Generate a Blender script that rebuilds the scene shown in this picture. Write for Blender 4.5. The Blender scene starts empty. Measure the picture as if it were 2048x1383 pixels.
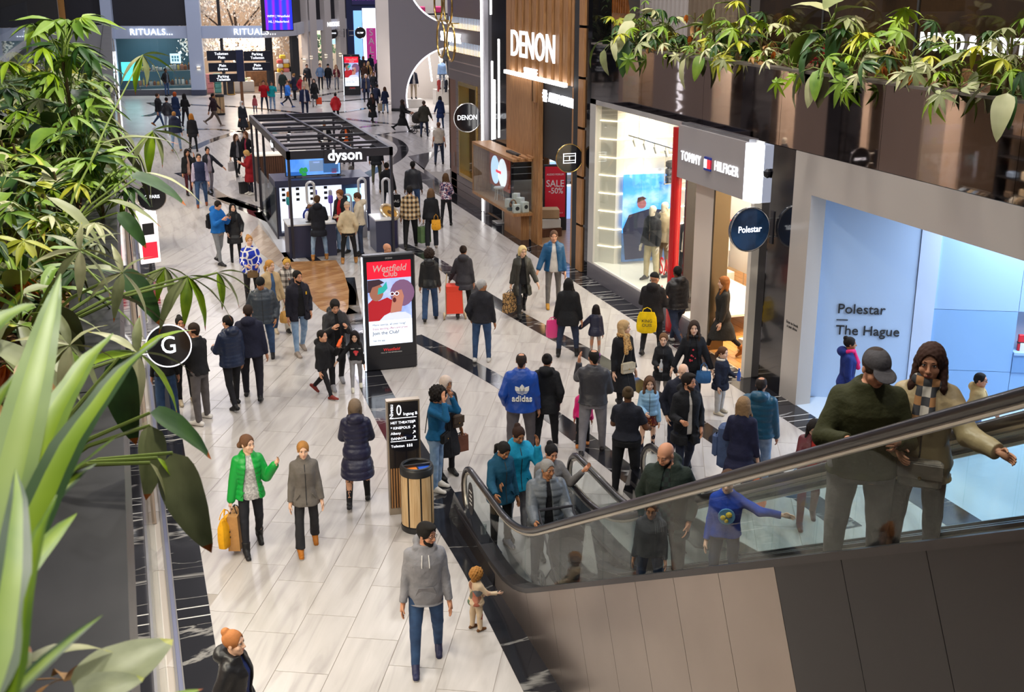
import bpy,math,random
import numpy as np
from mathutils import Vector,Matrix,Euler
random.seed(7)
sc=bpy.context.scene
COL=sc.collection
PI=math.pi
R=math.radians
CAM_H=7.4;FPX=2350.0;PITCH=R(17.4);YAW=math.atan(.327)
cam_data=bpy.data.cameras.new('camera');cam=bpy.data.objects.new('camera',cam_data);COL.objects.link(cam)
cam.location=(0,0,CAM_H);cam.rotation_euler=(PI/2-PITCH,0,-YAW)
cam_data.sensor_width=36;cam_data.lens=FPX/2048*36;cam_data.clip_start=.05;cam_data.clip_end=400
cam_data.dof.use_dof=True;cam_data.dof.focus_distance=17;cam_data.dof.aperture_fstop=9.0
sc.camera=cam
world=bpy.data.worlds.new('world');sc.world=world;world.use_nodes=True
world.node_tree.nodes['Background'].inputs[0].default_value=(.80,.78,.86,1)
world.node_tree.nodes['Background'].inputs[1].default_value=.17
sc.view_settings.view_transform='Standard';sc.view_settings.look='None'
sc.view_settings.exposure=0.0;sc.view_settings.gamma=1.0
sc.view_settings.use_curve_mapping=False
sc.cycles.use_denoising=True
sc.cycles.max_bounces=7;sc.cycles.diffuse_bounces=3;sc.cycles.glossy_bounces=3
sc.cycles.transmission_bounces=4;sc.cycles.transparent_max_bounces=14
sc.cycles.caustics_reflective=False;sc.cycles.caustics_refractive=False
sc.cycles.sample_clamp_indirect=4.0
def area_light(name,loc,size,power,color=(1,1,1),rot=(0,0,0),size_y=None,spread=None):
 l=bpy.data.lights.new(name,'AREA');l.energy=power;l.color=color;l.size=size
 if size_y:l.shape='RECTANGLE';l.size_y=size_y
 if spread:l.spread=spread
 o=bpy.data.objects.new(name,l);COL.objects.link(o);o.location=loc;o.rotation_euler=rot
 return o
for cx,cy,p in ((6.5,6,900),(1.8,12,650),(8.6,15,900),(3.2,21,950),(8.4,26,900),(2.5,32,950),(8.2,38,1000),(3,46,1300),(10,54,1500),(3,62,1700),(13,70,1900),(5,76,1900),(17,84,1900),(20,97,1900),(-4,70,1500)):
 area_light('ceiling_downlight',(cx,cy,15.5),.9,p*(.44 if cy<45 else .34),(1,.97,.945) if cy<45 else (.93,.91,1))
area_light('planter_fill_light',(1.2,3.0,12.0),.5,130,(1,.95,.80),(0,R(8),0))  # unseen fill lamps added over both planters to brighten the leaves
area_light('planter_fill_light',(1.4,8.0,12.0),.5,420,(1,.95,.80),(0,R(8),0))
area_light('planter_fill_light',(9.8,16.0,11.5),.5,240,(1,.93,.80),(0,R(-10),0))
area_light('planter_fill_light',(9.8,23.0,11.5),.5,240,(1,.93,.80),(0,R(-10),0))
_cy,_sy,_ct,_st=math.cos(YAW),math.sin(YAW),math.cos(PITCH),math.sin(PITCH)
def ray(px,py):
 u=(px-1024)/FPX;v=(py-691.5)/FPX
 fy=_ct-v*_st;dz=-_st-v*_ct
 return Vector((u*_cy+fy*_sy,-u*_sy+fy*_cy,dz))
def G(px,py,z=0.0):
 d=ray(px,py);t=(z-CAM_H)/d.z;return Vector((d.x*t,d.y*t,z))
def GX(px,py,X):
 d=ray(px,py);t=X/d.x;return Vector((X,d.y*t,CAM_H+d.z*t))
def GY(px,py,Y):
 d=ray(px,py);t=Y/d.y;return Vector((d.x*t,Y,CAM_H+d.z*t))
def depth_of(p):
 y=p[0]*_sy+p[1]*_cy
 return y*_ct-(p[2]-CAM_H)*_st
MATS={}
def _nt(name):
 m=bpy.data.materials.new(name);m.use_nodes=True
 nt=m.node_tree;b=nt.nodes['Principled BSDF']
 return m,nt,b
def srgb(c):
 if isinstance(c,str):
  c=c.lstrip('#');c=[int(c[i:i+2],16)/255 for i in (0,2,4)]
  return tuple((x/12.92 if x<=.04045 else ((x+.055)/1.055)**2.4) for x in c)
 return tuple(c)
def mat(name,col,rough=.6,metal=0,emit=0,spec=.5,coat=0,noise=0,nscale=20,bump=0,bscale=60,sheen=0):
 key=(name,)
 if key in MATS:return MATS[key]
 m,nt,b=_nt(name);c=srgb(col)
 b.inputs['Base Color'].default_value=(*c,1);b.inputs['Roughness'].default_value=rough
 b.inputs['Metallic'].default_value=metal;b.inputs['Specular IOR Level'].default_value=spec
 if coat:b.inputs['Coat Weight'].default_value=coat;b.inputs['Coat Roughness'].default_value=.05
 if sheen:b.inputs['Sheen Weight'].default_value=sheen
 if emit:
  b.inputs['Emission Color'].default_value=(*c,1);b.inputs['Emission Strength'].default_value=emit
 if noise or bump:
  tc=nt.nodes.new('ShaderNodeTexCoord')
 if noise:
  n=nt.nodes.new('ShaderNodeTexNoise');n.inputs['Scale'].default_value=nscale;n.inputs['Detail'].default_value=3
  nt.links.new(tc.outputs['Object'],n.inputs['Vector'])
  r=nt.nodes.new('ShaderNodeValToRGB')
  r.color_ramp.elements[0].position=.3;r.color_ramp.elements[1].position=.7
  r.color_ramp.elements[0].color=(*[max(0,x*(1-noise)) for x in c],1)
  r.color_ramp.elements[1].color=(*[min(1,x*(1+noise)) for x in c],1)
  nt.links.new(n.outputs['Fac'],r.inputs['Fac']);nt.links.new(r.outputs['Color'],b.inputs['Base Color'])
 if bump:
  n2=nt.nodes.new('ShaderNodeTexNoise');n2.inputs['Scale'].default_value=bscale;n2.inputs['Detail'].default_value=2
  nt.links.new(tc.outputs['Object'],n2.inputs['Vector'])
  bp=nt.nodes.new('ShaderNodeBump');bp.inputs['Strength'].default_value=bump;bp.inputs['Distance'].default_value=.02
  nt.links.new(n2.outputs['Fac'],bp.inputs['Height']);nt.links.new(bp.outputs['Normal'],b.inputs['Normal'])
 MATS[key]=m;return m
def ramp_mat(name,tex,stops,scale=(1,1,1),rough=.5,metal=0,rot=(0,0,0),obj_random=0,detail=4,spec=.5,dist=0,emit=0,tscale=5,coat=0):
 """a texture (noise / wave / voronoi / checker) through a colour ramp"""
 if (name,) in MATS:return MATS[(name,)]
 m,nt,b=_nt(name)
 tc=nt.nodes.new('ShaderNodeTexCoord');mp=nt.nodes.new('ShaderNodeMapping')
 mp.inputs['Scale'].default_value=scale;mp.inputs['Rotation'].default_value=rot
 nt.links.new(tc.outputs['Object'],mp.inputs['Vector'])
 vec=mp.outputs['Vector']
 if obj_random:
  oi=nt.nodes.new('ShaderNodeObjectInfo');vm=nt.nodes.new('ShaderNodeVectorMath');vm.operation='ADD'
  mul=nt.nodes.new('ShaderNodeMath');mul.operation='MULTIPLY';mul.inputs[1].default_value=50
  nt.links.new(oi.outputs['Random'],mul.inputs[0]);cb=nt.nodes.new('ShaderNodeCombineXYZ')
  for i in range(3):nt.links.new(mul.outputs[0],cb.inputs[i])
  nt.links.new(vec,vm.inputs[0]);nt.links.new(cb.outputs[0],vm.inputs[1]);vec=vm.outputs[0]
 if tex=='noise':
  t=nt.nodes.new('ShaderNodeTexNoise');t.inputs['Detail'].default_value=detail;t.inputs['Distortion'].default_value=dist;out='Fac'
 elif tex=='wave':
  t=nt.nodes.new('ShaderNodeTexWave');t.inputs['Distortion'].default_value=dist;t.inputs['Detail'].default_value=detail;out='Fac'
 elif tex=='voronoi':
  t=nt.nodes.new('ShaderNodeTexVoronoi');out='Distance'
 elif tex=='cells':
  t=nt.nodes.new('ShaderNodeTexVoronoi');out='Color'
 elif tex=='ridge':
  t=nt.nodes.new('ShaderNodeTexVoronoi');t.feature='DISTANCE_TO_EDGE';out='Distance'
 t.inputs['Scale'].default_value=tscale
 nt.links.new(vec,t.inputs['Vector'])
 r=nt.nodes.new('ShaderNodeValToRGB');el=r.color_ramp.elements
 el[0].position,el[1].position=stops[0][0],stops[-1][0]
 el[0].color=(*srgb(stops[0][1]),1);el[1].color=(*srgb(stops[-1][1]),1)
 for p,c in stops[1:-1]:
  e=el.new(p);e.color=(*srgb(c),1)
 nt.links.new(t.outputs[out],r.inputs['Fac'])
 nt.links.new(r.outputs['Color'],b.inputs['Base Color'])
 if emit:
  nt.links.new(r.outputs['Color'],b.inputs['Emission Color']);b.inputs['Emission Strength'].default_value=emit
 b.inputs['Roughness'].default_value=rough;b.inputs['Metallic'].default_value=metal
 b.inputs['Specular IOR Level'].default_value=spec
 if coat:b.inputs['Coat Weight'].default_value=coat;b.inputs['Coat Roughness'].default_value=.06
 MATS[(name,)]=m;return m
def glass_mat(name,tint=(.93,.97,.96),refl=1.0,rough=.01):
 if (name,) in MATS:return MATS[(name,)]
 m,nt,b=_nt(name);nt.nodes.remove(b)
 out=nt.nodes['Material Output']
 tr=nt.nodes.new('ShaderNodeBsdfTransparent');tr.inputs[0].default_value=(*tint,1)
 gl=nt.nodes.new('ShaderNodeBsdfGlossy');gl.inputs['Roughness'].default_value=rough
 lw=nt.nodes.new('ShaderNodeLayerWeight');lw.inputs['Blend'].default_value=.5
 pw=nt.nodes.new('ShaderNodeMath');pw.operation='POWER';pw.inputs[1].default_value=4.0
 nt.links.new(lw.outputs['Facing'],pw.inputs[0])
 mu=nt.nodes.new('ShaderNodeMath');mu.operation='MULTIPLY_ADD';mu.inputs[1].default_value=.55*refl;mu.inputs[2].default_value=.035*refl;mu.use_clamp=True
 mx=nt.nodes.new('ShaderNodeMixShader')
 nt.links.new(pw.outputs[0],mu.inputs[0]);nt.links.new(mu.outputs[0],mx.inputs[0])
 nt.links.new(tr.outputs[0],mx.inputs[1]);nt.links.new(gl.outputs[0],mx.inputs[2])
 nt.links.new(mx.outputs[0],out.inputs['Surface'])
 MATS[(name,)]=m;return m
def wood_mat(name,c1,c2,scale=(1,1,1),rough=.45,obj_random=1):
 return ramp_mat(name,'noise',[(.3,c1),(.7,c2)],scale=scale,rough=rough,obj_random=obj_random,detail=5,dist=.6,tscale=4)
class MB:
 def __init__(s):s.v=[];s.f=[];s.m=[];s.mi=0
 def _add(s,vs,fs):
  n=len(s.v);s.v+=[tuple(p) for p in vs]
  for f in fs:s.f.append(tuple(i+n for i in f));s.m.append(s.mi)
  return s
 def box(s,x0,x1,y0,y1,z0,z1):
  return s._add([(x0,y0,z0),(x1,y0,z0),(x1,y1,z0),(x0,y1,z0),(x0,y0,z1),(x1,y0,z1),(x1,y1,z1),(x0,y1,z1)],[(0,3,2,1),(4,5,6,7),(0,1,5,4),(1,2,6,5),(2,3,7,6),(3,0,4,7)])
 def cbox(s,c,size,rz=0):
  hx,hy,hz=size[0]/2,size[1]/2,size[2]/2;ca,sa=math.cos(rz),math.sin(rz)
  vs=[]
  for dz in (-hz,hz):
   for dx,dy in ((-hx,-hy),(hx,-hy),(hx,hy),(-hx,hy)):
    vs.append((c[0]+dx*ca-dy*sa,c[1]+dx*sa+dy*ca,c[2]+dz))
  return s._add(vs,[(0,3,2,1),(4,5,6,7),(0,1,5,4),(1,2,6,5),(2,3,7,6),(3,0,4,7)])
 def bevbox(s,x0,x1,y0,y1,z0,z1,b):
  vs=[];rings=[(z0,b),(z0+b,0),(z1-b,0),(z1,b)]
  for z,i in rings:
   a0,a1,b0,b1=x0+i,x1-i,y0+i,y1-i;c=b
   vs+=[(a0+c,b0,z),(a1-c,b0,z),(a1,b0+c,z),(a1,b1-c,z),(a1-c,b1,z),(a0+c,b1,z),(a0,b1-c,z),(a0,b0+c,z)]
  fs=[tuple(range(7,-1,-1)),tuple(range(24,32))]
  for r in range(3):
   for i in range(8):
    j=(i+1)%8;fs.append((r*8+i,r*8+j,r*8+8+j,r*8+8+i))
  return s._add(vs,fs)
 def hexa(s,pts):
  return s._add(pts,[(0,3,2,1),(4,5,6,7),(0,1,5,4),(1,2,6,5),(2,3,7,6),(3,0,4,7)])
 def poly(s,pts):return s._add(pts,[tuple(range(len(pts)))])
 def prism(s,pts,d):
  n=len(pts);d=Vector(d)
  vs=[Vector(p) for p in pts];vs+=[p+d for p in vs]
  fs=[tuple(range(n-1,-1,-1)),tuple(range(n,2*n))]
  for i in range(n):j=(i+1)%n;fs.append((i,j,n+j,n+i))
  return s._add(vs,fs)
 def tube(s,pts,r,n=6,caps=True,closed=False):
  pts=[Vector(p) for p in pts];m=len(pts)
  rs=list(r) if hasattr(r,'__len__') else [r]*m
  vs=[];prev=None
  for i,p in enumerate(pts):
   if closed:t=pts[(i+1)%m]-pts[i-1]
   else:t=pts[min(i+1,m-1)]-pts[max(i-1,0)]
   t.normalize() if t.length>1e-9 else None
   if prev is None:
    a=Vector((0,0,1)) if abs(t.z)<.9 else Vector((1,0,0));u=t.cross(a).normalized()
   else:
    u=(prev-t*prev.dot(t))
    u=u.normalized() if u.length>1e-6 else t.orthogonal().normalized()
   prev=u;w=t.cross(u)
   for k in range(n):
    a=2*PI*k/n;vs.append(p+(u*math.cos(a)+w*math.sin(a))*rs[i])
  fs=[]
  for i in range(m if closed else m-1):
   q=((i+1)%m)*n
   for k in range(n):
    l=(k+1)%n;fs.append((i*n+k,i*n+l,q+l,q+k))
  if caps and not closed:fs+=[tuple(range(n-1,-1,-1)),tuple(range((m-1)*n,m*n))]
  return s._add(vs,fs)
 def cyl(s,c,r,z0,z1,n=20,r1=None):
  return s.lathe(c,[(r,z0),(r if r1 is None else r1,z1)],n)
 def lathe(s,c,prof,n=24,caps=True):
  vs=[]
  for r,z in prof:
   for k in range(n):
    a=2*PI*k/n;vs.append((c[0]+r*math.cos(a),c[1]+r*math.sin(a),(c[2] if len(c)>2 else 0)+z))
  fs=[]
  for i in range(len(prof)-1):
   for k in range(n):
    l=(k+1)%n;fs.append((i*n+k,i*n+l,i*n+n+l,i*n+n+k))
  if caps:fs+=[tuple(range(n-1,-1,-1)),tuple(range((len(prof)-1)*n,len(prof)*n))]
  return s._add(vs,fs)
 def disc(s,c,r,axis,th,n=28):
  a=Vector(axis).normalized();c=Vector(c)
  return s.tube([c-a*th/2,c+a*th/2],r,n)
 def ball(s,c,r,n=10,sx=1,sy=1,sz=1):
  m=max(4,n//2+1);vs=[]
  for i in range(m+1):
   ph=PI*i/m
   for k in range(n):
    a=2*PI*k/n;q=max(math.sin(ph),1e-3)
    vs.append((c[0]+r*sx*q*math.cos(a),c[1]+r*sy*q*math.sin(a),c[2]-r*sz*math.cos(ph)))
  fs=[]
  for i in range(m):
   for k in range(n):
    l=(k+1)%n;fs.append((i*n+k,i*n+l,i*n+n+l,i*n+n+k))
  return s._add(vs,fs)
 def build(s,name,mats,parent=None,smooth=False,label=None,cat=None,group=None,kind=None,loc=None):
  me=bpy.data.meshes.new(name);me.from_pydata(s.v,[],s.f)
  if not isinstance(mats,(list,tuple)):mats=[mats]
  for m in mats:me.materials.append(m)
  if len(mats)>1:me.polygons.foreach_set('material_index',s.m)
  if smooth:
   me.polygons.foreach_set('use_smooth',[True]*len(me.polygons))
   try:me.set_sharp_from_angle(angle=R(40))
   except Exception:pass
  o=bpy.data.objects.new(name,me);COL.objects.link(o)
  if parent is not None:o.parent=parent
  if loc is not None:o.location=loc
  tag(o,label,cat,group,kind);return o
def tag(o,label=None,cat=None,group=None,kind=None):
 if label:o['label']=label
 if cat:o['category']=cat
 if group:o['group']=group
 if kind:o['kind']=kind
 return o
def thing(name,label,cat,loc=(0,0,0),rz=0,group=None):
 o=bpy.data.objects.new(name,None);COL.objects.link(o);o.location=loc;o.rotation_euler=(0,0,rz)
 o.empty_display_size=.1
 return tag(o,label,cat,group)
def struct(name,mb,mats,label=None,parent=None,smooth=False):
 return mb.build(name,mats,parent,smooth,label,None,None,'structure' if parent is None else None)
def inst(src,parent,loc=(0,0,0),rot=(0,0,0),scale=None,name=None):
 o=src.copy();COL.objects.link(o);o.parent=parent;o.location=loc;o.rotation_euler=rot
 if scale:o.scale=scale
 if name:o.name=name
 return o
TEXTQ=[]
FACE={'-X':(PI/2,0,-PI/2),'-Y':(PI/2,0,0),'+X':(PI/2,0,PI/2),'+Y':(PI/2,0,PI),'up':(0,0,0)}
def text(name,s,size,loc,rot,m,parent=None,extrude=.01,sx=1.0,align='CENTER',off=0.0,space=1.0,shear=0):
 cu=bpy.data.curves.new(name,'FONT');cu.body=s;cu.size=size;cu.extrude=extrude;cu.align_x=align;cu.align_y='CENTER'
 cu.offset=off*.3;cu.space_character=space;cu.shear=shear;cu.resolution_u=3
 if isinstance(rot,str):rot=FACE[rot]
 o=bpy.data.objects.new(name,cu);COL.objects.link(o);o.location=loc;o.rotation_euler=rot;o.scale=(sx,1,1)
 if parent is not None:o.parent=parent
 TEXTQ.append((o,m,name));return o
def flush_text():
 dg=bpy.context.evaluated_depsgraph_get();dg.update()
 for o,m,name in TEXTQ:
  me=bpy.data.meshes.new_from_object(o.evaluated_get(dg));me.materials.clear();me.materials.append(m)
  n=bpy.data.objects.new(name,me);COL.objects.link(n);n.parent=o.parent;n.location=o.location
  n.rotation_euler=o.rotation_euler;n.scale=o.scale
  bpy.data.objects.remove(o)
mBLACK=mat('black_gloss',(.012,.012,.016),.12,coat=.4)
mBLACKM=mat('black_matt',(.02,.02,.023),.55)
mDARK=mat('dark_metal',(.045,.045,.055),.38,.6)
mGREYM=mat('grey_metal',(.30,.30,.32),.35,.8)
mSTEEL=mat('steel',(.62,.60,.58),.22,1)
mWHITE=mat('white_paint',(.80,.78,.77),.5)
mCREAM=mat('cream_panel',(.72,.64,.54),.5)
mLED=mat('led_white',(1,.98,.96),emit=5)
mLEDW=mat('led_warm',(1,.86,.62),emit=4)
mLEDB=mat('led_cool',(.78,.88,1),emit=4)
mTXT=mat('lit_letter',(.92,.95,1),emit=1.6)
mGLASS=glass_mat('clear_glass')
mBRASS=mat('brass',(.62,.40,.12),.25,1)
mOAK=wood_mat('oak','#b98a5c','#94663f',scale=(6,6,.6))
mOAKD=wood_mat('walnut_slat','#6d4630','#4a2d1e',scale=(6,6,.6))
mMIRROR=ramp_mat('bronze_mirror','noise',[(.3,(.36,.31,.30)),(.7,(.42,.36,.35))],rough=.025,metal=1,tscale=.4)
mMARBLEB=ramp_mat('black_marble','noise',[(.0,(.010,.010,.013)),(.522,(.016,.016,.02)),(.53,(.30,.29,.28)),(.538,(.016,.016,.02)),(1,(.02,.02,.025))],scale=(.35,.9,1),rough=.10,detail=9,dist=1.2,tscale=.7,obj_random=1)
# FLOOR
mTILE=ramp_mat('white_marble_tile','noise',[(.28,'#9f9996'),(.45,'#b4aeab'),(.62,'#bcb6b3'),(.8,'#aaa4a1')],scale=(3.2,.35,1),rough=.27,spec=.4,obj_random=1,detail=6,dist=.8,tscale=1.5)
mTILEF=ramp_mat('white_marble_far','noise',[(.3,'#b0aaa7'),(.7,'#c0bbb8')],scale=(1.2,.5,1),rough=.25,spec=.4,detail=4,tscale=1)
mGROUT=mat('grout','#a39b95',.7)
mb=MB();mb.box(-40,60,-6,160,-.3,-.012)
floor=struct('floor',mb,mTILEF,'white marble mall floor with dark inlaid bands')
mb=MB();mb.box(-.1,40,4,62,-.0125,-.006);mb.build('grout_bed',mGROUT,floor)
TD=Vector((math.sin(R(25.1)),math.cos(R(25.1)),0));TP=Vector((TD.y,-TD.x,0))
TW,TL=.62,1.24
cands=[]
for i in range(-60,90):
 offs=(.0,.55,.2,.85,.4)[i%5]*TL
 for j in range(-4,80):
  c=TP*(i*TW)+TD*(j*TL+offs+(i*7919%13)*.02)
  if not (4<c.y<62):continue
  if c.y<46 and not (.2<c.x<10.9):continue
  if c.y>=46 and not (-6<c.x<20):continue
  d=depth_of((c.x,c.y,0))
  if d<6:continue
  px=1024+FPX*(c.x*_cy-c.y*_sy)/d;py=691.5+FPX*(CAM_H*_ct-(c.x*_sy+c.y*_cy)*_st)/d
  if not (200<px<2250 and py<1520):continue
  hidden=(c.x>4.2 and c.x<5.2 and c.y<12) or (px>1130 and py>1180)
  cands.append((d+(60 if hidden else 0),c))
cands.sort(key=lambda t:t[0])
def tile_mb(w,l,t=.011,b=.0025):
 m=MB();hw,hl=w/2-.0025,l/2-.0025
 m.hexa([(-hw,-hl,-t),(hw,-hl,-t),(hw,hl,-t),(-hw,hl,-t),(-hw+b,-hl+b,0),(hw-b,-hl+b,0),(hw-b,hl-b,0),(-hw+b,hl-b,0)])
 return m
t0=tile_mb(TW,TL).build('floor_tile',mTILE,floor);t0.location=cands[0][1];t0.rotation_euler=(0,0,-R(25.1))
for d,c in cands[1:300]:inst(t0,floor,c,(0,0,-R(25.1)))
vs,fs=[],[]
hw,hl=TW/2-.003,TL/2-.003
for d,c in cands[300:]:
 n=len(vs);q=[c-TP*hw-TD*hl,c+TP*hw-TD*hl,c+TP*hw+TD*hl,c-TP*hw+TD*hl]
 vs+=[(p.x,p.y,0) for p in q]+[(p.x,p.y,-.01) for p in q]
 fs+=[(n,n+1,n+2,n+3),(n+4,n+5,n+1,n),(n+5,n+6,n+2,n+1),(n+6,n+7,n+3,n+2),(n+7,n+4,n,n+3)]
me=bpy.data.meshes.new('far_floor_tiles');me.from_pydata(vs,[],fs);me.materials.append(mTILE)
o=bpy.data.objects.new('far_floor_tile',me);COL.objects.link(o);o.parent=floor;o['kind']='stuff'
def strip(name,pts,w,m=None,z=.003,parent=None,world=False):
 P=[Vector(p) if world else G(*p) for p in pts]
 if len(P)>2:
  Q=[]
  for i in range(len(P)-1):
   p0,p1,p2,p3=P[max(i-1,0)],P[i],P[i+1],P[min(i+2,len(P)-1)]
   for k in range(6):
    t=k/6
    Q.append(.5*((2*p1)+(-p0+p2)*t+(2*p0-5*p1+4*p2-p3)*t*t+(-p0+3*p1-3*p2+p3)*t**3))
  P=Q+[P[-1]]
 vs=[];n=len(P)
 ws=w if hasattr(w,'__len__') else [w,w]
 for i,p in enumerate(P):
  t=(P[min(i+1,n-1)]-P[max(i-1,0)]);t.z=0;t.normalize();s=Vector((t.y,-t.x,0))
  ww=ws[0]+(ws[-1]-ws[0])*i/(n-1)
  vs+=[(*(p-s*ww/2).xy,z),(*(p+s*ww/2).xy,z),(*(p-s*ww/2).xy,-.012),(*(p+s*ww/2).xy,-.012)]
 fs=[]
 for i in range(n-1):
  a,b=i*4,i*4+4
  fs+=[(a,a+1,b+1,b),(a+2,a,b,b+2),(a+1,a+3,b+3,b+1)]
 mb=MB();mb._add(vs,fs);return mb.build(name,m or mMARBLEB,parent or floor)
strip('inlay_band',[(690,555),(697,610),(712,680),(735,745),(790,850),(870,985),(960,1120),(1040,1262),(1110,1390)],[.5,.62])
strip('inlay_band',[(826,672),(912,715),(1010,770),(1110,836),(1215,915),(1330,1005)],.42)
strip('inlay_band',[(800,488),(870,522),(960,585),(1080,655),(1190,715),(1310,792),(1420,866),(1560,958),(1700,1056)],.42)
strip('inlay_band',[(610,505),(690,570),(700,610)],.3)
strip('inlay_band',[(440,395),(500,420),(545,440),(600,465)],.55)
strip('inlay_band',[(560,505),(600,560),(640,590),(700,628)],.4)
strip('inlay_band',[(360,345),(395,362),(440,392),(520,420)],.5)
strip('inlay_band',[(385,298),(420,282),(470,266),(530,250)],.5)
strip('inlay_band',[(640,330),(700,362),(742,345),(790,320),(806,300),(795,283),(765,270)],.5)
strip('inlay_band',[(330,262),(420,258),(520,266),(640,262),(760,250)],.4)
strip('inlay_band',[(690,237),(760,245),(830,252),(880,257)],.4)
strip('inlay_band',[(755,270),(800,264),(850,262),(885,262)],.4)
strip('inlay_band',[(680,225),(740,215),(780,207)],.4)
strip('inlay_band',[(620,203),(690,201),(780,193)],.4)
strip('inlay_band',[(310,205),(400,210),(500,215),(620,228)],.4)
strip('inlay_band',[(640,191),(700,180),(780,170)],.4)
strip('inlay_band',[(290,232),(315,226),(322,215),(300,205)],.5)
P=[G(*p) for p in ((882,300),(860,318),(848,340),(848,362),(862,382),(884,395))]
mb=MB();mb.prism([(p.x,p.y,-.01) for p in P]+[(11.2,41.8,-.01),(11.6,50,-.01)],(0,0,.0125));mb.build('inlay_half_moon',mat('grey_stone',(.10,.09,.10),.12),floor)
mFAN=[wood_mat('fan_plank_%d'%i,a,b,scale=(1,7,1),rough=.22) for i,(a,b) in enumerate((('#b08052','#8e6038'),('#a5774d','#c29668'),('#94683f','#b98b5c')))]
def fan(poly,rz,w,L):
 """clip planks to a convex polygon"""
 pts=[Vector((p.x,p.y)) for p in poly];c=sum(pts,Vector((0,0)))/len(pts)
 ax=Vector((math.cos(rz),math.sin(rz)));ay=Vector((-ax.y,ax.x))
 def clip(pl,q,nrm):
  out=[]
  for i in range(len(pl)):
   a,b=pl[i],pl[(i+1)%len(pl)];da,db=(a-q).dot(nrm),(b-q).dot(nrm)
   if da>=0:out.append(a)
   if da*db<0:out.append(a+(b-a)*(da/(da-db)))
  return out
 area=sum(pts[i].cross(pts[(i+1)%len(pts)]) for i in range(len(pts)))
 k=0
 for i in range(-60,60):
  for j in range(-8,9):
   o=c+ay*(i*w)+ax*(j*L+(i%3)*L/3)
   pl=[o,o+ax*(L-.006),o+ax*(L-.006)+ay*(w-.005),o+ay*(w-.005)]
   for e in range(len(pts)):
    a,b=pts[e],pts[(e+1)%len(pts)];n=Vector((-(b-a).y,(b-a).x))
    if area<0:n=-n
    if len(pl)>=3:pl=clip(pl,a,n)
   if len(pl)>=3:
    mb=MB();mb.prism([(p.x,p.y,-.01) for p in pl],(0,0,.0155));mb.build('floor_plank',mFAN[k%3],floor);k+=1
fan([G(*p) for p in ((578,524),(672,520),(688,545),(698,580),(697,615),(686,640),(640,618),(600,575))],R(35),.2,1.5)
mFANP=mFAN;mFAN=[wood_mat('pale_plank_%d'%i,a,b,scale=(1,7,1),rough=.22) for i,(a,b) in enumerate((('#c2ad9b','#9c8571'),('#b7a08b','#cbb8a6'),('#a8917c','#bfaa97')))]
fan([G(*p) for p in ((524,440),(566,510),(596,548),(560,535),(520,505),(500,470))],R(65),.2,1.5)
strip('fan_kerb',[(516,424),(545,462),(575,508),(590,522)],.3,mat('pale_kerb',(.62,.62,.66),.25))
mJOINT=mat('white_joint',(.62,.60,.58),.3)
for side,x0,x1,ys in (('left',.06,.45,np.arange(4.0,34,1.5)),('right',10.55,11.12,np.arange(8.5,46,1.5))):
 for k,y in enumerate(ys):
  mb=MB();mb.box(x0,x1,y+.006,y+1.494,-.012,.004);mb.build('border_slab',mMARBLEB,floor)
  if (side=='left' and k%2==0) or (side=='right' and 15<=y<28.5):
   for q in (.18,.42,.72,.95)[:2+k%3]:
    mb=MB();mb.box(x0,x1,y+q,y+q+.022,0,.0048);mb.build('white_joint',mJOINT,floor)
mb=MB();mb.box(-.03,.0,4,46,0,.02);mb.box(.05,.065,4,46,0,.018);struct('trim_1',mb,mat('threshold_steel',(.22,.21,.21),.55,.6),'steel shopfront threshold rails along the left side')
mb=MB();mb.box(.0,.05,4,46,-.01,.009);struct('trim_2',mb,mat('blue_grey_channel',(.16,.17,.26),.3,.3),'blue grey floor channel along the left shopfronts')
# LEFT BALCONY (the viewer's side): ledge, fascia, shopfronts below
mLEDGE=ramp_mat('ledge_metal','noise',[(.3,(.030,.029,.032)),(.7,(.055,.052,.055))],rough=.34,metal=.35,tscale=3)
mb=MB();mb.box(-3.2,-.33,-3,46,5.55,5.78)
planter_l=struct('floor_balcony_left',mb,mBLACKM,'dark planter trough along the left balcony')
for y in np.arange(-1.2,45,2.85):
 mb=MB();mb.box(-.33,-.10,y,y+2.838,5.86,5.90);mb.box(-.14,-.10,y,y+2.838,5.55,5.86);mb.build('ledge_panel',mLEDGE,planter_l)
mb=MB();mb.box(-.12,-.10,-3,46,4.55,5.55);struct('wall_fascia_left',mb,mMIRROR,'dark mirror fascia under the left planter')
mSOIL=ramp_mat('bark_soil','cells',[(.1,'#1f130b'),(.4,'#5a3a22'),(.7,'#8a6340'),(.95,'#b98f63')],rough=.9,tscale=38)
mb=MB()
NX,NY=26,160
for j in range(NY+1):
 for i in range(NX+1):
  x=-3.2+i*(2.87/NX);y=-1+j*(24/NY)
  mb.v.append((x,y,5.83+.025*math.sin(x*7+y*3)+.03*random.random()))
for j in range(NY):
 for i in range(NX):
  a=j*(NX+1)+i;mb.f.append((a,a+1,a+NX+2,a+NX+1));mb.m.append(0)
mb.build('planting_soil',mSOIL,planter_l,kind='stuff')
vs,fs=[],[]
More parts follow.
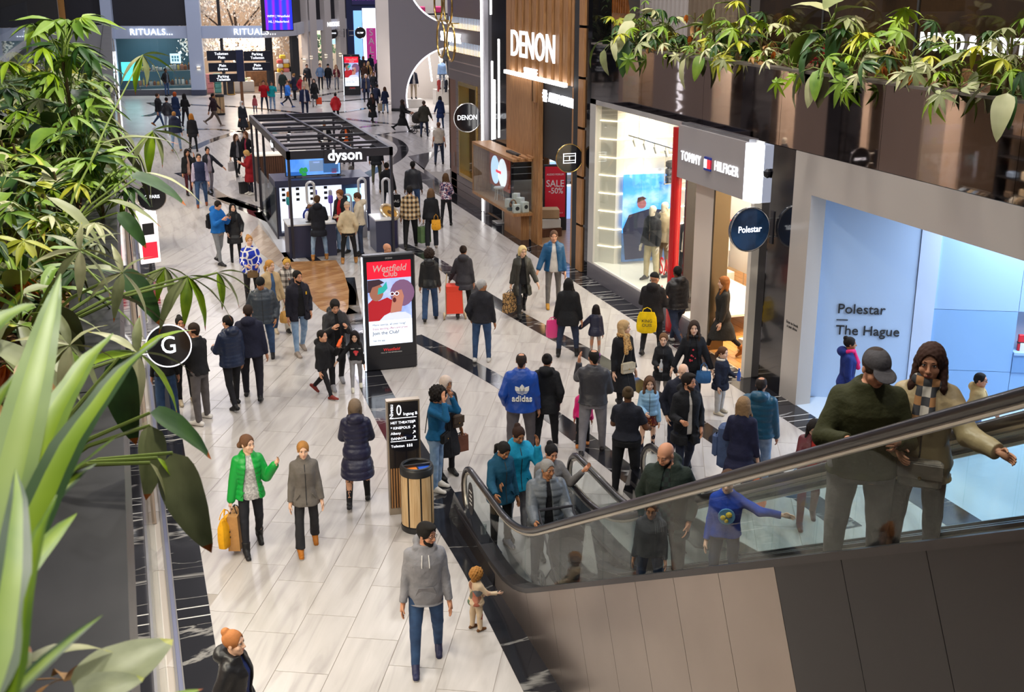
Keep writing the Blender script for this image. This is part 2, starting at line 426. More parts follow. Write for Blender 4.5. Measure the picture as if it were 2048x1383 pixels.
for k in range(2600):
 x=-.34-abs(random.gauss(0,.35));y=random.uniform(1.2,9);z=5.865
 a=random.random()*6.28;l,w,h=random.uniform(.008,.028),random.uniform(.004,.011),random.uniform(.003,.008)
 n=len(vs);ca,sa=math.cos(a),math.sin(a);tz=random.uniform(-.3,.3)
 for dx,dy,dz in ((-l,-w,0),(l,-w,0),(l,w,0),(-l,w,0),(-l*.7,0,h),(l*.7,0,h)):
  vs.append((x+dx*ca-dy*sa,y+dx*sa+dy*ca,z+dz+dx*tz))
 fs+=[(n,n+1,n+5,n+4),(n+2,n+3,n+4,n+5),(n+1,n+2,n+5),(n+3,n,n+4)]
me=bpy.data.meshes.new('bark_chips');me.from_pydata(vs,[],fs);me.materials.append(ramp_mat('bark_chip','cells',[(.1,'#3a2415'),(.5,'#7d5636'),(.9,'#c49a6c')],rough=.85,tscale=60))
o=bpy.data.objects.new('bark_chip',me);COL.objects.link(o);tag(o,'loose brown bark chips strewn over the planter soil','bark',kind='stuff')
# shopfronts on the left, seen in the mirror fascia opposite
mTAUPE=mat('taupe_panel',(.34,.27,.23),.5)
mb=MB();mb.box(-6,-5.8,4,62,0,4.6);struct('wall_left',mb,mat('shop_back_wall',(.30,.21,.16),.7),'brown back wall of the left shops')
mb=MB();mb.box(-6,-.1,4,62,4.5,4.58);struct('ceiling_left',mb,mat('dark_soffit',(.05,.045,.045),.6),'dark soffit of the left shops')
for k,(y0,y1,m) in enumerate(((16,18.2,mTAUPE),(22.6,23.6,mBLACK),(29.4,31.4,mTAUPE),(33.6,34.4,mBLACK),(34.4,36.4,mTAUPE),(39.4,40.2,mBLACK),(42.6,48.2,mTAUPE),(51.5,52,mTAUPE),(58,62,mTAUPE))):
 mb=MB();mb.box(-.9,-.08,y0,y1,0,4.5);struct('wall_pier_left',mb,m,('taupe panelled' if m is mTAUPE else 'glossy black')+' pier between the left shops')
rl2=random.Random(4)
for k,(y0,y1,wl) in enumerate(((4,16,60),(18.2,22.6,60),(23.6,29.4,75),(31.4,33.6,130),(36.4,39.4,150),(40.2,42.6,130),(48.2,51.5,60),(52,58,60))):
 mb=MB();mb.box(-.14,-.11,y0,y1,.02,4.5);struct('window_left',mb,mGLASS,'clear glass front of a left shop')
 area_light('shop_light',(-1.6,(y0+y1)/2,4.4),1.2,wl*(y1-y0),(1,.84,.68),size_y=(y1-y0)*.7)
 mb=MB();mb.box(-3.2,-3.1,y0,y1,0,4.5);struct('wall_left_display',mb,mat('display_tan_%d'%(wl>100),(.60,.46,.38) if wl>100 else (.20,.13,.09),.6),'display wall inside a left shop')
LEFT_RAILS=True
vsg=thing('vertical_coffee_sign','white lit vertical letters on the taupe pier opposite','shop sign',(-.06,45.5,3.1))
st=text('lettering','STARBUCKS',.66,(0,0,0),(0,0,0),mTXT,vsg,.03,off=.012)
st.rotation_euler=Matrix(((0,0,1),(0,-1,0),(1,0,0))).to_euler()
# RIGHT SIDE UPPER FASCIA + planter
FX=11.1
fasc=tag(bpy.data.objects.new('wall_fascia_right',None),'bronze mirror fascia panels below the right planter',kind='structure');COL.objects.link(fasc)
ys=[27.62,24.6,21.6,18.6,15.6,12.6,9.6,6.6]
for a,b in zip(ys[:-1],ys[1:]):
 mb=MB();mb.box(FX,FX+.06,b+.004,a-.004,4.54,5.84);mb.build('mirror_panel',mMIRROR,fasc)
mb=MB();mb.box(FX-.02,FX+.26,6,27.64,5.84,5.88);mb.box(FX+.06,FX+1.5,6,27.64,5.3,5.80)
planter_r=struct('floor_balcony_right',mb,mat('planter_edge',(.20,.17,.15),.4,.4),'bronze edged planter trough along the right balcony')
mb=MB();mb.box(FX+.26,FX+1.4,6,27.6,5.80,5.845);mb.build('planting_soil',mSOIL,planter_r)
mb=MB();mb.box(FX+.06,FX+12,5,27.6,4.56,4.9);struct('ceiling_right',mb,mBLACKM,'dark floor slab over the right shops')
# helpers for the shopfront plane X = FX (faces -X); local: y along, z up
def gx(px,py,X=FX):p=GX(px,py,X);return p.y,p.z
def sbox(name,y0,y1,z0,z1,x0,x1,m,parent=None,**k):
 mb=MB();mb.box(min(x0,x1),max(x0,x1),min(y0,y1),max(y0,y1),z0,z1);return mb.build(name,m,parent,**k)
def sbox_s(name,y0,y1,z0,z1,x0,x1,m,label):
 mb=MB();mb.box(min(x0,x1),max(x0,x1),min(y0,y1),max(y0,y1),z0,z1);return struct(name,mb,m,label)
def garment(kind,c1,hang,w=.42,l=.7,d=.05):
 """mesh of a garment on a hanger, hanging from the origin; width along local x"""
 m=MB()
 m.tube([(0,0,.0),(0,0,-.05)],.004,4);m.tube([(-w*.45,0,-.11),(0,0,-.05),(w*.45,0,-.11)],.006,4)
 m.mi=1
 if kind=='top':
  out=[(-.06,-.07),(.06,-.07),(w*.5,-.13),(w*.62,-.5*l),(w*.5,-.52*l),(w*.42,-.25),(w*.43,-l),(-w*.43,-l),(-w*.42,-.25),(-w*.5,-.52*l),(-w*.62,-.5*l),(-w*.5,-.13)]
 elif kind=='dress':
  out=[(-.06,-.07),(.06,-.07),(w*.45,-.12),(w*.36,-.45*l),(w*.6,-l),(-w*.6,-l),(-w*.36,-.45*l),(-w*.45,-.12)]
 else:
  out=[(-w*.4,-.1),(w*.4,-.1),(w*.44,-l),(.03,-l),(0,-.35*l),(-.03,-l),(-w*.44,-l)]
 n=len(out)
 m.prism([(x,-d/2,z) for x,z in out],(0,d,0))
 return m
CN={'black':(.02,.02,.02),'white':(.8,.8,.8),'navy':(.03,.04,.1),'pale blue':(.4,.55,.8),'slate blue':(.1,.15,.3),'brown':(.1,.06,.04),'tan':(.4,.28,.15),'cream':(.75,.7,.6),'red':(.4,.05,.05),'pink':(.6,.3,.3),'rust':(.3,.12,.06),'golden':(.7,.45,.15),'beige':(.5,.42,.3),'charcoal':(.05,.05,.06)}
def cname(c):c=srgb(c);return min(CN,key=lambda k:sum((a-b)**2 for a,b in zip(CN[k],c)))
NTH=['first','second','third','fourth','fifth','sixth','seventh','eighth','ninth','tenth','eleventh','twelfth','thirteenth','fourteenth','fifteenth']
mHANG=mat('hanger_metal',(.55,.53,.5),.3,1)
GCOL=['#e6e3df','#bcd0ea','#2c3145','#3a302a','#cbb79a','#8aa2c8','#1d1f26','#f0ece6','#6b5a4a','#a33a36','#d8c9b4','#46506a']
def gmat(c):return mat('garment_'+c,c,.8,bump=.25,bscale=14)
def clothes_rail(p0,p1,h,cols,label,group,kinds=('top',),l=.75,post=True,rand=None):
 """a rail thing and, hanging on it, each garment a thing of its own"""
 p0,p1=Vector(p0),Vector(p1);d=p1-p0;L=d.length;u=d/L;rz=math.atan2(u.y,u.x)
 t=thing('clothes_rail',label[0],'clothes rail',p0,rz)
 mb=MB();mb.tube([(0,0,h),(L,0,h)],.014,8);mb.build('rail',mSTEEL,t)
 if post:
  for x in (0,L):
   mb=MB();mb.tube([(x,0,0),(x,0,h)],.014,8);mb.build('upright',mSTEEL,t)
 n=len(cols)
 for i,c in enumerate(cols):
  q=p0+u*(L*(i+.5)/n);k=kinds[i%len(kinds)]
  mb=garment(k,c,0,.44,l*(.9+.2*random.random()))
  o=mb.build('hanging_garment',[mHANG,gmat(c)],None,False,'%s %s, %s along'%(cname(c),label[1],NTH[i]),'garment',group)
  o.location=(q.x,q.y,p0.z+h+.012);o.rotation_euler=(0,0,rz+R(72)+random.uniform(-.12,.12))
 return t
def box_thing(name,size,loc,m,label,cat,rz=0,b=.01,group=None,top=None):
 mb=MB();sx,sy,sz=size;mb.bevbox(-sx/2,sx/2,-sy/2,sy/2,0,sz,min(b,sx/3,sy/3,sz/3))
 o=mb.build(name,m,None,False,label,cat,group);o.location=loc;o.rotation_euler=(0,0,rz);return o
def disc_sign(name,c,r,label,words,wsize,rim=mSTEEL,face=mBLACK,arm_to=None,view='-Y',icon=None,sxx=.85,axis=None):
 """round blade sign on two arms, facing along the walkway"""
 t=thing(name,label,'blade sign',c)
 ax=Vector((0,1,0))
 mb=MB();mb.disc((0,0,0),r,ax,.06,36);mb.build('face',face,t,True)
 mb=MB();mb.tube([(r*math.cos(a),-.035,r*math.sin(a)) for a in np.linspace(0,2*PI,37)[:-1]],r*.035,6,closed=True);mb.build('rim',rim,t,True)
 if arm_to is not None:
  for dz in (-r*.42,r*.42):
   mb=MB();mb.tube([(r*.88,0,dz),(arm_to,0,dz)],.018,8);mb.build('arm',mSTEEL,t)
  mb=MB();mb.box(arm_to-.02,arm_to+.03,-.05,.05,-r*.75,r*.75);mb.build('wall_plate',mDARK,t)
 if words:text('lettering',words,wsize,(0,-.034,0),'-Y',mTXT,t,.004,sx=sxx,off=.003)
 if icon:
  mb=MB();icon(mb);mb.build('icon',mTXT,t)
 return t
 # POLESTAR (blue showroom)
mPB=[mat('showroom_panel_a','#b9d0ee',.35),mat('showroom_panel_b','#c9d8f2',.3),mat('showroom_panel_c','#86aedb',.4),mat('showroom_panel_d','#9dbde6',.4),mat('showroom_panel_e','#6f98c8',.4)]
mBEIGE=mat('pale_beige_gloss',(.50,.455,.42),.22)
sbox_s('wall_header_polestar',6,18.0,3.84,4.53,FX,FX+.25,mBEIGE,'glossy pale beige header over the blue showroom')
pierp=sbox_s('wall_pier_polestar',17.42,18.0,0,3.84,FX,FX+.3,mBEIGE,'glossy beige pier with small notice beside the blue showroom')
sbox_s('floor_polestar',6,17.7,.001,.006,FX+.02,30,mat('showroom_floor',(.50,.58,.68),.18),'pale blue showroom floor')
wdir=Vector((.9035,-.4286,0));worg=Vector((11.37,17.86,0));wn=Vector((-.4286,-.9035,0));WRZ=math.atan2(wdir.y,wdir.x)
ps=tag(bpy.data.objects.new('wall_polestar',None),'pale blue panelled wall of the showroom',kind='structure');COL.objects.link(ps);ps.location=worg;ps.rotation_euler=(0,0,WRZ)
def pp(x0,x1,z0,z1,m,d0=0,d1=.1):
 mb=MB();mb.box(x0+.004,x1-.004,d0,d1,z0+.004,z1-.004);return mb.build('wall_panel',m,ps)
pp(-.05,.16,0,4.5,mPB[1],-.12,.1)
mb=MB();mb.box(.165,.21,-.02,.1,0,4.5);mb.build('shadow_gap',mBLACK,ps)
pp(.215,1.95,0,4.5,mPB[0])
pp(1.95,2.3,0,4.5,mPB[1],-.02)
for x0,x1 in ((2.3,3.75),(3.75,6),(6,8.5),(8.5,12)):
 for k,(z0,z1) in enumerate(((0,.62),(.62,1.75),(1.75,3.1),(3.1,4.5))):
  if x0==3.75 and k==1:pp(x0,x1,z0,1.0,mPB[4]);pp(x0,x1,1.0,z1,mPB[1],.3,.4);continue
  pp(x0,x1,z0,z1,mPB[2] if k<2 else mPB[3],.02)
mb=MB();mb.box(3.76,6,-.02,.34,.95,1.0);shelf=mb.build('shelf',mPB[3],ps)
text('wall_text','Polestar',.255,(.62,-.012,1.70),(PI/2,0,0),mBLACKM,ps,.006,align='LEFT',off=.003)
mb=MB();mb.box(.62,.82,-.014,0,1.49,1.505);mb.build('text_rule',mBLACKM,ps)
text('wall_text','The Hague',.255,(.62,-.012,1.30),(PI/2,0,0),mBLACKM,ps,.006,align='LEFT',off=.003)
for k,(x,c,lab) in enumerate(((3.95,'#d8202c','red boxed gift set with white card on the showroom shelf'),(4.42,'#e8ee5a','yellow boxed book with dark band, nearer the red box on the shelf'),(4.92,'#e8ee5a','yellow boxed book with dark band at the right end of the shelf'))):
 t=thing('gift_box',lab,'box',worg+wdir*x-wn*.14+Vector((0,0,1.0)),WRZ,'boxes on the showroom shelf')
 mb=MB();mb.bevbox(-.11,.11,-.03,.03,0,.3,.008);mb.build('box',mat('gift_'+c,c,.4),t)
 mb=MB();mb.box(-.113,.113,-.034,.034,.14,.165);mb.build('band',mBLACKM,t)
 if k==0:mb=MB();mb.box(-.07,.06,-.045,-.036,.0,.15);mb.build('card',mWHITE,t)
area_light('showroom_light',(14.6,14.6,4.3),2.2,520,(.70,.83,1),(R(-12),R(8),0),size_y=4)
area_light('showroom_light',(19,12,4.3),2.2,420,(.70,.83,1),size_y=4)
text('notice','Scan to book\na test drive',.075,(FX-.004,17.72,1.42),'-X',mBLACKM,pierp,.002)
def ico_none(mb):pass
_f=ramp_mat('blue_black_gloss','noise',[(.35,(.012,.016,.035)),(.6,(.03,.09,.22))],rough=.08,tscale=1.6)
c=GX(1498,458,10.62)
disc_sign('polestar_blade_sign',c,.40,'round dark blue blade sign reading Polestar between the two shops','Polestar',.17,mSTEEL,_f,FX-c.x)
t=thing('display_table','pale blue display table in the showroom behind the escalator glass','table',(11.9,10.6,0),R(-25))
for k in range(2):
 mb=MB();mb.box(-.05,.05,-.3+.6*k-.03,-.3+.6*k+.03,0,.86);mb.build('leg',mSTEEL,t)
mb=MB();mb.box(-.9,.9,-.42,.42,.86,.9);mb.build('table_top',mPB[3],t)
for k,(dx,c) in enumerate(((-.55,'#e9e9ee'),(-.05,'#dfe5f0'),(.5,'#f3f3f5'))):
 o=box_thing('folded_shirt_stack',(.34,.30,.07+.02*k),(11.9+dx*.9,10.6-dx*.43,.902),mat('shirt_'+c,c,.8),('thin','middle','thick')[k]+' stack of folded pale shirts on the blue display table','shirts',R(-25),.02)
 # pier between Polestar and Tommy
sbox_s('wall_pier_black',18.0,18.75,0,4.53,FX,FX+.5,mBLACK,'glossy black pier between the blue showroom and the clothes shop')
sbox_s('wall_pier_mirror',18.75,19.12,0,4.53,FX+.02,FX+.5,mat('dark_mirror',(.10,.10,.12),.03,1),'dark mirrored strip beside the black pier')
t=thing('dome_camera','small dark dome camera on the black pier above the round sign','camera',(FX-.02,18.9,3.98))
mb=MB();mb.lathe((0,0,0),[(.07,0),(.075,.05),(.03,.09)],14);mb.build('mount',mDARK,t)
mb=MB();mb.ball((0,0,-.01),.07,12);mb.build('dome',mBLACK,t,True)
# TOMMY HILFIGER
mTW=mat('shop_white',(.80,.76,.70),.5)
mSIGNG=mat('sign_grey',(.36,.33,.335),.28)
tm_floor=MB();tm_floor.box(FX,18,19.1,27.4,.001,.006)
tf=struct('floor_tommy',tm_floor,mat('shop_floor_base',(.5,.33,.16),.3),'honey wood floor of the clothes shop')
mPL=[wood_mat('honey_plank_%d'%i,a,b,scale=(5,.6,1),rough=.28) for i,(a,b) in enumerate((('#c98f4c','#b3793a'),('#d39c5a','#bd8445'),('#c08548','#a8713a')))]
for i in range(22):
 for j in range(5):
  mb=MB();x=FX+.05+i*.2;y=19.3+j*1.6-(i%3)*.45
  mb.box(x,x+.194,max(y,19.15),min(y+1.59,27.3),.004,.012);mb.build('floor_plank',mPL[(i*3+j)%3],tf)
sbox_s('wall_tommy_back',18.9,27.6,0,4.5,16.6,16.8,mTW,'white back wall of the clothes shop')
sbox_s('wall_tommy_side',27.45,27.62,0,4.5,FX+.02,17,mTW,'white side wall of the clothes shop')
sbox_s('wall_tommy_near',19.0,19.12,0,4.5,FX+.5,17,mTW,'white near wall of the clothes shop')
sbox_s('ceiling_tommy',19.0,27.5,4.46,4.54,FX+.05,17,mTW,'white ceiling of the clothes shop')
sbox_s('wall_pier_tommy',20.93,21.72,0,3.42,FX,FX+.35,mat('pier_beige',(.72,.62,.54),.5),'warm beige pier at the clothes shop door')
sbox_s('trim_3',20.86,20.93,0,3.42,FX,FX+.35,mat('door_trim_bronze',(.16,.12,.07),.3,.8),'bronze door jamb at the clothes shop')
t=thing('red_post','tall bright red post at the edge of the clothes shop window','post',(FX-.10,22.44,.005))
mb=MB();mb.tube([(0,0,0),(0,0,4.42)],.115,20);mb.build('post_shaft',mat('post_red',(.55,.012,.016),.25,coat=.5),t,True)
mb=MB();mb.box(.18,.4,-.14,-.06,.41,3.38);mb.build('dark_jamb',mBLACK,t)
t=thing('tommy_fascia_sign','large grey shop sign with small striped flag between the words','shop sign',(FX-.16,20.9,3.41))
mb=MB();mb.box(0,.30,-1.42,1.42,0,1.08);mb.build('sign_panel',mSIGNG,t)
mb=MB();mb.box(-.01,.32,-1.80,-1.425,0,1.06);mb.build('light_box',mat('lightbox_white',(.86,.92,1),emit=2.6),t)
text('lettering','TOMMY',.27,(-.012,.80,.47),'-X',mTXT,t,.008,sx=.82,space=1.2)
text('lettering','HILFIGER',.27,(-.012,-.72,.47),'-X',mTXT,t,.008,sx=.82,space=1.1)
mb=MB();mb.box(-.03,0,-.10,.17,.335,.60)
mb.mi=1;mb.box(-.034,0,.035,.17,.38,.555);mb.mi=2;mb.box(-.034,0,-.10,.035,.38,.555)
mb.build('flag_badge',[mat('flag_navy',(.01,.02,.16),.4,emit=.6),mat('flag_white',(.9,.9,.95),emit=1.2),mat('flag_red',(.75,.03,.04),.4,emit=.8)],t)
mb=MB();mb.box(.02,.22,-1.82,-1.7,-3.41,0);mb.build('light_column',mat('cream_column',(.80,.72,.62),.4),t)
mb=MB();mb.box(.06,.5,1.42,-1.42,1.08,1.13);mb.build('sign_cap',mGREYM,t)
sbox_s('wall_plinth_tommy',21.72,27.62,0,.40,FX-.02,FX+.25,mat('plinth_grey',(.15,.14,.165),.22),'low grey plinth under the clothes shop window')
sbox_s('floor_display_tommy',21.72,27.45,.40,.45,FX,13.6,mat('display_white',(.88,.85,.80),.35),'white display platform behind the shop window')
sbox_s('wall_pier_window',27.25,27.62,.40,4.53,FX-.02,FX+.2,mat('pier_silver',(.58,.56,.54),.35,.2),'silver grey pier at the far end of the clothes shop window')
sbox_s('trim_4',21.72,27.62,4.42,4.53,FX-.02,FX+.22,mat('head_trim',(.42,.40,.40),.35),'grey head trim over the clothes shop window')
for a,b in ((22.42,24.0),(24.0,25.6),(25.6,27.25)):
 mb=MB();mb.box(FX+.03,FX+.045,a+.003,b-.003,.45,4.42);struct('window_tommy',mb,mGLASS,'clear glass pane of the clothes shop window')
sbox_s('wall_display_tommy',22.4,27.3,.45,4.42,14.2,14.3,mat('display_back',(.83,.77,.68),.5),'cream back wall of the window display')
dw=tag(bpy.data.objects.new('wall_display_end',None),'cream ribbed end wall of the display with glowing lines',kind='structure');COL.objects.link(dw)
for k in range(9):
 z0=.45+k*.45
 mb=MB();mb.hexa([(FX+.1,27.3,z0),(FX+.42,26.9,z0),(14.2,27.2,z0),(14.2,27.4,z0),(FX+.1,27.3,z0+.42),(FX+.42,26.9,z0+.42),(14.2,27.2,z0+.42),(14.2,27.4,z0+.42)]);mb.build('rib_panel',mat('rib_cream',(.80,.74,.66),.5),dw)
 mb=MB();mb.tube([(FX+.09,27.28,z0+.435),(FX+.42,26.88,z0+.435),(14.2,27.18,z0+.435)],.014,6);mb.build('light_line',mLEDW,dw)
mb=MB();mb.tube([(12.3,26.9,2.75),(12.3,26.9,4.4)],.016,6);mb.build('light_line',mLEDW,dw)
t=thing('video_wall','tall video wall showing a figure under blue sky in the shop window','screen',(12.38,26.72,.52),R(-5))
mSKYV=ramp_mat('video_sky','noise',[(.30,(.02,.16,.75)),(.5,(.06,.32,.95)),(.68,(.45,.62,.95))],scale=(.7,1,1),emit=1.1,tscale=1.4,rough=.3)
for i in range(3):
 for j in range(3):
  mb=MB();mb.box(-.72+i*.48+.004,-.72+(i+1)*.48-.004,-.02,.02,j*.74+.004,(j+1)*.74-.004)
  mb.build('screen_tile',mSKYV if j>0 else ramp_mat('video_field','noise',[(.3,(.03,.06,.05)),(.55,(.05,.12,.30)),(.75,(.10,.22,.60))],emit=.8,tscale=2,rough=.3),t)
mb=MB()
mb.prism([(-.70,-.024,.85),(-.55,-.024,1.20),(-.25,-.024,1.28),(.0,-.024,1.34),(.35,-.024,1.3),(.62,-.024,1.15),(.70,-.024,.75),(.2,-.024,.1),(-.62,-.024,.05)],(0,.003,0))
mb.build('figure_coat',mat('video_coat',(.015,.02,.06),emit=.25),t)
mb=MB();mb.disc((-.22,-.027,1.47),.12,(0,1,0),.004,18);mb.build('figure_head',mat('video_skin',(.28,.10,.13),emit=.5),t)
mb=MB();mb.prism([(-.35,-.03,1.5),(-.33,-.03,1.63),(-.2,-.03,1.66),(-.1,-.03,1.6),(-.18,-.03,1.56)],(0,.003,0));mb.build('figure_hair',mat('video_hair',(.05,.015,.02),emit=.3),t)
t=thing('track_lights','white ceiling track carrying a row of spotlights inside the shop window','track light',(11.75,24.6,3.60))
mb=MB();mb.box(-.02,.02,-2.1,2.1,.1,.13);mb.build('track',mWHITE,t)
for y in (-1.5,1.5):mb=MB();mb.tube([(0,y,.12),(0,y,.855)],.01,5);mb.build('rod',mWHITE,t)
for k in range(7):
 y=-1.8+k*.6;mb=MB();mb.tube([(0,y,.1),(0,y,.02)],.012,6);mb.tube([(0,y,.03),(.05,y-.02,-.12)],.04,10);mb.build('spotlight',mat('spot_white',(.85,.82,.78),.4),t)
area_light('display_light',(12.4,24.8,4.35),1.0,200,(1,.88,.70),size_y=4)
area_light('shop_light',(14.6,22.5,4.35),1.6,560,(1,.86,.68),size_y=5)
area_light('shop_light',(12.4,20.5,4.35),.8,130,(1,.84,.64),size_y=1.2)
clothes_rail((13.0,25.6,0),(14.1,25.9,0),1.95,['#e3e8f0','#dfe3ee','#cfdaf0','#352c28','#2f2825','#352c28','#b9cdeb','#c4d5f0'],('steel clothes rail with shirts and dark dresses beside the shop door','garment on the rail of shirts and dark dresses'),'garments on the shirt rail',('top','top','top','dress','dress','dress','top','top'),.95)
clothes_rail((14.3,25.2,0),(15.2,24.7,0),1.95,['#c9b491','#cfbb99','#e5e8ee','#c8d6ec','#27314c','#20283c'],('steel clothes rail with patterned and denim tops at the back','garment on the rail of patterned and denim tops'),'garments on the patterned rail',('top',),.7)
box_thing('display_plinth',(1.0,.5,.55),(13.3,25.0,.012),mTW,'white block below the shirt rail in the shop','plinth',R(5))
box_thing('display_plinth',(.55,.9,.95),(13.55,21.6,.012),mTW,'tall white counter block with red stripe in the shop','plinth')
o=box_thing('counter_stripe',(.57,.92,.02),(13.55,21.6,.08),mat('stripe_red',(.6,.02,.03),.4),'thin red stripe round the base of the white counter','trim')
box_thing('display_plinth',(.9,.6,.28),(12.15,20.4,.012),mTW,'low white block just inside the shop door','plinth',R(8))
o=box_thing('folded_knit_stack',(.32,.28,.16),(13.55,21.5,.965),mat('knit_cream',(.75,.65,.5),.9),'stack of folded cream knits on the white counter','knitwear',.2,.03)
t=thing('shelf_frame','thin dark shelf frame with folded dark bags on the shop wall','shelf',(13.2,26.3,2.5))
mb=MB();mb.box(-.6,1.8,.1,.4,0,.03);mb.box(-.6,1.8,.1,.4,.75,.78);mb.build('shelf_board',mSTEEL,t)
for x in (-.6,.6,1.78):
 mb=MB();mb.box(x,x+.02,.1,.12,0,.78);mb.build('upright',mSTEEL,t)
for k in range(3):
 box_thing('dark_handbag',(.3,.2,.17),(12.85,26.5,2.532+k*.185),mat('bag_dark',(.05,.045,.05),.6),('lowest','middle','topmost')[k]+' of three dark folded bags piled on the shop shelf','bag',.1*k,.03)
def flag_icon(mb):
 for(x0,x1,z0,z1) in ((-.17,.17,.11,.125),(-.17,.17,-.125,-.11),(-.17,-.155,-.125,.125),(.155,.17,-.125,.125),(-.17,.17,.05,.063),(-.17,.17,-.063,-.05),(-.008,.008,-.05,.05)):
  mb.box(x0,x1,-.04,-.033,z0,z1)
c=GX(1138,316,10.72)
disc_sign('flag_blade_sign',c,.36,'round black blade sign with white flag outline and gold rim',None,0,mBRASS,mBLACK,FX-c.x,icon=flag_icon)
# pier Tommy / Denon
sbox_s('wall_pier_black',27.62,28.0,0,7.5,FX+.0,FX+.5,mat('pier_dark_mirror',(.06,.06,.07),.04,.9),'dark mirrored pier between the clothes shop and the wood shop')
for k in range(6):
 sbox('post_block',28.02,28.38,k*1.25+.02,k*1.25+1.2,FX-.05,FX+.35,mOAK,tag(bpy.data.objects.new('wall_post_wood',None),'oak clad post beside the wood slat shop',kind='structure') if k==0 else wp)
 if k==0:wp=bpy.data.objects['post_block'].parent;COL.objects.link(wp)
sbox_s('wall_pier_black',28.38,28.72,0,7.5,FX-.04,FX+.4,mBLACKM,'matt black strip beside the oak post')
# DENON store
dn=tag(bpy.data.objects.new('wall_denon',None),'oak slat front of the audio shop',kind='structure');COL.objects.link(dn)
sbox('backing',28.72,34.5,2.55,7.5,FX+.14,FX+.2,mBLACKM,dn)
sbox('flat_panel',32.15,34.5,2.4,4.72,FX,FX+.1,mOAK,dn)
sbox('flat_panel',34.05,34.5,4.72,7.5,FX,FX+.1,mOAK,dn)
for k in range(17):
 y=28.82+k*.31;sbox('slat',y,y+.17,4.72 if y>32.1 else (4.05 if y>31.5 else 3.30 if False else 4.72),7.5,FX-.02-.05*(k%2),FX+.12,mOAK,dn)
for k in range(9):
 y=31.62+k*.06;
for k in range(5):
 y=31.5+k*.125;sbox('slat',y,y+.07,.0,4.70,FX-.02,FX+.12,mOAK,dn)
sbox('flat_panel',28.72,28.85,0,4.7,FX-.03,FX+.3,mOAK,dn)
for k in range(22):
 y=28.9+k*.118;sbox('slat',y,y+.05,3.02,4.45,FX+.62,FX+.70,mOAKD,dn)
sbox('backing',28.85,31.5,2.9,4.7,FX+.72,FX+.76,mBLACKM,dn)
sbox('lintel',28.85,31.5,2.72,3.02,FX+.6,FX+.72,mOAK,dn)
t=thing('denon_light_bar','bright horizontal light bar across the oak slats','light',(FX-.19,31.5,4.74))
mb=MB();mb.box(-.02,.08,-2.5,2.6,-.05,.05);mb.build('bar',mLED,t)
t=thing('denon_sign','huge white lit letters on the oak slats','shop sign',(FX-.14,31.75,5.55))
text('lettering','DENON',1.05,(0,0,.0),'-X',mat('big_letter',(.95,.98,1),emit=.9),t,.02,sx=.98,off=.02,space=1.04)
text('lettering','STORE',.30,(0,.1,-.69),'-X',mTXT,t,.03,sx=.9,off=.01,space=1.5)
t=thing('audio_forum_sign','white lit audio forum letters under the light bar','shop sign',(FX-.02,29.95,4.28))
text('lettering','AUDIO FORUM',.36,(0,-.25,.0),'-X',mTXT,t,.02,sx=.78,off=.008)
for k in range(3):
 mb=MB();y0=1.12-k*.1;mb.box(-.02,.02,y0-.02,y0+.02,-.14,.18);mb.build('logo_bar',mTXT,t)
for z in (-.02,.08):
 mb=MB();mb.box(-.02,.02,.86,1.2,z-.02,z+.02);mb.build('logo_bar',mTXT,t)
sbox_s('floor_denon',28.72,36.8,.001,.008,FX+.02,15.5,wood_mat('denon_floor','#a5805c','#8a6646',scale=(.6,6,1),rough=.35),'brown plank floor of the audio shop')
sbox_s('wall_denon_back',28,37,0,4.6,15.2,15.4,mat('audio_wall',(.10,.10,.12),.6),'dark back wall of the audio shop')
sbox_s('ceiling_denon',28.7,36.8,4.5,4.6,FX+.8,15.4,mBLACKM,'dark ceiling of the audio shop')
sh=thing('lit_shelving','blue white backlit shelving inside the audio shop door','shelf',(12.6,34.5,0))
mb=MB();mb.box(-.1,1.7,.35,.4,.0,2.75);mb.build('back_panel',mat('backlit_blue',(.30,.45,.85),emit=.9),sh)
for z in (1.15,1.95,2.75):
 mb=MB();mb.box(-.1,1.7,-.05,.36,z-.02,z+.02);mb.build('shelf_board',mat('shelf_glow',(.75,.85,1),emit=2.2),sh)
mb=MB();mb.box(-.14,-.1,-.05,.4,0,3.1);mb.box(-.14,1.8,-.05,.4,2.78,3.1);mb.build('surround',mOAK,sh)
for k,x in enumerate((.12,.72,1.3)):
 box_thing('loudspeaker',(.34,.26,.56),(12.6+x,34.62,1.972),mat('speaker_black',(.02,.025,.05),.4),('left','middle','right')[k]+' black loudspeaker on the upper lit shelf','speaker',0,.02)
o=thing('amplifier','silver amplifier stack on the lower lit shelf','amplifier',(13.05,34.62,1.172))
for z in (0,.17):mb=MB();mb.bevbox(-.34,.34,-.15,.15,z,z+.15,.012);mb.build('case',mat('amp_silver',(.72,.72,.74),.3,.4),o)
for x in (-.18,0,.18):mb=MB();mb.disc((x,-.16,.07),.04,(0,1,0),.03,14);mb.build('knob',mDARK,o)
o=box_thing('record_player',(.4,.3,.1),(13.8,34.62,1.172),mBLACKM,'flat black record player on the lower lit shelf','turntable',0,.02)
area_light('shop_light',(13.2,31.5,4.4),1.2,110,(.85,.9,1),size_y=3)
p=G(1109,460);t=thing('sale_board','tall red sale board standing in the audio shop doorway','sign board',(p.x,p.y,0),R(-14))
mb=MB();mb.bevbox(-.36,.36,-.05,.05,0,2.02,.015);mb.build('board',mBLACKM,t)
mb=MB();mb.box(-.31,.31,-.056,-.05,.42,1.96);mb.build('poster',mat('sale_red',(.52,.012,.03),.35,emit=.12),t)
text('poster_text','SALE',.29,(0,-.058,1.44),'-Y',mWHITE,t,.002,sx=.9,off=.008)
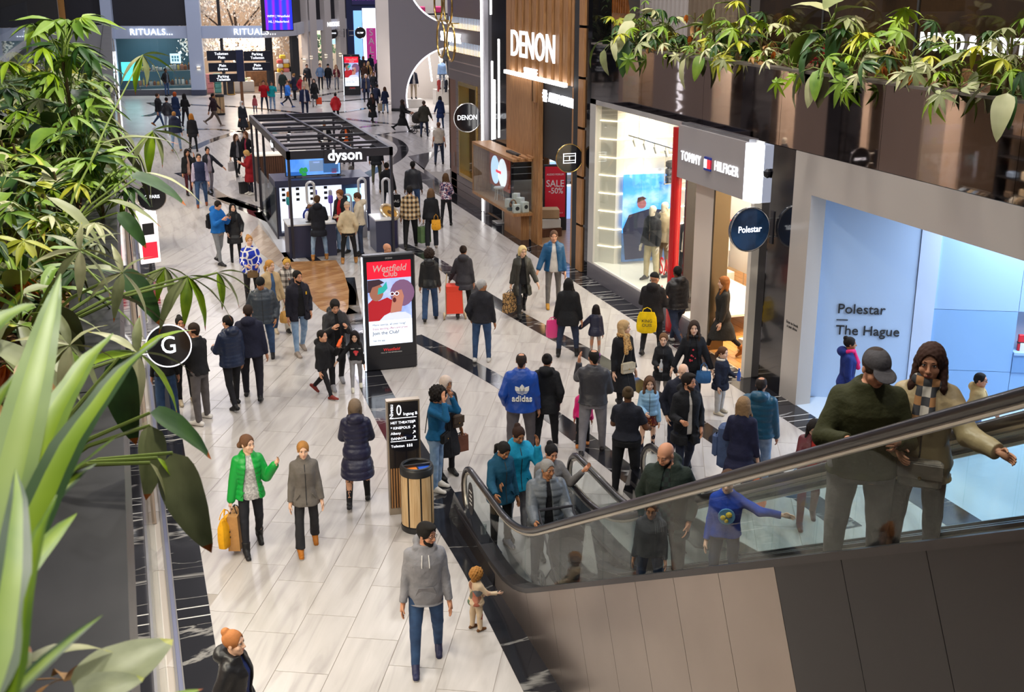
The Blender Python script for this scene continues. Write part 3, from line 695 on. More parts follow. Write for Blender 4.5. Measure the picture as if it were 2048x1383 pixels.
text('poster_text','-50%',.25,(.02,-.058,1.22),'-Y',mWHITE,t,.002,sx=.9,off=.008)
text('poster_text','AUDIO FORUM',.085,(0,-.058,1.72),'-Y',mWHITE,t,.002,sx=.9)
text('poster_text','www.audioforum.nl',.06,(0,-.058,.55),'-Y',mWHITE,t,.002)
for k,(z,m,lab) in enumerate(((0,mOAKD,'low wooden crate under the boxes in the audio shop'),(.27,mat('carton_white',(.7,.68,.62),.7),'white carton stacked in the audio shop doorway'),(.56,mat('carton_brown',(.5,.33,.18),.8),'brown carton on top of the white carton'))):
 box_thing('carton',(.62-.05*k,.45,.27),(11.85,32.6,.01+z),m,lab,'box',R(-6*k),.01)
cy0,cy1=31.95,36.15
t=thing('glass_showcase','oak framed glass showcase projecting from the audio shop front','showcase',(FX,(cy0+cy1)/2,0))
L2=(cy1-cy0)/2
for z0,z1 in ((.78,.86),(2.36,2.44)):
 mb=MB();mb.box(-.62,-.01,-L2,L2,z0,z1);mb.build('frame_board',mOAK,t)
mb=MB();mb.box(-.62,-.01,L2-.06,L2,.86,2.36);mb.build('end_board',mOAK,t)
mb=MB();mb.box(-.61,-.6,-L2,L2-.06,.86,2.36);mb.build('glass_pane',mGLASS,t)
mb=MB();mb.box(-.6,-.02,-L2,-L2+.01,.86,2.36);mb.build('glass_pane',mGLASS,t)
mb=MB();mb.box(-.28,-.03,-L2+.3,-L2+1.9,.0,.78);mb.build('base_block',mOAK,t)
for k in range(4):mb=MB();mb.box(-.5+k*.22,-.42+k*.22,-L2-.1,-L2+.5,2.44,2.49);mb.build('top_slat',mOAK,t)
mb=MB();mb.box(-.35,-.2,-L2+.55,-L2+1.5,2.44,2.5);mb.build('cable_tray',mBLACKM,t)
scr=thing('audio_screen','lit round graphic screen inside the glass showcase','screen',(FX-.08,35.0,1.1))
mb=MB();mb.box(0,.05,-1.0,1.0,0,1.05);mb.build('panel',mat('screen_rust',(.22,.035,.02),emit=.6),scr)
for k,(y,c) in enumerate(((.38,(.55,.75,1)),(-.38,(.85,.9,1)))):
 mb=MB();mb.disc((-.01,y,.52),.44,(1,0,0),.012,28);mb.build('graphic_disc',mat('screen_disc%d'%k,c,emit=1.3),scr)
mb=MB();mb.box(-.03,-.015,-.25,.25,.47,.55);mb.build('graphic_bar',mat('screen_bar',(.8,.05,.08),emit=1.5),scr)
wk=[('headphones box',.18,.16,.26),('small',.14,.14,.18)]
for k,(x,y,sx,sz,lab) in enumerate(((-.45,32.15,.2,.24,'white headphone box at the front of the showcase'),(-.20,32.15,.2,.3,'taller white headphone box in the showcase'),(-.40,33.0,.2,.26,'white headphone box deepest in the showcase'),(-.2,32.55,.2,.36,'white headphone box behind the others in the showcase'),(-.2,32.95,.2,.42,'tallest white headphone box in the showcase'))):
 t2=thing('headphone_box',lab,'box',(FX+x,y,.862),.2*k)
 mb=MB();mb.bevbox(-sx/2,sx/2,-.09,.09,0,sz,.006);mb.build('box',mWHITE,t2)
 mb=MB();mb.disc((0,-.093,sz*.55),.06,(0,1,0),.006,14);mb.build('print',mBLACKM,t2)
t2=thing('headphones','copper headphones standing on a dark base in the showcase','headphones',(FX-.42,32.55,.862))
mb=MB();mb.bevbox(-.16,.16,-.12,.12,0,.06,.01);mb.build('base',mat('teal_base',(.02,.05,.06),.4),t2)
mb=MB();mb.tube([(.08*math.cos(a),0,.2+.1*math.sin(a)) for a in np.linspace(-.3,PI+.3,14)],.018,8);mb.build('headband',mat('copper',(.45,.22,.10),.3,.8),t2)
for s in (-1,1):mb=MB();mb.disc((s*.085,0,.15),.06,(1,0,0),.05,16);mb.build('ear_cup',mat('copper',0),t2)
t2=thing('white_stool','small white stool behind the showcase glass','stool',(FX-.3,34.3,.862))
mb=MB();mb.lathe((0,0,0),[(.16,.34),(.17,.36),(.17,.38),(.16,.40)],18);mb.build('seat',mWHITE,t2)
for a in range(4):mb=MB();mb.tube([(.12*math.cos(a*PI/2+.8),.12*math.sin(a*PI/2+.8),.34),(.15*math.cos(a*PI/2+.8),.15*math.sin(a*PI/2+.8),0)],.012,6);mb.build('leg',mWHITE,t2)
bw=sbox_s('wall_black_denon',34.5,36.6,0,7.5,FX+.08,FX+.16,mBLACK,'glossy black wall with vertical light lines')
for k,(y,z0,z1) in enumerate(((35.5,2.6,5.6),(35.95,2.5,4.35),(36.2,2.45,4.9),(35.95,.45,.75),(36.2,.45,.75),(36.3,6.3,7.2))):
 mb=MB();mb.box(FX+.05,FX+.08,y-.022,y+.022,z0,z1);mb.build('light_line',mLED,bw)
sbox_s('wall_pier_white',36.62,36.86,0,7.5,FX-.04,FX+.3,mat('pier_lilac',(.55,.54,.62),.4),'pale pier with glowing edge beside the optician')
t=thing('light_strip','tall white light strip on the edge of the pale pier','light',(FX-.06,36.9,0))
mb=MB();mb.box(-.02,.02,-.03,.03,0.02,7.5);mb.build('tube',mLED,t)
c=GX(934,235,10.62);disc_sign('denon_blade_sign',c,.46,'round black blade sign reading DENON beside the optician','DENON',.22,mSTEEL,mBLACK,FX-c.x)
t=thing('tv_stand','white screen stand leg behind the showcase base','stand',(FX+.05,34.95,.012))
mb=MB();mb.box(-.3,.3,-.25,.25,0,.03);mb.build('foot',mWHITE,t);mb=MB();mb.box(-.04,.04,-.04,.04,.03,.75);mb.build('leg',mWHITE,t)
# OPTICIAN with rounded corner
mOPT=mat('optician_panel',(.17,.135,.14),.35,.2);mOPTL=mat('optician_joint',(.34,.26,.25),.4)
op=tag(bpy.data.objects.new('wall_optician',None),'mauve brown panelled optician front with rounded corner',kind='structure');COL.objects.link(op)
prof=[(FX,36.95),(FX,41.0)]+[(FX+1.5-1.5*math.cos(a),41.0+1.5*math.sin(a)) for a in np.linspace(.15,PI/2,9)]+[(15.5,42.5)]
def opt_band(z0,z1,m,off=0,skip=None,i0=0,i1=None,nm='wall_panel'):
 pr=prof[i0:i1]
 mb=MB()
 for(xa,ya),(xb,yb) in zip(pr[:-1],pr[1:]):
  mb._add([(xa-off,ya,z0),(xb-off,yb,z0),(xb-off,yb,z1),(xa-off,ya,z1),(xa+.12,ya,z0),(xb+.12,yb,z0),(xb+.12,yb,z1),(xa+.12,ya,z1)],[(0,3,2,1),(0,1,5,4),(3,7,6,2),(4,5,6,7),(0,4,7,3),(1,2,6,5)])
 mb.build(nm,m,op)
z=0
while z<.75:opt_band(z+.006,z+.24,mOPT);z+=.25
def opt_flat(y0,y1,z0,z1,m,x0=FX,x1=FX+.12,nm='wall_panel'):sbox(nm,y0,y1,z0,z1,x0,x1,m,op)
for k in range(13):
 z0=.76+k*.25
 opt_flat(36.95,37.55,z0+.005,z0+.245,mOPT);opt_flat(39.75,40.25,z0+.005,z0+.245,mOPT)
 opt_band(z0+.005,z0+.245,mOPT,i0=2) if k%2==0 and False else None
opt_band(.76,4.0,mat('shop_glass_dark',(.10,.07,.06),.08),i0=3,nm='corner_glass')
opt_flat(40.25,41.0,.02,4.0,mat('door_brown',(.16,.06,.03),.35),nm='door_panel')
sbox('door_handle',40.38,40.42,1.0,1.5,FX-.05,FX-.02,mSTEEL,op)
for z0,z1,m in ((4.0,4.32,mOPT),(4.36,4.62,mOPT),(4.62,4.66,mOPTL),(4.32,4.36,mOPTL),(4.66,4.95,mOPT),(5.32,5.75,mOPT),(6.12,7.6,mOPT)):opt_band(z0,z1,m)
for z0 in (4.95,5.75):
 opt_band(z0,z0+.16,mat('amber_light',(1,.78,.42),emit=2.6),-.03,nm='light_band');opt_band(z0+.16,z0+.37,mat('pale_blue_band',(.45,.58,.75),emit=.7),-.05,nm='light_band')
 for k in range(22):sbox('light_fin',37.1+k*.18,37.12+k*.18,z0,z0+.37,FX,FX+.02,mOPTL,op)
wf=thing('brass_window','tall brass framed display window of the optician','window',(FX,38.65,0))
for y0,y1,z0,z1 in ((-1.1,1.1,.78,.9),(-1.1,1.1,3.88,4.0),(-1.1,-1.0,.9,3.88),(1.0,1.1,.9,3.88)):
 mb=MB();mb.box(-.06,.3,y0,y1,z0,z1);mb.build('frame_bar',mBRASS,wf)
mb=MB();mb.box(.26,.28,-1.0,1.0,.9,3.88);mb.build('pane',mGLASS,wf)
mb=MB();mb.box(.9,.95,-1.0,1.0,.9,3.88);mb.build('backdrop',ramp_mat('amber_backdrop','noise',[(.3,'#6b3d10'),(.6,'#c98d3c'),(.8,'#3c2412')],tscale=1.2,emit=.35),wf)
mb=MB();mb.box(.5,.53,.15,.75,1.3,3.4);mb.build('glasses_panel',mat('panel_dark',(.05,.035,.03),.3),wf)
for k in range(10):
 for s in (-.1,.1):
  mb=MB();mb.disc((.49,.45+s,1.45+k*.2),.07,(1,0,0),.01,12);mb.build('spectacle_lens',mat('lens_pale',(.65,.75,.85),.2,emit=.4),wf)
t=thing('optician_sign','white lit optician name over the light bands','shop sign',(FX-.12,40.4,5.42))
text('lettering','SCHMIDT OPTIEK',.46,(0,0,0),'-X',mTXT,t,.02,sx=.72,off=.01)
for k,(y,z) in enumerate(((39.7,5.3),(41.0,5.35),(40.0,6.5),(41.3,6.55))):
 tr=thing('gold_ring',('nearer lower','farther lower','nearer upper','farther upper')[k]+' gold ring of the spectacles emblem on the optician','emblem',(FX-.3,y,z))
 mb=MB();mb.tube([(0,.52*math.cos(a),.62*math.sin(a)) for a in np.linspace(0,2*PI,29)[:-1]],.035,8,closed=True);mb.build('ring',mBRASS,tr,True)
 mb=MB();mb.tube([(0,0,.62),(.3,0,.62)],.02,6);mb.build('bracket',mBRASS,tr)
c=Vector((12.35,43.2,2.35))
disc_sign('moustache_blade_sign',c,.42,'round brown blade sign with pale spectacles emblem on the optician corner',None,0,mBRASS,mat('sign_brown',(.05,.025,.02),.3),None,icon=lambda mb:[mb.tube([(s*.13+.09*math.cos(a),-.036,.07*math.sin(a)) for a in np.linspace(0,2*PI,13)[:-1]],.018,5,closed=True) for s in (-1,1)]+[mb.box(-.34,.34,-.04,-.033,-.012,.02)])
mb=MB();mb.tube([(.3,0,.2),(.45,-.66,.2)],.02,6);mb.tube([(.3,0,-.2),(.45,-.66,-.2)],.02,6);mb.build('bracket',mDARK,bpy.data.objects['moustache_blade_sign'])
# contents of the left shops that show in the mirror
for k,y in enumerate((24.2,25.9,27.6)):
 clothes_rail((-1.3-.4*(k%2),y,0),(-1.3-.4*(k%2),y+1.3,0),1.5,[rl2.choice(GCOL) for q in range(7)],(('first','second','third')[k]+' clothes rail in the left shop seen in the mirror','garment on the %s rail of the left shop'%('first','second','third')[k]),'garments in the left shop',('top','dress'),.85)
t=thing('shop_shelving','dark shelf frame of folded clothes in the left shop','shelf',(-2.8,26.4,0))
for z in (.5,1.1,1.7,2.3,2.9):mb=MB();mb.box(-.2,.25,-2.6,2.6,z,z+.03);mb.build('shelf_board',mDARK,t)
for y in (-2.6,-.9,.9,2.57):mb=MB();mb.box(-.2,.25,y,y+.03,0,3.2);mb.build('upright',mDARK,t)
for k in range(24):
 c=rl2.choice(GCOL);box_thing('folded_pile',(.3,.3,rl2.uniform(.15,.4)),(-2.75,24.1+(k%8)*.62,(.532,1.132,1.732)[k//8]),gmat(c),'%s pile of folded clothes, %s along the %s shelf of the left shop'%(cname(c),NTH[k%8],('low','middle','high')[k//8]),'clothes',0,.03,'folded piles in the left shop')
c=GY(303,393,31.5);disc_sign('left_blade_sign',c,.36,'round black blade sign on the left shops seen in the mirror','ICI PARIS',.12,mSTEEL,mBLACK,-.08-c.x)
# FAR PLAZA: Rituals corner, next shops, Olymp & Hades, grey wall with round openings
mHEAD=mat('pale_grey_clad',(.56,.56,.62),.4);mHEADB=mat('blue_grey_clad',(.40,.47,.62),.4)
FP=[(-3.0,83.6),(9.2,80.7),(11.6,83.6),(13.6,90.2),(16.9,93.4)]
def along(i,t):a,b=FP[i],FP[i+1];return Vector((a[0]+(b[0]-a[0])*t,a[1]+(b[1]-a[1])*t,0))
def seg_box(name,p,q,z0,z1,th,m,parent=None,back=False,**k):
 p,q=Vector((p[0],p[1],0)),Vector((q[0],q[1],0));d=(q-p).normalized();n=Vector((d.y,-d.x,0))
 if n.y>0:n=-n
 a=n*th
 mb=MB();mb.hexa([(*(p+a).xy,z0),(*(q+a).xy,z0),(*q.xy,z0),(*p.xy,z0),(*(p+a).xy,z1),(*(q+a).xy,z1),(*q.xy,z1),(*p.xy,z1)])
 return mb.build(name,m,parent,**k)
rw=tag(bpy.data.objects.new('wall_rituals',None),'pale grey framed shop front at the far end of the mall',kind='structure');COL.objects.link(rw)
for i in range(4):
 seg_box('header_band',FP[i],FP[i+1],3.62,4.40,.25,mHEAD if i else mHEADB,rw)
 seg_box('upper_screen',FP[i],FP[i+1],4.42,10.5,.04,mat('dark_screen',(.016,.016,.022),.5),rw) if i!=0 else None
a,b=along(0,0),along(0,.63)
seg_box('upper_screen',a,b,4.42,10.5,.04,mat('dark_screen',0),rw)
for i,t,w in ((0,.22,.34),(0,.655,.45),(3,.02,.42),(3,.42,.4),(3,.82,.4),(2,.55,.35)):
 p=along(i,t);d=(Vector((*FP[i+1],0))-Vector((*FP[i],0))).normalized()
 seg_box('column',p-d*w,p+d*w,.0,10.5,.45,mHEADB if i==0 else mat('column_cream',(.62,.57,.55),.45),rw)
 if i==0:seg_box('column_foot',p-d*(w+.02),p+d*(w+.02),0,.35,.47,mat('foot_navy',(.05,.06,.10),.3),rw)
 q=p-Vector((0,.55,0));lt=thing('wall_lamp','small up and down light on the far shop column, %s'%('left shop','flower shop','first cream column','middle cream column','last cream column','corner column')[[(0,.22),(0,.655),(3,.02),(3,.42),(3,.82),(2,.55)].index((i,t))],'wall lamp',(q.x,q.y,1.75))
 mb=MB();mb.box(-.12,.12,-.06,.1,-.08,.08);mb.build('housing',mat('lamp_cream',(.8,.72,.6),.5),lt)
 mb=MB();mb.box(-.1,.1,-.05,.08,.081,.09);mb.box(-.1,.1,-.05,.08,-.09,-.081);mb.build('glow',mLEDW,lt)
sbox_s('wall_edge_far',83.3,83.6,0,10.5,-3.3,-2.9,mat('bronze_edge',(.40,.20,.06),.3,.6),'bronze edge strip of the far dark wall')
sbox_s('wall_dark_far_left',82.5,82.8,0,14,-18,-3.3,mat('far_black',(.012,.012,.013),.4),'dark wall at the far left')
cw=tag(bpy.data.objects.new('wall_curtain_left',None),'grey pleated metal curtain wall at the far left',kind='structure');COL.objects.link(cw)
for k in range(26):
 mb=MB();x=-9.2+k*.16;mb.cyl((x,44.5),.085,6.0,12,8);mb.build('pleat',mat('curtain_grey',(.12,.115,.10),.45,.5),cw)
t=thing('blue_lit_letters','white block letters with blue undersides behind the plants at far left','shop sign',(-7.9,64,6.72))
for x,w in ((0,.34),(.5,.34),(1.05,.34),(1.6,.42),(2.15,.36)):
 mb=MB();mb.box(x,x+w,0,.3,.12,3);mb.build('letter_stem',mWHITE,t)
mb=MB();mb.box(-.1,1.0,-.05,.35,0,.12);mb.box(1.5,2.7,-.05,.35,0,.12);mb.build('letter_base',mat('sign_blue',(.03,.10,.6),emit=.8),t)
mb=MB();mb.box(1.55,2.1,.1,.4,-6.7,0);mb.build('post',mHEAD,t)
seg_box('window_1',along(0,.25),along(0,.63),.35,3.6,.03,mGLASS,rw)
seg_box('sill',along(0,.25),along(0,.62),0,.35,.2,mat('sill_dark',(.09,.09,.11),.3),rw)
seg_box('door_jamb',along(0,.78),along(0,.795),0,3.62,.2,mBLACKM,rw);seg_box('door_jamb',along(1,.05),along(1,.2),0,3.62,.2,mBLACKM,rw)
seg_box('door_jamb',along(1,.85),along(2,.12),0,3.62,.2,mBLACKM,rw)
for x0,x1,y,m,z1 in ((-3,5.1,87.2,mat('deep_teal',(.012,.05,.075),.5),4.2),(5.1,12.2,88.2,mat('warm_shop',(.45,.33,.24),.6),10),(12.2,17.2,97,mat('warm_beige',(.45,.36,.31),.6),4.2)):
 sbox_s('wall_shop_back',y,y+.2,0,z1,x0,x1,m,'shop interior back wall at the far end')
sbox_s('floor_rituals',81.6,88.2,.002,.01,5.3,12.2,mat('shop_floor_brown',(.14,.10,.08),.3),'dark brown floor inside the far shop')
area_light('shop_light',(2.5,85,4.0),3,260,(.75,.9,1),size_y=2);area_light('shop_light',(8.5,84.8,3.6),3,700,(1,.86,.7),size_y=3)
area_light('shop_light',(15.5,94.8,3.7),2,500,(1,.88,.74),size_y=3);area_light('shop_light',(8.0,84.5,9.5),3,700,(1,.9,.78),size_y=3)
def lit_name(name,p,s,size,rz,lab,m=mTXT):
 t=thing(name,lab,'shop sign',p,rz);text('lettering',s,size,(0,-.02,0),'-Y',m,t,.03,off=.012,space=1.1);return t
rz0=math.atan2(FP[1][1]-FP[0][1],FP[1][0]-FP[0][0])
p=along(0,.43);lit_name('rituals_sign',(p.x,p.y-.32,4.02),'RITUALS...',.56,rz0,'white lit shop name on the header over the teal window')
p=along(0,.985);lit_name('rituals_sign',(p.x-.35,p.y-.36,4.02),'RITUALS...',.56,rz0,'white lit shop name partly behind the hanging purple screen')
p=along(3,.62);rz3=math.atan2(FP[4][1]-FP[3][1],FP[4][0]-FP[3][0]);lit_name('fashion_sign',(p.x+.1,p.y-.5,4.02),'NIKKIE',.46,rz3,'small white lit shop name on the cream columned front')
t=thing('window_poster','white lit square poster in the teal shop window','poster',(3.65,82.6,2.0),rz0)
mb=MB();mb.box(-.34,.34,-.02,.02,0,.62);mb.build('panel',mat('poster_glow',(.55,.75,.9),emit=1.6),t)
for k in range(6):mb=MB();mb.box(-.24+.17*(k%3),-.12+.17*(k%3),-.026,-.02,.32-.2*(k//3),.48-.2*(k//3));mb.build('print',mat('poster_print',(.12,.3,.4),emit=.5),t)
t=thing('turquoise_screen','turquoise lit display panel at the left of the teal window','screen',(.75,83.2,.9))
mb=MB();mb.box(-.55,.55,0,.06,0,1.2);mb.build('panel',mat('turq_glow',(.10,.62,.62),emit=1.5),t)
for k in range(2):
 t=thing('product_shelf',('lower','upper')[k]+' shelf of bottles and boxes in the teal window','shelf',(3.1,83.6,.5+.95*k))
 mb=MB();mb.box(-1.9,1.7,-.25,.25,0,.05);mb.build('board',mSTEEL,t)
 for s in (-1.85,1.65):mb=MB();mb.box(s,s+.05,-.25,.25,-.5,0);mb.build('bracket',mSTEEL,t)
 rnd=random.Random(k)
 for j in range(15):
  w=rnd.uniform(.12,.22);h=rnd.uniform(.2,.5);x=1.3+j*.23
  c=rnd.choice(['#d8d2c8','#9a5a3a','#e0b060','#c8c4c0','#704838','#f0ece4','#b87860','#e6c46a'])
  o=MB();o.bevbox(-w/2,w/2,-w/2,w/2,0,h*.75,.02);o.mi=1;o.lathe((0,0,h*.75),[(w*.22,0),(w*.22,h*.25)],8)
  o.build('bottle',[mat('bottle_'+c,c,.4),mBRASS],None,False,'%s jar, %s from left on the %s shelf of the teal window'%(cname(c),NTH[j],('lower','upper')[k]),'bottle','bottles in the teal window').location=(x,83.6,.552+.95*k)
t=thing('blossom_tree','white blossom tree filling the two storey shop window','tree',(7.9,85.4,0))
mb=MB();mb.tube([(0,0,0),(.1,0,1.2),(-.1,.1,2.2),(.15,0,3.4),(0,0,5.2)],[.22,.17,.15,.13,.08],8)
for a in range(7):mb.tube([(0,0,2.0+.3*a),(1.3*math.cos(a*2.4),.5*math.sin(a*2.4),2.8+.4*a),(2.6*math.cos(a*2.4),.8*math.sin(a*2.4),3.3+.55*a)],[.09,.06,.03],5)
mb.build('trunk',mat('tree_bark',(.06,.04,.03),.9),t)
vs,fs=[],[];rnd=random.Random(3)
for k in range(5200):
 u=rnd.random();cx=rnd.choice([(-2.3,3.0,1.3,.8),(0,3.0,1.9,.9),(2.2,3.1,1.4,.8),(-2.2,6.0,1.2,1.6),(-.4,6.2,1.8,1.7),(1.7,5.9,1.5,1.6),(-3.2,5.4,.6,1.1)])
 x=cx[0]+rnd.gauss(0,.5)*cx[2];z=cx[1]+rnd.gauss(0,.5)*cx[3];y=rnd.gauss(0,.55)-.4
 if y<-2.4:y=-2.4
 s=rnd.uniform(.05,.11);a=rnd.random()*6.28;b=rnd.uniform(-.9,.9);n=len(vs)
 e1=Vector((math.cos(a)*s,math.sin(a)*s*.6,math.sin(b)*s));e2=Vector((-math.sin(a)*s*.5,math.cos(a)*s*.4,math.cos(b)*s))
 c=Vector((x,y,z));vs+=[c-e1,c-e2,c+e1,c+e2];fs.append((n,n+1,n+2,n+3))
me=bpy.data.meshes.new('blossom');me.from_pydata([tuple(v) for v in vs],[],fs);me.materials.append(mat('blossom_white',(.82,.75,.68),.7))
o=bpy.data.objects.new('blossom',me);COL.objects.link(o);o.parent=t;o['kind']='stuff'
seg_box('mullion',along(0,.775),along(0,.79),4.42,10.5,.12,mBLACKM,rw)
for k,(x,c) in enumerate(((5.75,'#d88a86'),(6.25,'#5fa39a'))):
 for j in range(4):
  box_thing('gift_box',(.42,.4,.3),(x,82.7,.012+j*.315),mat('gb_'+c,c,.5),'%s gift box, number %s from the floor of its pile by the far shop door'%(('pink','green')[k],('one','two','three','four')[j]),'box',.1*j,.02)
box_thing('sales_table',(1.9,.9,.72),(7.7,83.0,.012),mat('table_cream',(.75,.68,.58),.5),'cream sales table inside the far shop entrance','table',0,.02)
for k in range(6):box_thing('product_box',(.24,.2,.16+.03*(k%3)),(7.0+k*.27,82.9,.735),mat('prod_%d'%k,['#e8e0d0','#b998d0','#dcd6c0','#f0e8d8','#c0d0a8','#e9d9c0'][k],.5),'small pale product box in the row on the cream table, %s from left'%('first','second','third','fourth','fifth','sixth')[k],'box',0,.02)
box_thing('counter',(3.0,.7,1.05),(10.1,87.3,.012),wood_mat('counter_wood','#6a4a30','#4a3020'),'dark wooden counter inside the far shop','counter',0,.02)
t=thing('a_frame_stand','black and gold stand at the far shop entrance','stand',(6.95,81.1,0));mb=MB();mb.box(-.25,.25,-.2,.2,0,.06);mb.build('base',mBRASS,t);mb=MB();mb.box(-.2,.2,-.03,.03,.06,1.3);mb.build('panel',mBLACK,t);mb=MB();mb.box(-.24,-.2,-.03,.03,.06,1.35);mb.box(.2,.24,-.03,.03,.06,1.35);mb.build('frame',mBRASS,t)
for k in range(7):
 c=['#e2b32c','#dd7f78','#f0ece4','#e2b32c','#d86058','#f2e8e0','#e8c040'][k]
 box_thing('towel_roll',(.4,.35,.26),(10.55+.42*(k%2),83.4,1.2+.3*(k//2)) if k<6 else (10.75,83.4,2.1),mat('towel_'+c,c,.8),'%s of the stacked yellow, pink and white parcels by the far shop door'%('lowest left','lowest right','second left','second right','third left','third right','top')[k],'parcel',0,.05)
box_thing('parcel_shelf',(1.1,.45,1.19),(10.75,83.42,.01),mat('shelf_pale',(.6,.55,.5),.5),'pale low cabinet carrying the coloured parcels','cabinet',0,.02)
t=thing('wayfinding_sign','wooden wayfinding post with dark lit direction boards','sign post',G(487,232))
mb=MB();mb.tube([(0,0,0),(0,0,3.6)],[.09,.08],10);mb.build('post',mat('post_wood',(.25,.11,.05),.4),t)
for(x0,x1,z0,z1) in ((-1.75,-.2,3.05,3.58),(-1.7,-.2,2.45,2.93),(-1.7,-.2,1.9,2.33),(.22,1.7,3.0,3.52),(.22,1.65,2.45,2.9)):
 bo=MB();bo.box(x0,x1,-.06,.06,z0,z1);bd=bo.build('board',mat('board_navy',(.012,.016,.035),.3),t)
 for k,f in enumerate((.68,.3)):
  text('board_text',['\u2190  Mall','\u2190  Food','Parking \u2192','P  Parking','Toilets'][int((x0*7+z0*3+k)%5)] if False else ['Plein','Entree','Parking','Toiletten'][int(abs(x0*7+z0*3)+k)%4],.2,((x0+x1)/2,-.065,z0+(z1-z0)*f),'-Y',mTXT,bd,.004,off=.004)
mb=MB();mb.box(-.2,.2,-.12,.12,1.9,3.6);mb.build('core_box',mat('core_navy',(.02,.03,.09),.3),t)
seg_box('window_2',along(3,.05),along(3,.4),.1,3.6,.03,mGLASS,rw);seg_box('window_3',along(3,.45),along(3,.8),.1,3.6,.03,mGLASS,rw)
for k,(x,y,c,lab) in enumerate(((14.3,93.6,'#2c4630','dark green hanging plants in the cream columned shop'),(15.6,94.6,'#3a5a3a','green wall plants in the second cream columned window'))):
 t=thing('hanging_greenery',lab,'plant',(x,y,1.2));mb=MB();rnd=random.Random(k)
 for q in range(160):
  cc=Vector((rnd.gauss(0,.3),rnd.gauss(0,.1),rnd.uniform(0,2.1)));s=.12;mb._add([cc+Vector((-s,0,0)),cc+Vector((0,-.05,-s)),cc+Vector((s,0,.02)),cc+Vector((0,.03,s))],[(0,1,2,3)])
 mb.build('foliage',mat('green_'+c,c,.7),t,kind='stuff');mb=MB();mb.box(-.35,.35,-.15,.15,-1.19,.05);mb.build('trough',mDARK,t)
t=thing('blue_screen','pale blue screen hanging in the far shop window','screen',(16.0,93.1,2.5));mb=MB();mb.box(-.6,.6,0,.05,0,.9);mb.build('panel',mat('pale_screen',(.5,.72,.9),emit=1.2),t)
c=G(683,160);disc_sign('far_blade_sign',Vector((15.75,92.2,3.35)),.42,'round black blade sign left of the blue lit shop','HARINGS',.16,mSTEEL,mBLACK,.9)
disc_sign('far_blade_sign',Vector((17.9,92.2,3.35)),.42,'round black blade sign in front of the blue lit shop','OLYMP',.18,mSTEEL,mBLACK,-.9)
oh=tag(bpy.data.objects.new('wall_olymp',None),'blue lit two storey shop front at the far end',kind='structure');COL.objects.link(oh)
OX,OY=20.3,107.5
for(x0,x1,z0,z1,m) in ((-.6,2.9,0,10,mat('oh_dark',(.02,.03,.10),.4)),):
 mb=MB();mb.box(OX+x0,OX+x1,OY,OY+.3,z0,z1);mb.build('facade',m,oh)
for k,(x0,x1,z0,z1,c,e) in enumerate(((.0,.75,.3,4.6,(.25,.55,.95),1.0),(.8,2.0,.3,4.8,(.80,.92,1),1.5),(2.15,2.8,.3,4.8,(.35,.65,1),1.1),(-.1,1.35,6.9,9.5,(.55,.78,1),1.1),(1.4,2.7,6.9,9.5,(.25,.5,.9),.9))):
 mb=MB();mb.box(OX+x0,OX+x1,OY-.06,OY,z0,z1);mb.build('lit_panel',mat('oh_lit%d'%k,c,emit=e),oh)
mb=MB();mb.box(OX-.1,OX+2.8,OY-.12,OY,5.1,6.8);mb.build('sign_field',mat('oh_navy',(.05,.05,.16),.3),oh)
t=lit_name('olymp_hades_sign',(OX+1.3,OY-.16,5.95),'OLYMP&HADES',1.0,0,'pink lit shop name on the blue shop front',mat('pink_lit',(.85,.22,.75),emit=2.2))
t.children[0].scale=(.40,1.45,1)
t=thing('sale_banner','magenta vertical SALE banner on the blue shop front','banner',(OX+1.45,OY-.5,.0));mb=MB();mb.box(-.42,.42,0,.05,0,3.1);mb.build('cloth',mat('magenta',(.50,.04,.26),.5,emit=.5),t)
for k,ch in enumerate('SALE'):text('banner_text',ch,.8,(0,-.01,2.7-k*.75),'-Y',mWHITE,t,.004,off=.01)
sbox_s('wall_cream_far',106.8,107.0,0,12,23.2,27.5,mat('cream_far',(.55,.52,.52),.5),'cream wall right of the blue shop')
sbox_s('wall_far_end',112,112.2,0,14,14,40,mat('far_grey',(.30,.29,.31),.6),'grey wall closing the far end')
disc_sign('far_blade_sign',Vector((24.4,106.765,3.4)),.40,'round blue blade sign on the cream far wall','bershka',.17,mat('white_rim',(.9,.9,.95),emit=1),mat('sign_blue2',(.02,.08,.22),.3),.9)
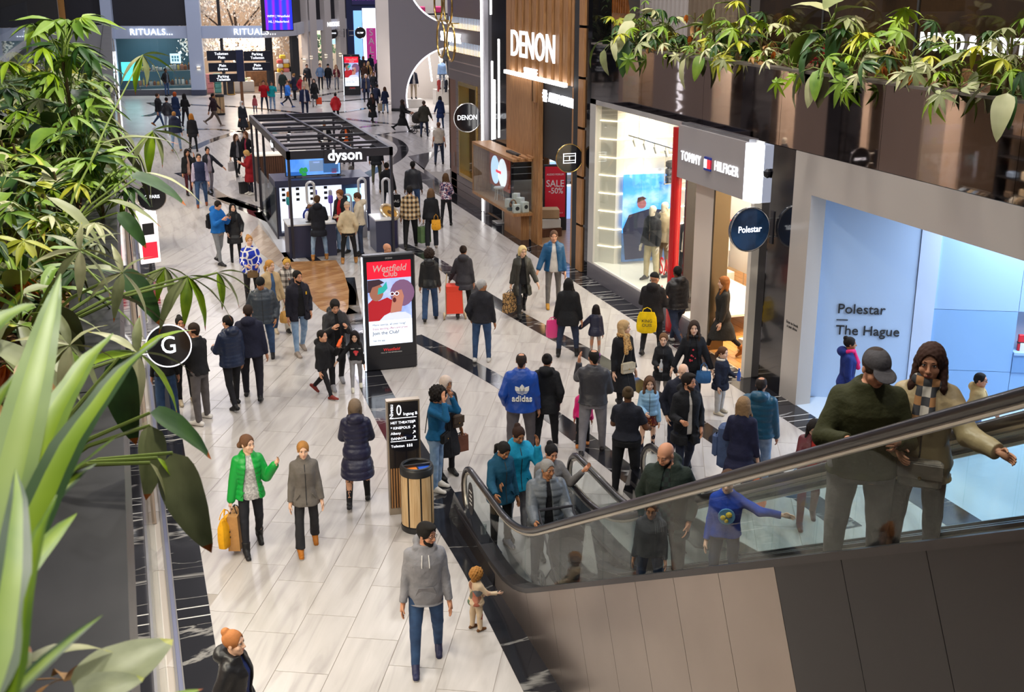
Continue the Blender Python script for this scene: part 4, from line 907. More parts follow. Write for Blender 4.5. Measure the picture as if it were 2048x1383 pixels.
def club_screen(loc,rz,label,detail=True):
 t=thing('digital_kiosk',label,'digital sign',loc,rz)
 W,Hh,D=.52,2.33,.09
 mb=MB();mb.bevbox(-W,W,-D,D,0,Hh,.025);mb.build('body',mat('kiosk_body',(.018,.018,.022),.3),t)
 mb=MB();mb.box(-W-.012,-W+.01,-D-.006,-D+.02,.02,Hh-.03);mb.build('edge_strip',mLEDB,t)
 y=-D-.004
 def pan(nm,x0,x1,z0,z1,m,dy=0):mb=MB();mb.box(x0,x1,y-.003+dy,y+.004+dy,z0,z1);return mb.build(nm,m,t)
 pan('screen_red',-.43,.43,1.86,2.20,mat('club_red',(.80,.008,.03),emit=1.0))
 pan('screen_photo',-.43,.43,1.02,1.86,ramp_mat('photo_sky','noise',[(.3,(.18,.28,.62)),(.7,(.48,.56,.85))],tscale=3,emit=.9,rough=.3))
 pan('screen_white',-.43,.43,.53,1.02,mat('club_white',(.80,.88,1),emit=1.0))
 def shape(nm,pts,m,dy):mb=MB();mb.prism([(px,y-.004-dy,pz) for px,pz in pts],(0,.001,0));mb.build(nm,m,t)
 ell=lambda cx,cz,rx,rz_,n=18,a0=0:[(cx+rx*math.cos(2*PI*k/n+a0),cz+rz_*math.sin(2*PI*k/n+a0)) for k in range(n)]
 mS1=mat('pic_skin_a',(.30,.12,.08),emit=.75);mS2=mat('pic_skin_b',(.42,.17,.12),emit=.8);mRS=mat('pic_red',(.40,.012,.02),emit=.7);mHR=mat('pic_hair',(.045,.022,.035),emit=.5);mWT=mat('pic_shirt',(.62,.66,.85),emit=.8);mVI=mat('pic_curl',(.20,.10,.20),emit=.6)
 shape('picture_shape',[(-.43,1.02),(-.43,1.38),(-.34,1.46),(-.22,1.42),(-.05,1.48),(.08,1.40),(.06,1.02)],mRS,0)
 shape('picture_shape',ell(-.26,1.60,.14,.18),mS1,.0012);shape('picture_shape',[(-.43,1.60),(-.43,1.84),(-.2,1.85),(-.10,1.78),(-.2,1.74),(-.34,1.70),(-.38,1.60)],mHR,.0022)
 shape('picture_shape',ell(.25,1.55,.24,.27),mVI,.0012);shape('picture_shape',[(-.22,1.02),(-.12,1.12),(.02,1.18),(.30,1.16),(.42,1.08),(.42,1.02)],mWT,.0022)
 shape('picture_shape',[(.0,1.16),(.05,1.45),(.12,1.60),(.24,1.62),(.28,1.48),(.22,1.18)],mS2,.0032)
 shape('picture_shape',ell(.09,1.42,.035,.05),mat('pic_mouth',(.10,.01,.015),emit=.5),.0042)
 mGL=mat('pic_teal',(.02,.36,.32),emit=.8)
 shape('picture_shape',[(-.24,1.55),(-.22,1.68),(-.14,1.70),(-.06,1.80),(-.04,1.66),(-.12,1.58)],mGL,.0042)
 for cx in (.05,.14):shape('picture_shape',ell(cx,1.545,.045,.04),mat('pic_glasses',(.75,.78,.9),emit=.8),.0052);shape('picture_shape',ell(cx,1.545,.03,.027),mat('pic_mouth',0),.0058)
 text('screen_text','Westfield',.19,(0,y-.006,2.055),'-Y',mWHITE,t,.001,off=.004,shear=.2,sx=.9)
 text('screen_text','Club',.15,(.02,y-.006,1.94),'-Y',mWHITE,t,.001,off=.006)
 mN=mat('print_navy',(.01,.02,.09),.5);mRd=mat('print_red',(.45,.02,.08),.5)
 text('screen_text','More extras, all year long!',.062,(-.36,y-.006,.94),'-Y',mN,t,.001,align='LEFT')
 text('screen_text','Enjoy exciting offers and prizes',.062,(-.36,y-.006,.86),'-Y',mRd,t,.001,align='LEFT',sx=.9)
 text('screen_text','Join the Club!',.095,(-.36,y-.006,.77),'-Y',mN,t,.001,align='LEFT',off=.002)
 text('screen_text','Get the app',.05,(-.36,y-.006,.62),'-Y',mN,t,.001,align='LEFT')
 text('screen_text','Westfield',.085,(.0,y-.002,.42),'-Y',mat('print_red_lit',(.7,.03,.03),emit=.6),t,.001,shear=.2)
 text('screen_text','MALL OF THE NETHERLANDS',.032,(.0,y-.002,.36),'-Y',mWHITE,t,.001)
 text('screen_text','OCEAN',.04,(.0,y-.002,2.255),'-Y',mWHITE,t,.001)
 mb=MB();mb.box(-W,W,-D-.003,-D,.27,.276);mb.build('panel_joint',mBLACK,t)
 return t
club_screen((4.60,21.8,0),0,'tall digital kiosk in the foreground showing a red Westfield Club advert')
p=G(705,190);club_screen((p.x,p.y,0),R(-8),'far digital kiosk with pink topped Westfield Club advert in the plaza').scale=(1.05,1,1.12)
t=thing('hanging_screen','hanging blue and purple video screen in front of the far shop','screen',GY(556,62,62.0));
mb=MB();mb.box(-.78,.78,-.08,.08,0,3.4);mb.build('frame',mDARK,t)
mb=MB();mb.box(-.6,.74,-.1,-.08,.06,3.4);mb.build('screen',ramp_mat('purple_screen','wave',[(.1,(.015,.03,.75)),(.5,(.30,.01,.62)),(.9,(.02,.05,.8))],scale=(.55,1,.12),emit=1.1,tscale=.8,dist=1),t)
mb=MB();mb.prism([(-.12,-.104,1.55),(.28,-.104,1.5),(.2,-.104,2.2),(.05,-.104,2.6)],(0,.002,0));mb.build('graphic',mat('screen_pale',(.75,.55,.9),emit=1.2),t)
for k in range(2):text('screen_text',['WFM | Westfield','NL | Nederland'][k],.16,(.05,-.104,.72-.26*k),'-Y',mTXT,t,.002)
mb=MB();mb.tube([(-.5,0,3.4),(-.5,0,6)],.02,6);mb.tube([(.5,0,3.4),(.5,0,6)],.02,6);mb.build('cable',mDARK,t)
gw=tag(bpy.data.objects.new('wall_grey_round',None),'large grey wall with round lit openings in the plaza',kind='structure');COL.objects.link(gw)
gw.location=(14.86,67.97,0);gw.rotation_euler=(0,0,math.atan2(-.31,.95))
c1,r1,c2,r2=(3.75,.75),2.9,(3.75,7.55),2.72
pts=[(0,0),(.92,0)]
pts+=[(c1[0]+r1*math.cos(a),c1[1]+r1*math.sin(a)) for a in np.linspace(PI+.26-.001,PI/2,22)]
pts+=[(c2[0]+r2*math.cos(a),c2[1]+r2*math.sin(a)) for a in np.linspace(-PI/2,-PI-.2,22)]
pts+=[(1.2,12),(0,12)]
mb=MB();mb.prism([(x,0,z) for x,z in pts],(0,.5,0));mb.build('wall_sheet',mat('sand_grey',(.31,.285,.31),.6),gw)
mb=MB();mb.box(0,.9,-.02,0,0,.15);mb.build('skirting',mBLACKM,gw)
for c,r,a0,a1 in ((c1,r1,PI+.2,PI/2),(c2,r2,-PI/2,-PI-.2)):
 mb=MB();mb.tube([(c[0]+(r-.04)*math.cos(a),.1,c[1]+(r-.04)*math.sin(a)) for a in np.linspace(a0,a1,26)],.045,6);mb.build('light_rim',mat('rim_white',(.9,.9,1),emit=2.5),gw)
sbox_s('wall_menswear_back',74.5,74.7,0,12,15.5,26,mat('menswear_wall',(.66,.60,.56),.6),'pale back wall of the menswear shop')
sbox_s('floor_menswear',66,74.5,.002,.01,15.9,26,mat('menswear_floor',(.66,.62,.58),.3),'pale floor of the menswear shop')
sbox_s('ceiling_menswear',68.5,75,4.4,4.6,16.5,26,mat('menswear_ceiling',(.05,.05,.06),.6),'dark upper floor of the menswear shop')
area_light('shop_light',(18.6,70.8,4.2),2,260,(1,.93,.88),size_y=3);area_light('shop_light',(18.8,71,9),2,200,(1,.95,.92),size_y=3)
t=thing('light_tubes','slanting white light tubes in the menswear shop','light',(18.0,73.0,0))
for k,x in enumerate((-1.0,.6,1.3)):mb=MB();mb.tube([(x,0,1.2),(x-.35,0,4.35)],.05,6);mb.build('tube',mLED,t)
clothes_rail((18.3,70.6,0),(19.6,70.3,0),1.55,['#b03a3a','#e8e4e0','#23283a','#2a2f44','#20242f','#303650'],('clothes rail with checked and navy jackets in the menswear shop','jacket hanging on the menswear rail'),'jackets on the menswear rail',('top',),.85)
for k in range(3):box_thing('pink_bag',(.5,.25,.4),(16.6+k*1.05,71.6,5.35),mat('bag_pink',(.75,.05,.22),.6),('left','middle','right')[k]+' pink bag on the upper menswear shelf','bag',0,.06)
t=thing('upper_shelf','dark upper shelf in the round opening','shelf',(17.6,71.6,5.25));mb=MB();mb.box(-1.6,1.8,-.2,.2,0,.08);mb.build('board',mDARK,t);mb=MB();mb.box(-1.6,-1.5,-.2,.2,-.65,0);mb.box(1.7,1.8,-.2,.2,-.65,0);mb.build('leg',mDARK,t)
t=thing('coffee_roundel','round green coffee roundel in the upper opening','sign',(16.95,70.6,5.0));mb=MB();mb.disc((0,0,0),.55,(0,1,0),.08,26);mb.build('disc',mat('coffee_green',(.0,.16,.13),.4,emit=.4),t);mb=MB();mb.tube([(.38*math.cos(a),-.05,.38*math.sin(a)) for a in np.linspace(0,2*PI,21)[:-1]],.03,5,closed=True);mb.build('ring',mat('pale_cyan',(.3,.7,.75),emit=.7),t)
mb=MB();mb.tube([(0,0,.55),(0,0,6)],.02,5);mb.build('hanger',mDARK,t)
# DYSON kiosk: open steel frame over counters
KX0,KX1,KY0,KY1,KZ=4.07,6.98,31.9,41.2,2.95
mFR=mat('frame_anthracite',(.035,.033,.045),.42,.3)
t=thing('kiosk_pavilion','open anthracite steel frame over the vacuum cleaner kiosk','pavilion',((KX0+KX1)/2,(KY0+KY1)/2,0))
hx,hy=(KX1-KX0)/2,(KY1-KY0)/2
for(x0,x1,y0,y1) in ((-hx,hx,-hy,-hy+.1),(-hx,hx,hy-.1,hy),(-hx,-hx+.1,-hy,hy),(hx-.1,hx,-hy,hy)):
 mb=MB();mb.box(x0,x1,y0,y1,KZ-.22,KZ);mb.build('beam',mFR,t)
for k,y in enumerate((-3.0,-1.2,.5,2.0,3.4)):
 mb=MB();mb.box(-hx,hx,y,y+.07,KZ-.10,KZ-.02);mb.build('cross_bar',mFR,t)
 if k!=2:
  mb=MB();mb.box(-hx+.3,hx-.2,y+.2,y+.23,KZ-.22,KZ-.18);mb.build('light_track',mFR,t)
mb=MB();mb.prism([(-.25,hy,KZ-.06),(-.18,hy,KZ-.06),(.38,-hy,KZ-.06),(.31,-hy,KZ-.06)],(0,0,.07));mb.build('cross_bar',mFR,t)
for x,y in ((-hx+.05,-hy+.05),(hx-.05,-hy+.05),(-hx+.05,hy-.05),(hx-.05,hy-.05),(-hx+.05,1.2),(hx-.05,1.2),(-hx+.05,hy-1.6)):
 mb=MB();mb.box(x-.035,x+.035,y-.035,y+.035,0,KZ-.2);mb.build('post',mFR,t)
mb=MB();mb.box(-.45,.72,-hy-.02,-hy+.1,KZ-.36,KZ);mb.build('sign_board',mFR,t)
text('lettering','dyson',.40,(.12,-hy-.028,KZ-.16),'-Y',mTXT,t,.006,off=.03)
mb=MB();mb.box(-hx-.02,-hx,-2.0,-1.3,KZ-.36,KZ-.06);mb.build('side_sign',mFR,t)
sd=text('lettering','dyson',.24,(-hx-.025,-1.65,KZ-.18),'-X',mTXT,t,.006)
for k,(x,y) in enumerate(((-.7,.6),(.35,.6),(-.4,2.6),(.9,-2.8),(1.1,1.0))):
 mb=MB();mb.tube([(x,y,KZ-.2),(x,y,KZ-.42)],.05,10);mb.mi=1;mb.tube([(x,y,KZ-.42),(x,y,KZ-.43)],.045,10);mb.build('spotlight',[mFR,mLED],t)
t=thing('product_wall','dark product wall with lit white niche in the kiosk','display wall',(5.5,35.2,0))
mNAVY=mat('kiosk_navy',(.035,.04,.085),.35)
mb=MB();mb.box(-1.42,1.42,.12,1.3,0,1.66);mb.build('core',mNAVY,t)
for(x0,x1,z0,z1) in ((-1.42,-1.3,0,1.66),(1.3,1.42,0,1.66),(-1.3,1.3,1.46,1.66),(-1.3,1.3,0,.1)):
 mb=MB();mb.box(x0,x1,-.18,.12,z0,z1);mb.build('surround',mNAVY,t)
mb=MB();mb.box(-1.3,.6,.08,.12,.1,1.46);mb.build('lit_back',mat('niche_white',(.80,.86,1),emit=1.0),t)
mb=MB();mb.box(.6,1.3,.06,.12,.1,1.46);mb.build('dark_back',mat('niche_navy',(.05,.09,.20),.3),t)
mb=MB();mb.box(.72,1.18,.03,.06,.9,1.3);mb.build('price_screen',mat('price_cyan',(.35,.75,.85),emit=1.0),t)
mb=MB();mb.box(1.2,1.3,-.15,.06,.1,1.46);mb.build('side_light',mLEDB,t)
for k in range(4):
 for j in range(3):
  mb=MB();x=-1.15+k*.42;mb.box(x-.05,x+.05,.07,.08,1.32-j*.16,1.4-j*.16);mb.build('price_tag',mBLACKM,t)
for k in range(3):mb=MB();mb.disc((-.45,.07,.75-k*.2),.07,(0,1,0),.012,16);mb.build('nozzle_disc',mBLACKM,t)
def vac(x,lab,c1,c2,z=.55,y=34.98):
 t=thing('stick_vacuum',lab,'vacuum cleaner',(x,y,z))
 mb=MB();mb.lathe((0,0,.45),[(.06,0),(.075,.05),(.075,.2),(.05,.25)],12);mb.build('bin',mat('vac_'+c1,c1,.3),t,True)
 mb=MB();mb.lathe((0,0,.68),[(.05,0),(.06,.04),(.055,.14),(.02,.17)],12);mb.build('motor',mat('vac_'+c2,c2,.3),t,True)
 mb=MB();mb.tube([(0,0,.45),(0,0,-.15)],.022,8);mb.build('wand',mat('vac_wand',(.45,.35,.6),.3,.6),t)
 mb=MB();mb.bevbox(-.12,.12,-.06,.05,-.24,-.15,.02);mb.build('floor_head',mat('vac_red',(.5,.03,.05),.4),t)
vac(4.45,'copper and teal stick vacuum at the left of the lit niche','#2aa0a8','#d0762a',.5)
vac(5.25,'orange and purple stick vacuum mounted mid niche','#d89a4a','#5a4ac0',.52)
vac(5.70,'purple and silver stick vacuum right of the middle','#6a58c8','#a8a8b8',.48)
vac(5.95,'blue and red stick vacuum beside the dark panel','#3448b8','#b83038',.45)
def fan_tower(loc,lab,base,loop,h=.62,hb=.35,inner=None):
 t=thing('air_purifier',lab,'air purifier',loc)
 mb=MB();mb.lathe((0,0,0),[(.105,0),(.115,.02),(.115,hb),(.09,hb+.03)],20);mb.build('base',base,t,True)
 mb=MB();r=.105;z0=hb+.12;z1=z0+h
 pts=[(r*math.cos(a),0,z0+r*math.sin(a)) for a in np.linspace(PI,2*PI,9)]+[(r*math.cos(a),0,z1+r*math.sin(a)) for a in np.linspace(0,PI,9)]
 mb.tube(pts,.038,8,closed=True);mb.build('loop',loop,t,True)
 return t
mSIL=mat('silver_plastic',(.68,.68,.73),.3,.3);mBRN=mat('bronze_plastic',(.16,.07,.035),.3,.4)
for nm,x0,x1,lab in (('counter',4.02,5.33,'dark kiosk counter with white top, left one'),('counter',6.45,6.9,'dark kiosk counter with white top, right one')):
 t=thing(nm,lab,'counter',((x0+x1)/2,32.45,0));w=(x1-x0)/2
 mb=MB();mb.box(-w,w,-.45,.45,0,.90);mb.build('body',mNAVY,t)
 mb=MB();mb.box(-w-.02,w+.02,-.47,.47,.90,.94);mb.build('top',mat('counter_white',(.78,.78,.80),.25),t)
t=thing('glass_side_panel','glass side panel with dark frame at the left of the kiosk','glass panel',(4.05,36.6,0))
mb=MB();mb.box(-.01,.01,-1.9,1.9,.08,1.5);mb.build('pane',mGLASS,t);mb=MB();mb.box(-.02,.02,-1.95,-1.9,0,1.55);mb.box(-.02,.02,1.9,1.95,0,1.55);mb.box(-.02,.02,-1.9,1.9,0,.08);mb.build('frame',mFR,t)
box_thing('side_cabinet',(.5,.9,.95),(4.45,38.6,0),mNAVY,'dark side cabinet behind the glass panel of the kiosk','cabinet',0,.01)
fan_tower((4.75,32.5,.94),'bronze air purifier with silver loop on the left counter',mBRN,mSIL,.42,.42)
fan_tower((6.2,34.9,.1),'silver loop air purifier standing in the niche',mSIL,mSIL,.55,.3)
fan_tower((6.52,34.2,.0),'tall silver loop purifier standing by the right counter',mat('grey_base',(.30,.30,.34),.4),mSIL,.78,.75)
fan_tower((7.2,34.0,0),'outer tall silver loop purifier beside the frame post',mat('grey_base',(.3,.3,.34),.4),mSIL,.80,.72)
t=thing('hair_dryer_stand','white and blue headphones on a stand on the left counter','headphones',(4.62,32.2,.94))
mb=MB();mb.ball((0,0,.17),.11,14,1,.55,1.25);mb.build('cup',mat('pearl',(.80,.78,.85),.2,coat=.5),t,True);mb=MB();mb.tube([(.13*math.cos(a),.05,.18+.17*math.sin(a)) for a in np.linspace(-.4,PI+.4,14)],.03,8);mb.build('band',mat('royal_blue',(.02,.04,.28),.3),t,True)
mb=MB();mb.lathe((0,.02,0),[(.09,0),(.09,.015),(.015,.03),(.015,.1)],14);mb.build('stand',mBLACKM,t)
t=thing('blue_bottle','teal cylinder product on the left counter','appliance',(4.95,32.35,.94));mb=MB();mb.lathe((0,0,0),[(.075,0),(.085,.02),(.085,.30),(.06,.36),(.02,.37)],16);mb.build('body',mat('teal_prod',(.03,.20,.24),.3,.4),t,True);mb=MB();mb.lathe((0,0,.37),[(.03,0),(.03,.04)],10);mb.build('cap',mBRASS,t)
t=thing('card_holder','small white price card on the left counter','card',(5.15,32.2,.94));mb=MB();mb.hexa([(-.09,-.05,0),(.09,-.05,0),(.09,-.02,0),(-.09,-.02,0),(-.09,.02,.15),(.09,.02,.15),(.09,.03,.15),(-.09,.03,.15)]);mb.build('card',mWHITE,t);mb=MB();mb.box(-.09,.09,-.02,.06,0,.012);mb.build('foot',mSTEEL,t)
t=thing('robot_purifier','large gold ringed air purifier drum on the right counter edge','air purifier',(6.95,32.55,0))
mb=MB();mb.lathe((0,0,0),[(.24,0),(.25,.02),(.25,.86),(.2,.9)],28);mb.build('drum',mat('indigo_drum',(.06,.055,.14),.3,.3),t,True)
ax=Vector((.35,-.55,.76)).normalized();cc=Vector((.02,-.02,1.03))
mb=MB();mb.tube([cc-ax*.16,cc-ax*.02],[.22,.30],28);mb.build('head',mSIL,t,True)
e1=ax.orthogonal().normalized();e2=ax.cross(e1)
mb=MB();mb.tube([cc+ax*.0+(e1*math.cos(a)+e2*math.sin(a))*.27 for a in np.linspace(0,2*PI,31)[:-1]],.045,8,closed=True);mb.build('ring',mat('champagne',(.75,.62,.45),.25,.6),t,True)
mb=MB();mb.tube([cc-ax*.015,cc-ax*.01],.23,24);mb.build('dish',mat('gold_dish',(.75,.42,.10),.35,.5),t);mb=MB();mb.tube([cc-ax*.01,cc+ax*.005],.07,16);mb.build('hub',mat('umber',(.10,.05,.02),.4),t)
t=thing('kiosk_television','wide television on the kiosk wall showing a blue room','television',(5.3,35.5,1.66))
for x in (-.55,.75):mb=MB();mb.box(x-.03,x+.03,-.03,.03,0,.1);mb.box(x-.2,x+.2,-.12,.12,0,.012);mb.build('foot',mBLACKM,t)
mb=MB();mb.bevbox(-.84,.84,-.04,.04,.04,.78,.012);mb.build('bezel',mBLACKM,t)
mb=MB();mb.box(-.81,.81,-.045,-.04,.07,.75);mb.build('screen',ramp_mat('tv_blue','noise',[(.35,(.04,.18,.62)),(.6,(.18,.40,.85)),(.75,(.30,.42,.8))],scale=(.9,1,.6),emit=1.1,tscale=1.2,rough=.3),t)
for(x0,x1,z0,z1,c) in ((-.81,-.2,.07,.18,(.02,.12,.45)),(.3,.76,.12,.56,(.04,.12,.30)),(-.12,.3,.17,.5,(.16,.25,.42)),(.0,.2,.42,.46,(.7,.7,.8)),(.55,.7,.1,.24,(.35,.04,.06))):
 mb=MB();mb.box(x0,x1,-.048,-.046,z0,z1);mb.build('picture_shape',mat('tv_%d'%int(abs(x0*100+z0*10)),c,emit=.8),t)
mb=MB();rnd=random.Random(5)
for k in range(9):mb.disc((-.3+rnd.gauss(0,.06),-.049-.0004*k,.24+rnd.gauss(0,.06)),.055,(0,1,0),.0003,10)
mb.build('picture_plant',mat('tv_green',(.02,.28,.06),emit=.8),t,kind='stuff')
t=thing('wood_counter','ribbed walnut counter at the far end of the kiosk','counter',(5.55,45.2,0))
mb=MB();mb.box(-.95,.95,-.35,.35,0,1.02);mb.build('body',mOAKD,t)
for k in range(24):mb=MB();mb.box(-.95+k*.08,-.91+k*.08,-.38,-.35,0,.98);mb.build('rib',mOAKD,t)
mb=MB();mb.box(-1.0,1.0,-.42,.4,1.02,1.08);mb.build('top',mat('lit_top',(.85,.78,.66),emit=.5),t)
t=thing('cable_bollards','low dark bollard behind the kiosk','bollard',(6.35,42.6,0));mb=MB();mb.lathe((0,0,0),[(.2,0),(.2,.03),(.03,.06),(.03,.9),(.05,.95)],14);mb.build('column',mDARK,t)
p=G(500,389);t=thing('black_carrier_bag','black carrier bag standing on the floor by the red coat','bag',(p.x-.1,p.y+.35,0),.3)
mb=MB();mb.hexa([(-.22,-.09,0),(.22,-.09,0),(.22,.09,0),(-.22,.09,0),(-.25,-.05,.42),(.25,-.05,.42),(.25,.05,.42),(-.25,.05,.42)]);mb.build('body',mBLACKM,t)
for y in (-.05,.05):mb=MB();mb.tube([(-.1,y,.42),(-.08,y,.58),(.08,y,.58),(.1,y,.42)],.01,5);mb.build('handle',mBLACKM,t)
# litter bins
def litter_bin(loc,label,r=.225,h=.95):
 t=thing('litter_bin',label,'litter bin',loc)
 mb=MB();mb.lathe((0,0,0),[(r,0),(r+.01,.03),(r+.01,.08),(r-.012,.09),(r-.012,h-.1),(r+.012,h-.1),(r+.012,h-.02),(r,h),(r-.03,h),(r-.03,h-.2)],36,False);mb.build('body',mat('bin_black',(.018,.018,.02),.4),t,True)
 for k in range(8):
  a0=2*PI*k/8+.05;a1=a0+2*PI/8-.1;n=5;mb=MB();vs=[]
  for j in range(n+1):
   a=a0+(a1-a0)*j/n;vs+=[((r+.004)*math.cos(a),(r+.004)*math.sin(a),.10),((r+.004)*math.cos(a),(r+.004)*math.sin(a),h-.11)]
  mb._add(vs,[(2*j,2*j+2,2*j+3,2*j+1) for j in range(n)]);mb.build('wood_panel',wood_mat('bin_ash','#e0c296','#bd9768',scale=(9,9,.5),rough=.5),t)
 mb=MB();mb.tube([((r-.02)*math.cos(a),(r-.02)*math.sin(a),h+.005) for a in np.linspace(0,2*PI,33)[:-1]],.022,8,closed=True);mb.build('rim',mat('bin_black',0),t,True)
 mb=MB();mb.box(-r+.02,r-.02,-.02,.02,h-.01,h+.02);mb.build('divider',mat('bin_black',0),t)
 for s,c in ((-1,'#e07a20'),(1,'#1d56c8')):
  mb=MB();mb.prism([(s*.012,-.02,h-.025)]+[(s*max(.012,(r-.05)*math.sin(a)),-(r-.05)*math.cos(a),h-.025) for a in np.linspace(0.05,PI/2-.1,7)],(0,0,.01));mb.build('liner',mat('liner_'+c,c,.5),t)
 mb=MB();mb.prism([((r-.05)*math.cos(a),(r-.05)*math.sin(a),h-.08) for a in np.linspace(.1,PI-.1,12)],(0,0,.01));mb.build('dark_slot',mBLACKM,t)
 return t
litter_bin((3.42,14.72,0),'round litter bin with pale wood panels beside the directory totem')
p=G(441,229);litter_bin((p.x,p.y,0),'distant round litter bin in front of the far shop',.26,1.1)
# directory totem
t=thing('directory_totem','slim directory totem listing level 0 beside the litter bin','sign',(3.37,15.28,0),R(-4))
mb=MB();mb.box(-.235,-.215,-.06,.06,0,1.74);mb.box(.215,.235,-.06,.06,0,1.74);mb.box(-.215,.215,-.06,.06,1.72,1.74);mb.box(-.215,.215,-.06,.06,0,.1);mb.build('frame',mat('champagne_metal',(.50,.42,.33),.3,.9),t)
mb=MB();mb.box(-.215,.215,-.045,.045,.72,1.72);mb.build('glass_face',mBLACK,t)
mb=MB();mb.box(-.215,.215,-.03,.03,.1,.72);mb.build('backing',mBLACKM,t)
for k in range(11):mb=MB();mb.box(-.205+k*.038,-.183+k*.038,-.055,-.03,.1,.71);mb.build('slat',mOAK,t)
tl=mat('totem_text',(.9,.92,1),emit=1.5)
text('sign_text','0',.22,(-.06,-.048,1.585),'-Y',tl,t,.001,sx=.7)
nv=text('sign_text','Niveau',.075,(-.165,-.048,1.58),(PI/2,-PI/2,0),tl,t,.001);text('sign_text','Ingang B',.06,(.10,-.048,1.53),'-Y',tl,t,.001)
for z in (1.47,1.12):mb=MB();mb.box(-.19,.19,-.048,-.045,z,z+.008);mb.build('rule',tl,t)
for k,s in enumerate(('HET THEATER','* KINEPOLIS','Albany',"DANNY'S")):
 text('sign_text',s,.052,(-.185,-.048,1.405-k*.08),'-Y',tl,t,.001,align='LEFT')
 mb=MB();z=1.405-k*.08;mb.tube([(.13,-.048,z-.02),(.165,-.048,z+.02)],.004,4);mb.tube([(.14,-.048,z+.02),(.165,-.048,z+.02),(.165,-.048,z-.005)],.004,4);mb.build('arrow',tl,t)
text('sign_text','Toiletten',.052,(-.185,-.048,1.05),'-Y',tl,t,.001,align='LEFT')
for k in range(3):mb=MB();mb.disc((.05+k*.03,-.048,1.065),.008,(0,1,0),.002,8);mb.box(.042+k*.03,.058+k*.03,-.049,-.047,1.03,1.055);mb.build('pictogram',tl,t)
# G-STAR blade sign on the left shopfront (behind leaves)
p=G(338,682,2.6)
t=disc_sign('g_blade_sign',GY(337,690,19.3),.36,'large round black blade sign with white letter G behind the leaves','G',.42,mat('white_rim2',(.85,.85,.9),emit=.8),mBLACK)
for dz in (-.12,.12):mb=MB();mb.tube([(-.34,0,dz),(-.1-t.location.x,0,dz)],.015,6);mb.build('arm',mSTEEL,t)
for k,(px,py) in enumerate(((240,460),(264,460))):
 q=G(px+14,py,1.2);t=thing('info_panel',('left','right')[k]+' red and white lit information panel behind the leaves','sign',(.34+.5*k*0,q.y+.9*k,.3),R(20))
 mb=MB();mb.box(-.26,.26,-.03,.03,0,1.25);mb.build('panel',mat('panel_white',(.9,.85,.85),emit=.9),t)
 mb=MB();mb.box(-.2,.2,-.034,-.03,.12,.55);mb.build('red_field',mat('panel_red',(.75,.02,.05),emit=.8),t);mb=MB();mb.box(-.15,.15,-.034,-.03,.75,1.05);mb.build('print',mBLACKM,t)
 mb=MB();mb.box(-.03,.03,.03,.08,-.3,.9);mb.build('leg',mDARK,t)
 # ESCALATORS
SL=.572
def esc_z(y):return max(0.0,(12.1-y)*SL)
mRUB=mat('handrail_rubber',(.018,.015,.017),.28,coat=.3);mBRZ=ramp_mat('bronze_cladding','noise',[(.3,(.34,.285,.255)),(.7,(.42,.355,.32))],rough=.28,metal=.9,tscale=.7)
mBRZD=mat('dark_cladding',(.030,.027,.032),.34,.4)
def rail_path(x,yend,y0=14.2,zr=1.0):
 """centre line of a handrail: newel loop at the foot, flat run, curve, incline"""
 pts=[]
 for a in np.linspace(R(-95),R(90),12):pts.append((x,y0-.02+.36*math.cos(a),zr-.36+.36*math.sin(a)))
 pts.append((x,13.2,zr))
 for k in range(9):
  t=k/8;y=12.9-t*1.5;pts.append((x,y,zr+.5*SL*1.5*t*t))
 zc=zr+.5*SL*1.5;yc=11.4
 for y in np.linspace(yc-.4,yend,14):pts.append((x,y,zc+(yc-y)*SL))
 return pts
def rail_top(y,zr=1.0):
 if y>12.9:return zr
 if y>11.4:t=(12.9-y)/1.5;return zr+.5*SL*1.5*t*t
 return zr+.5*SL*1.5+(11.4-y)*SL
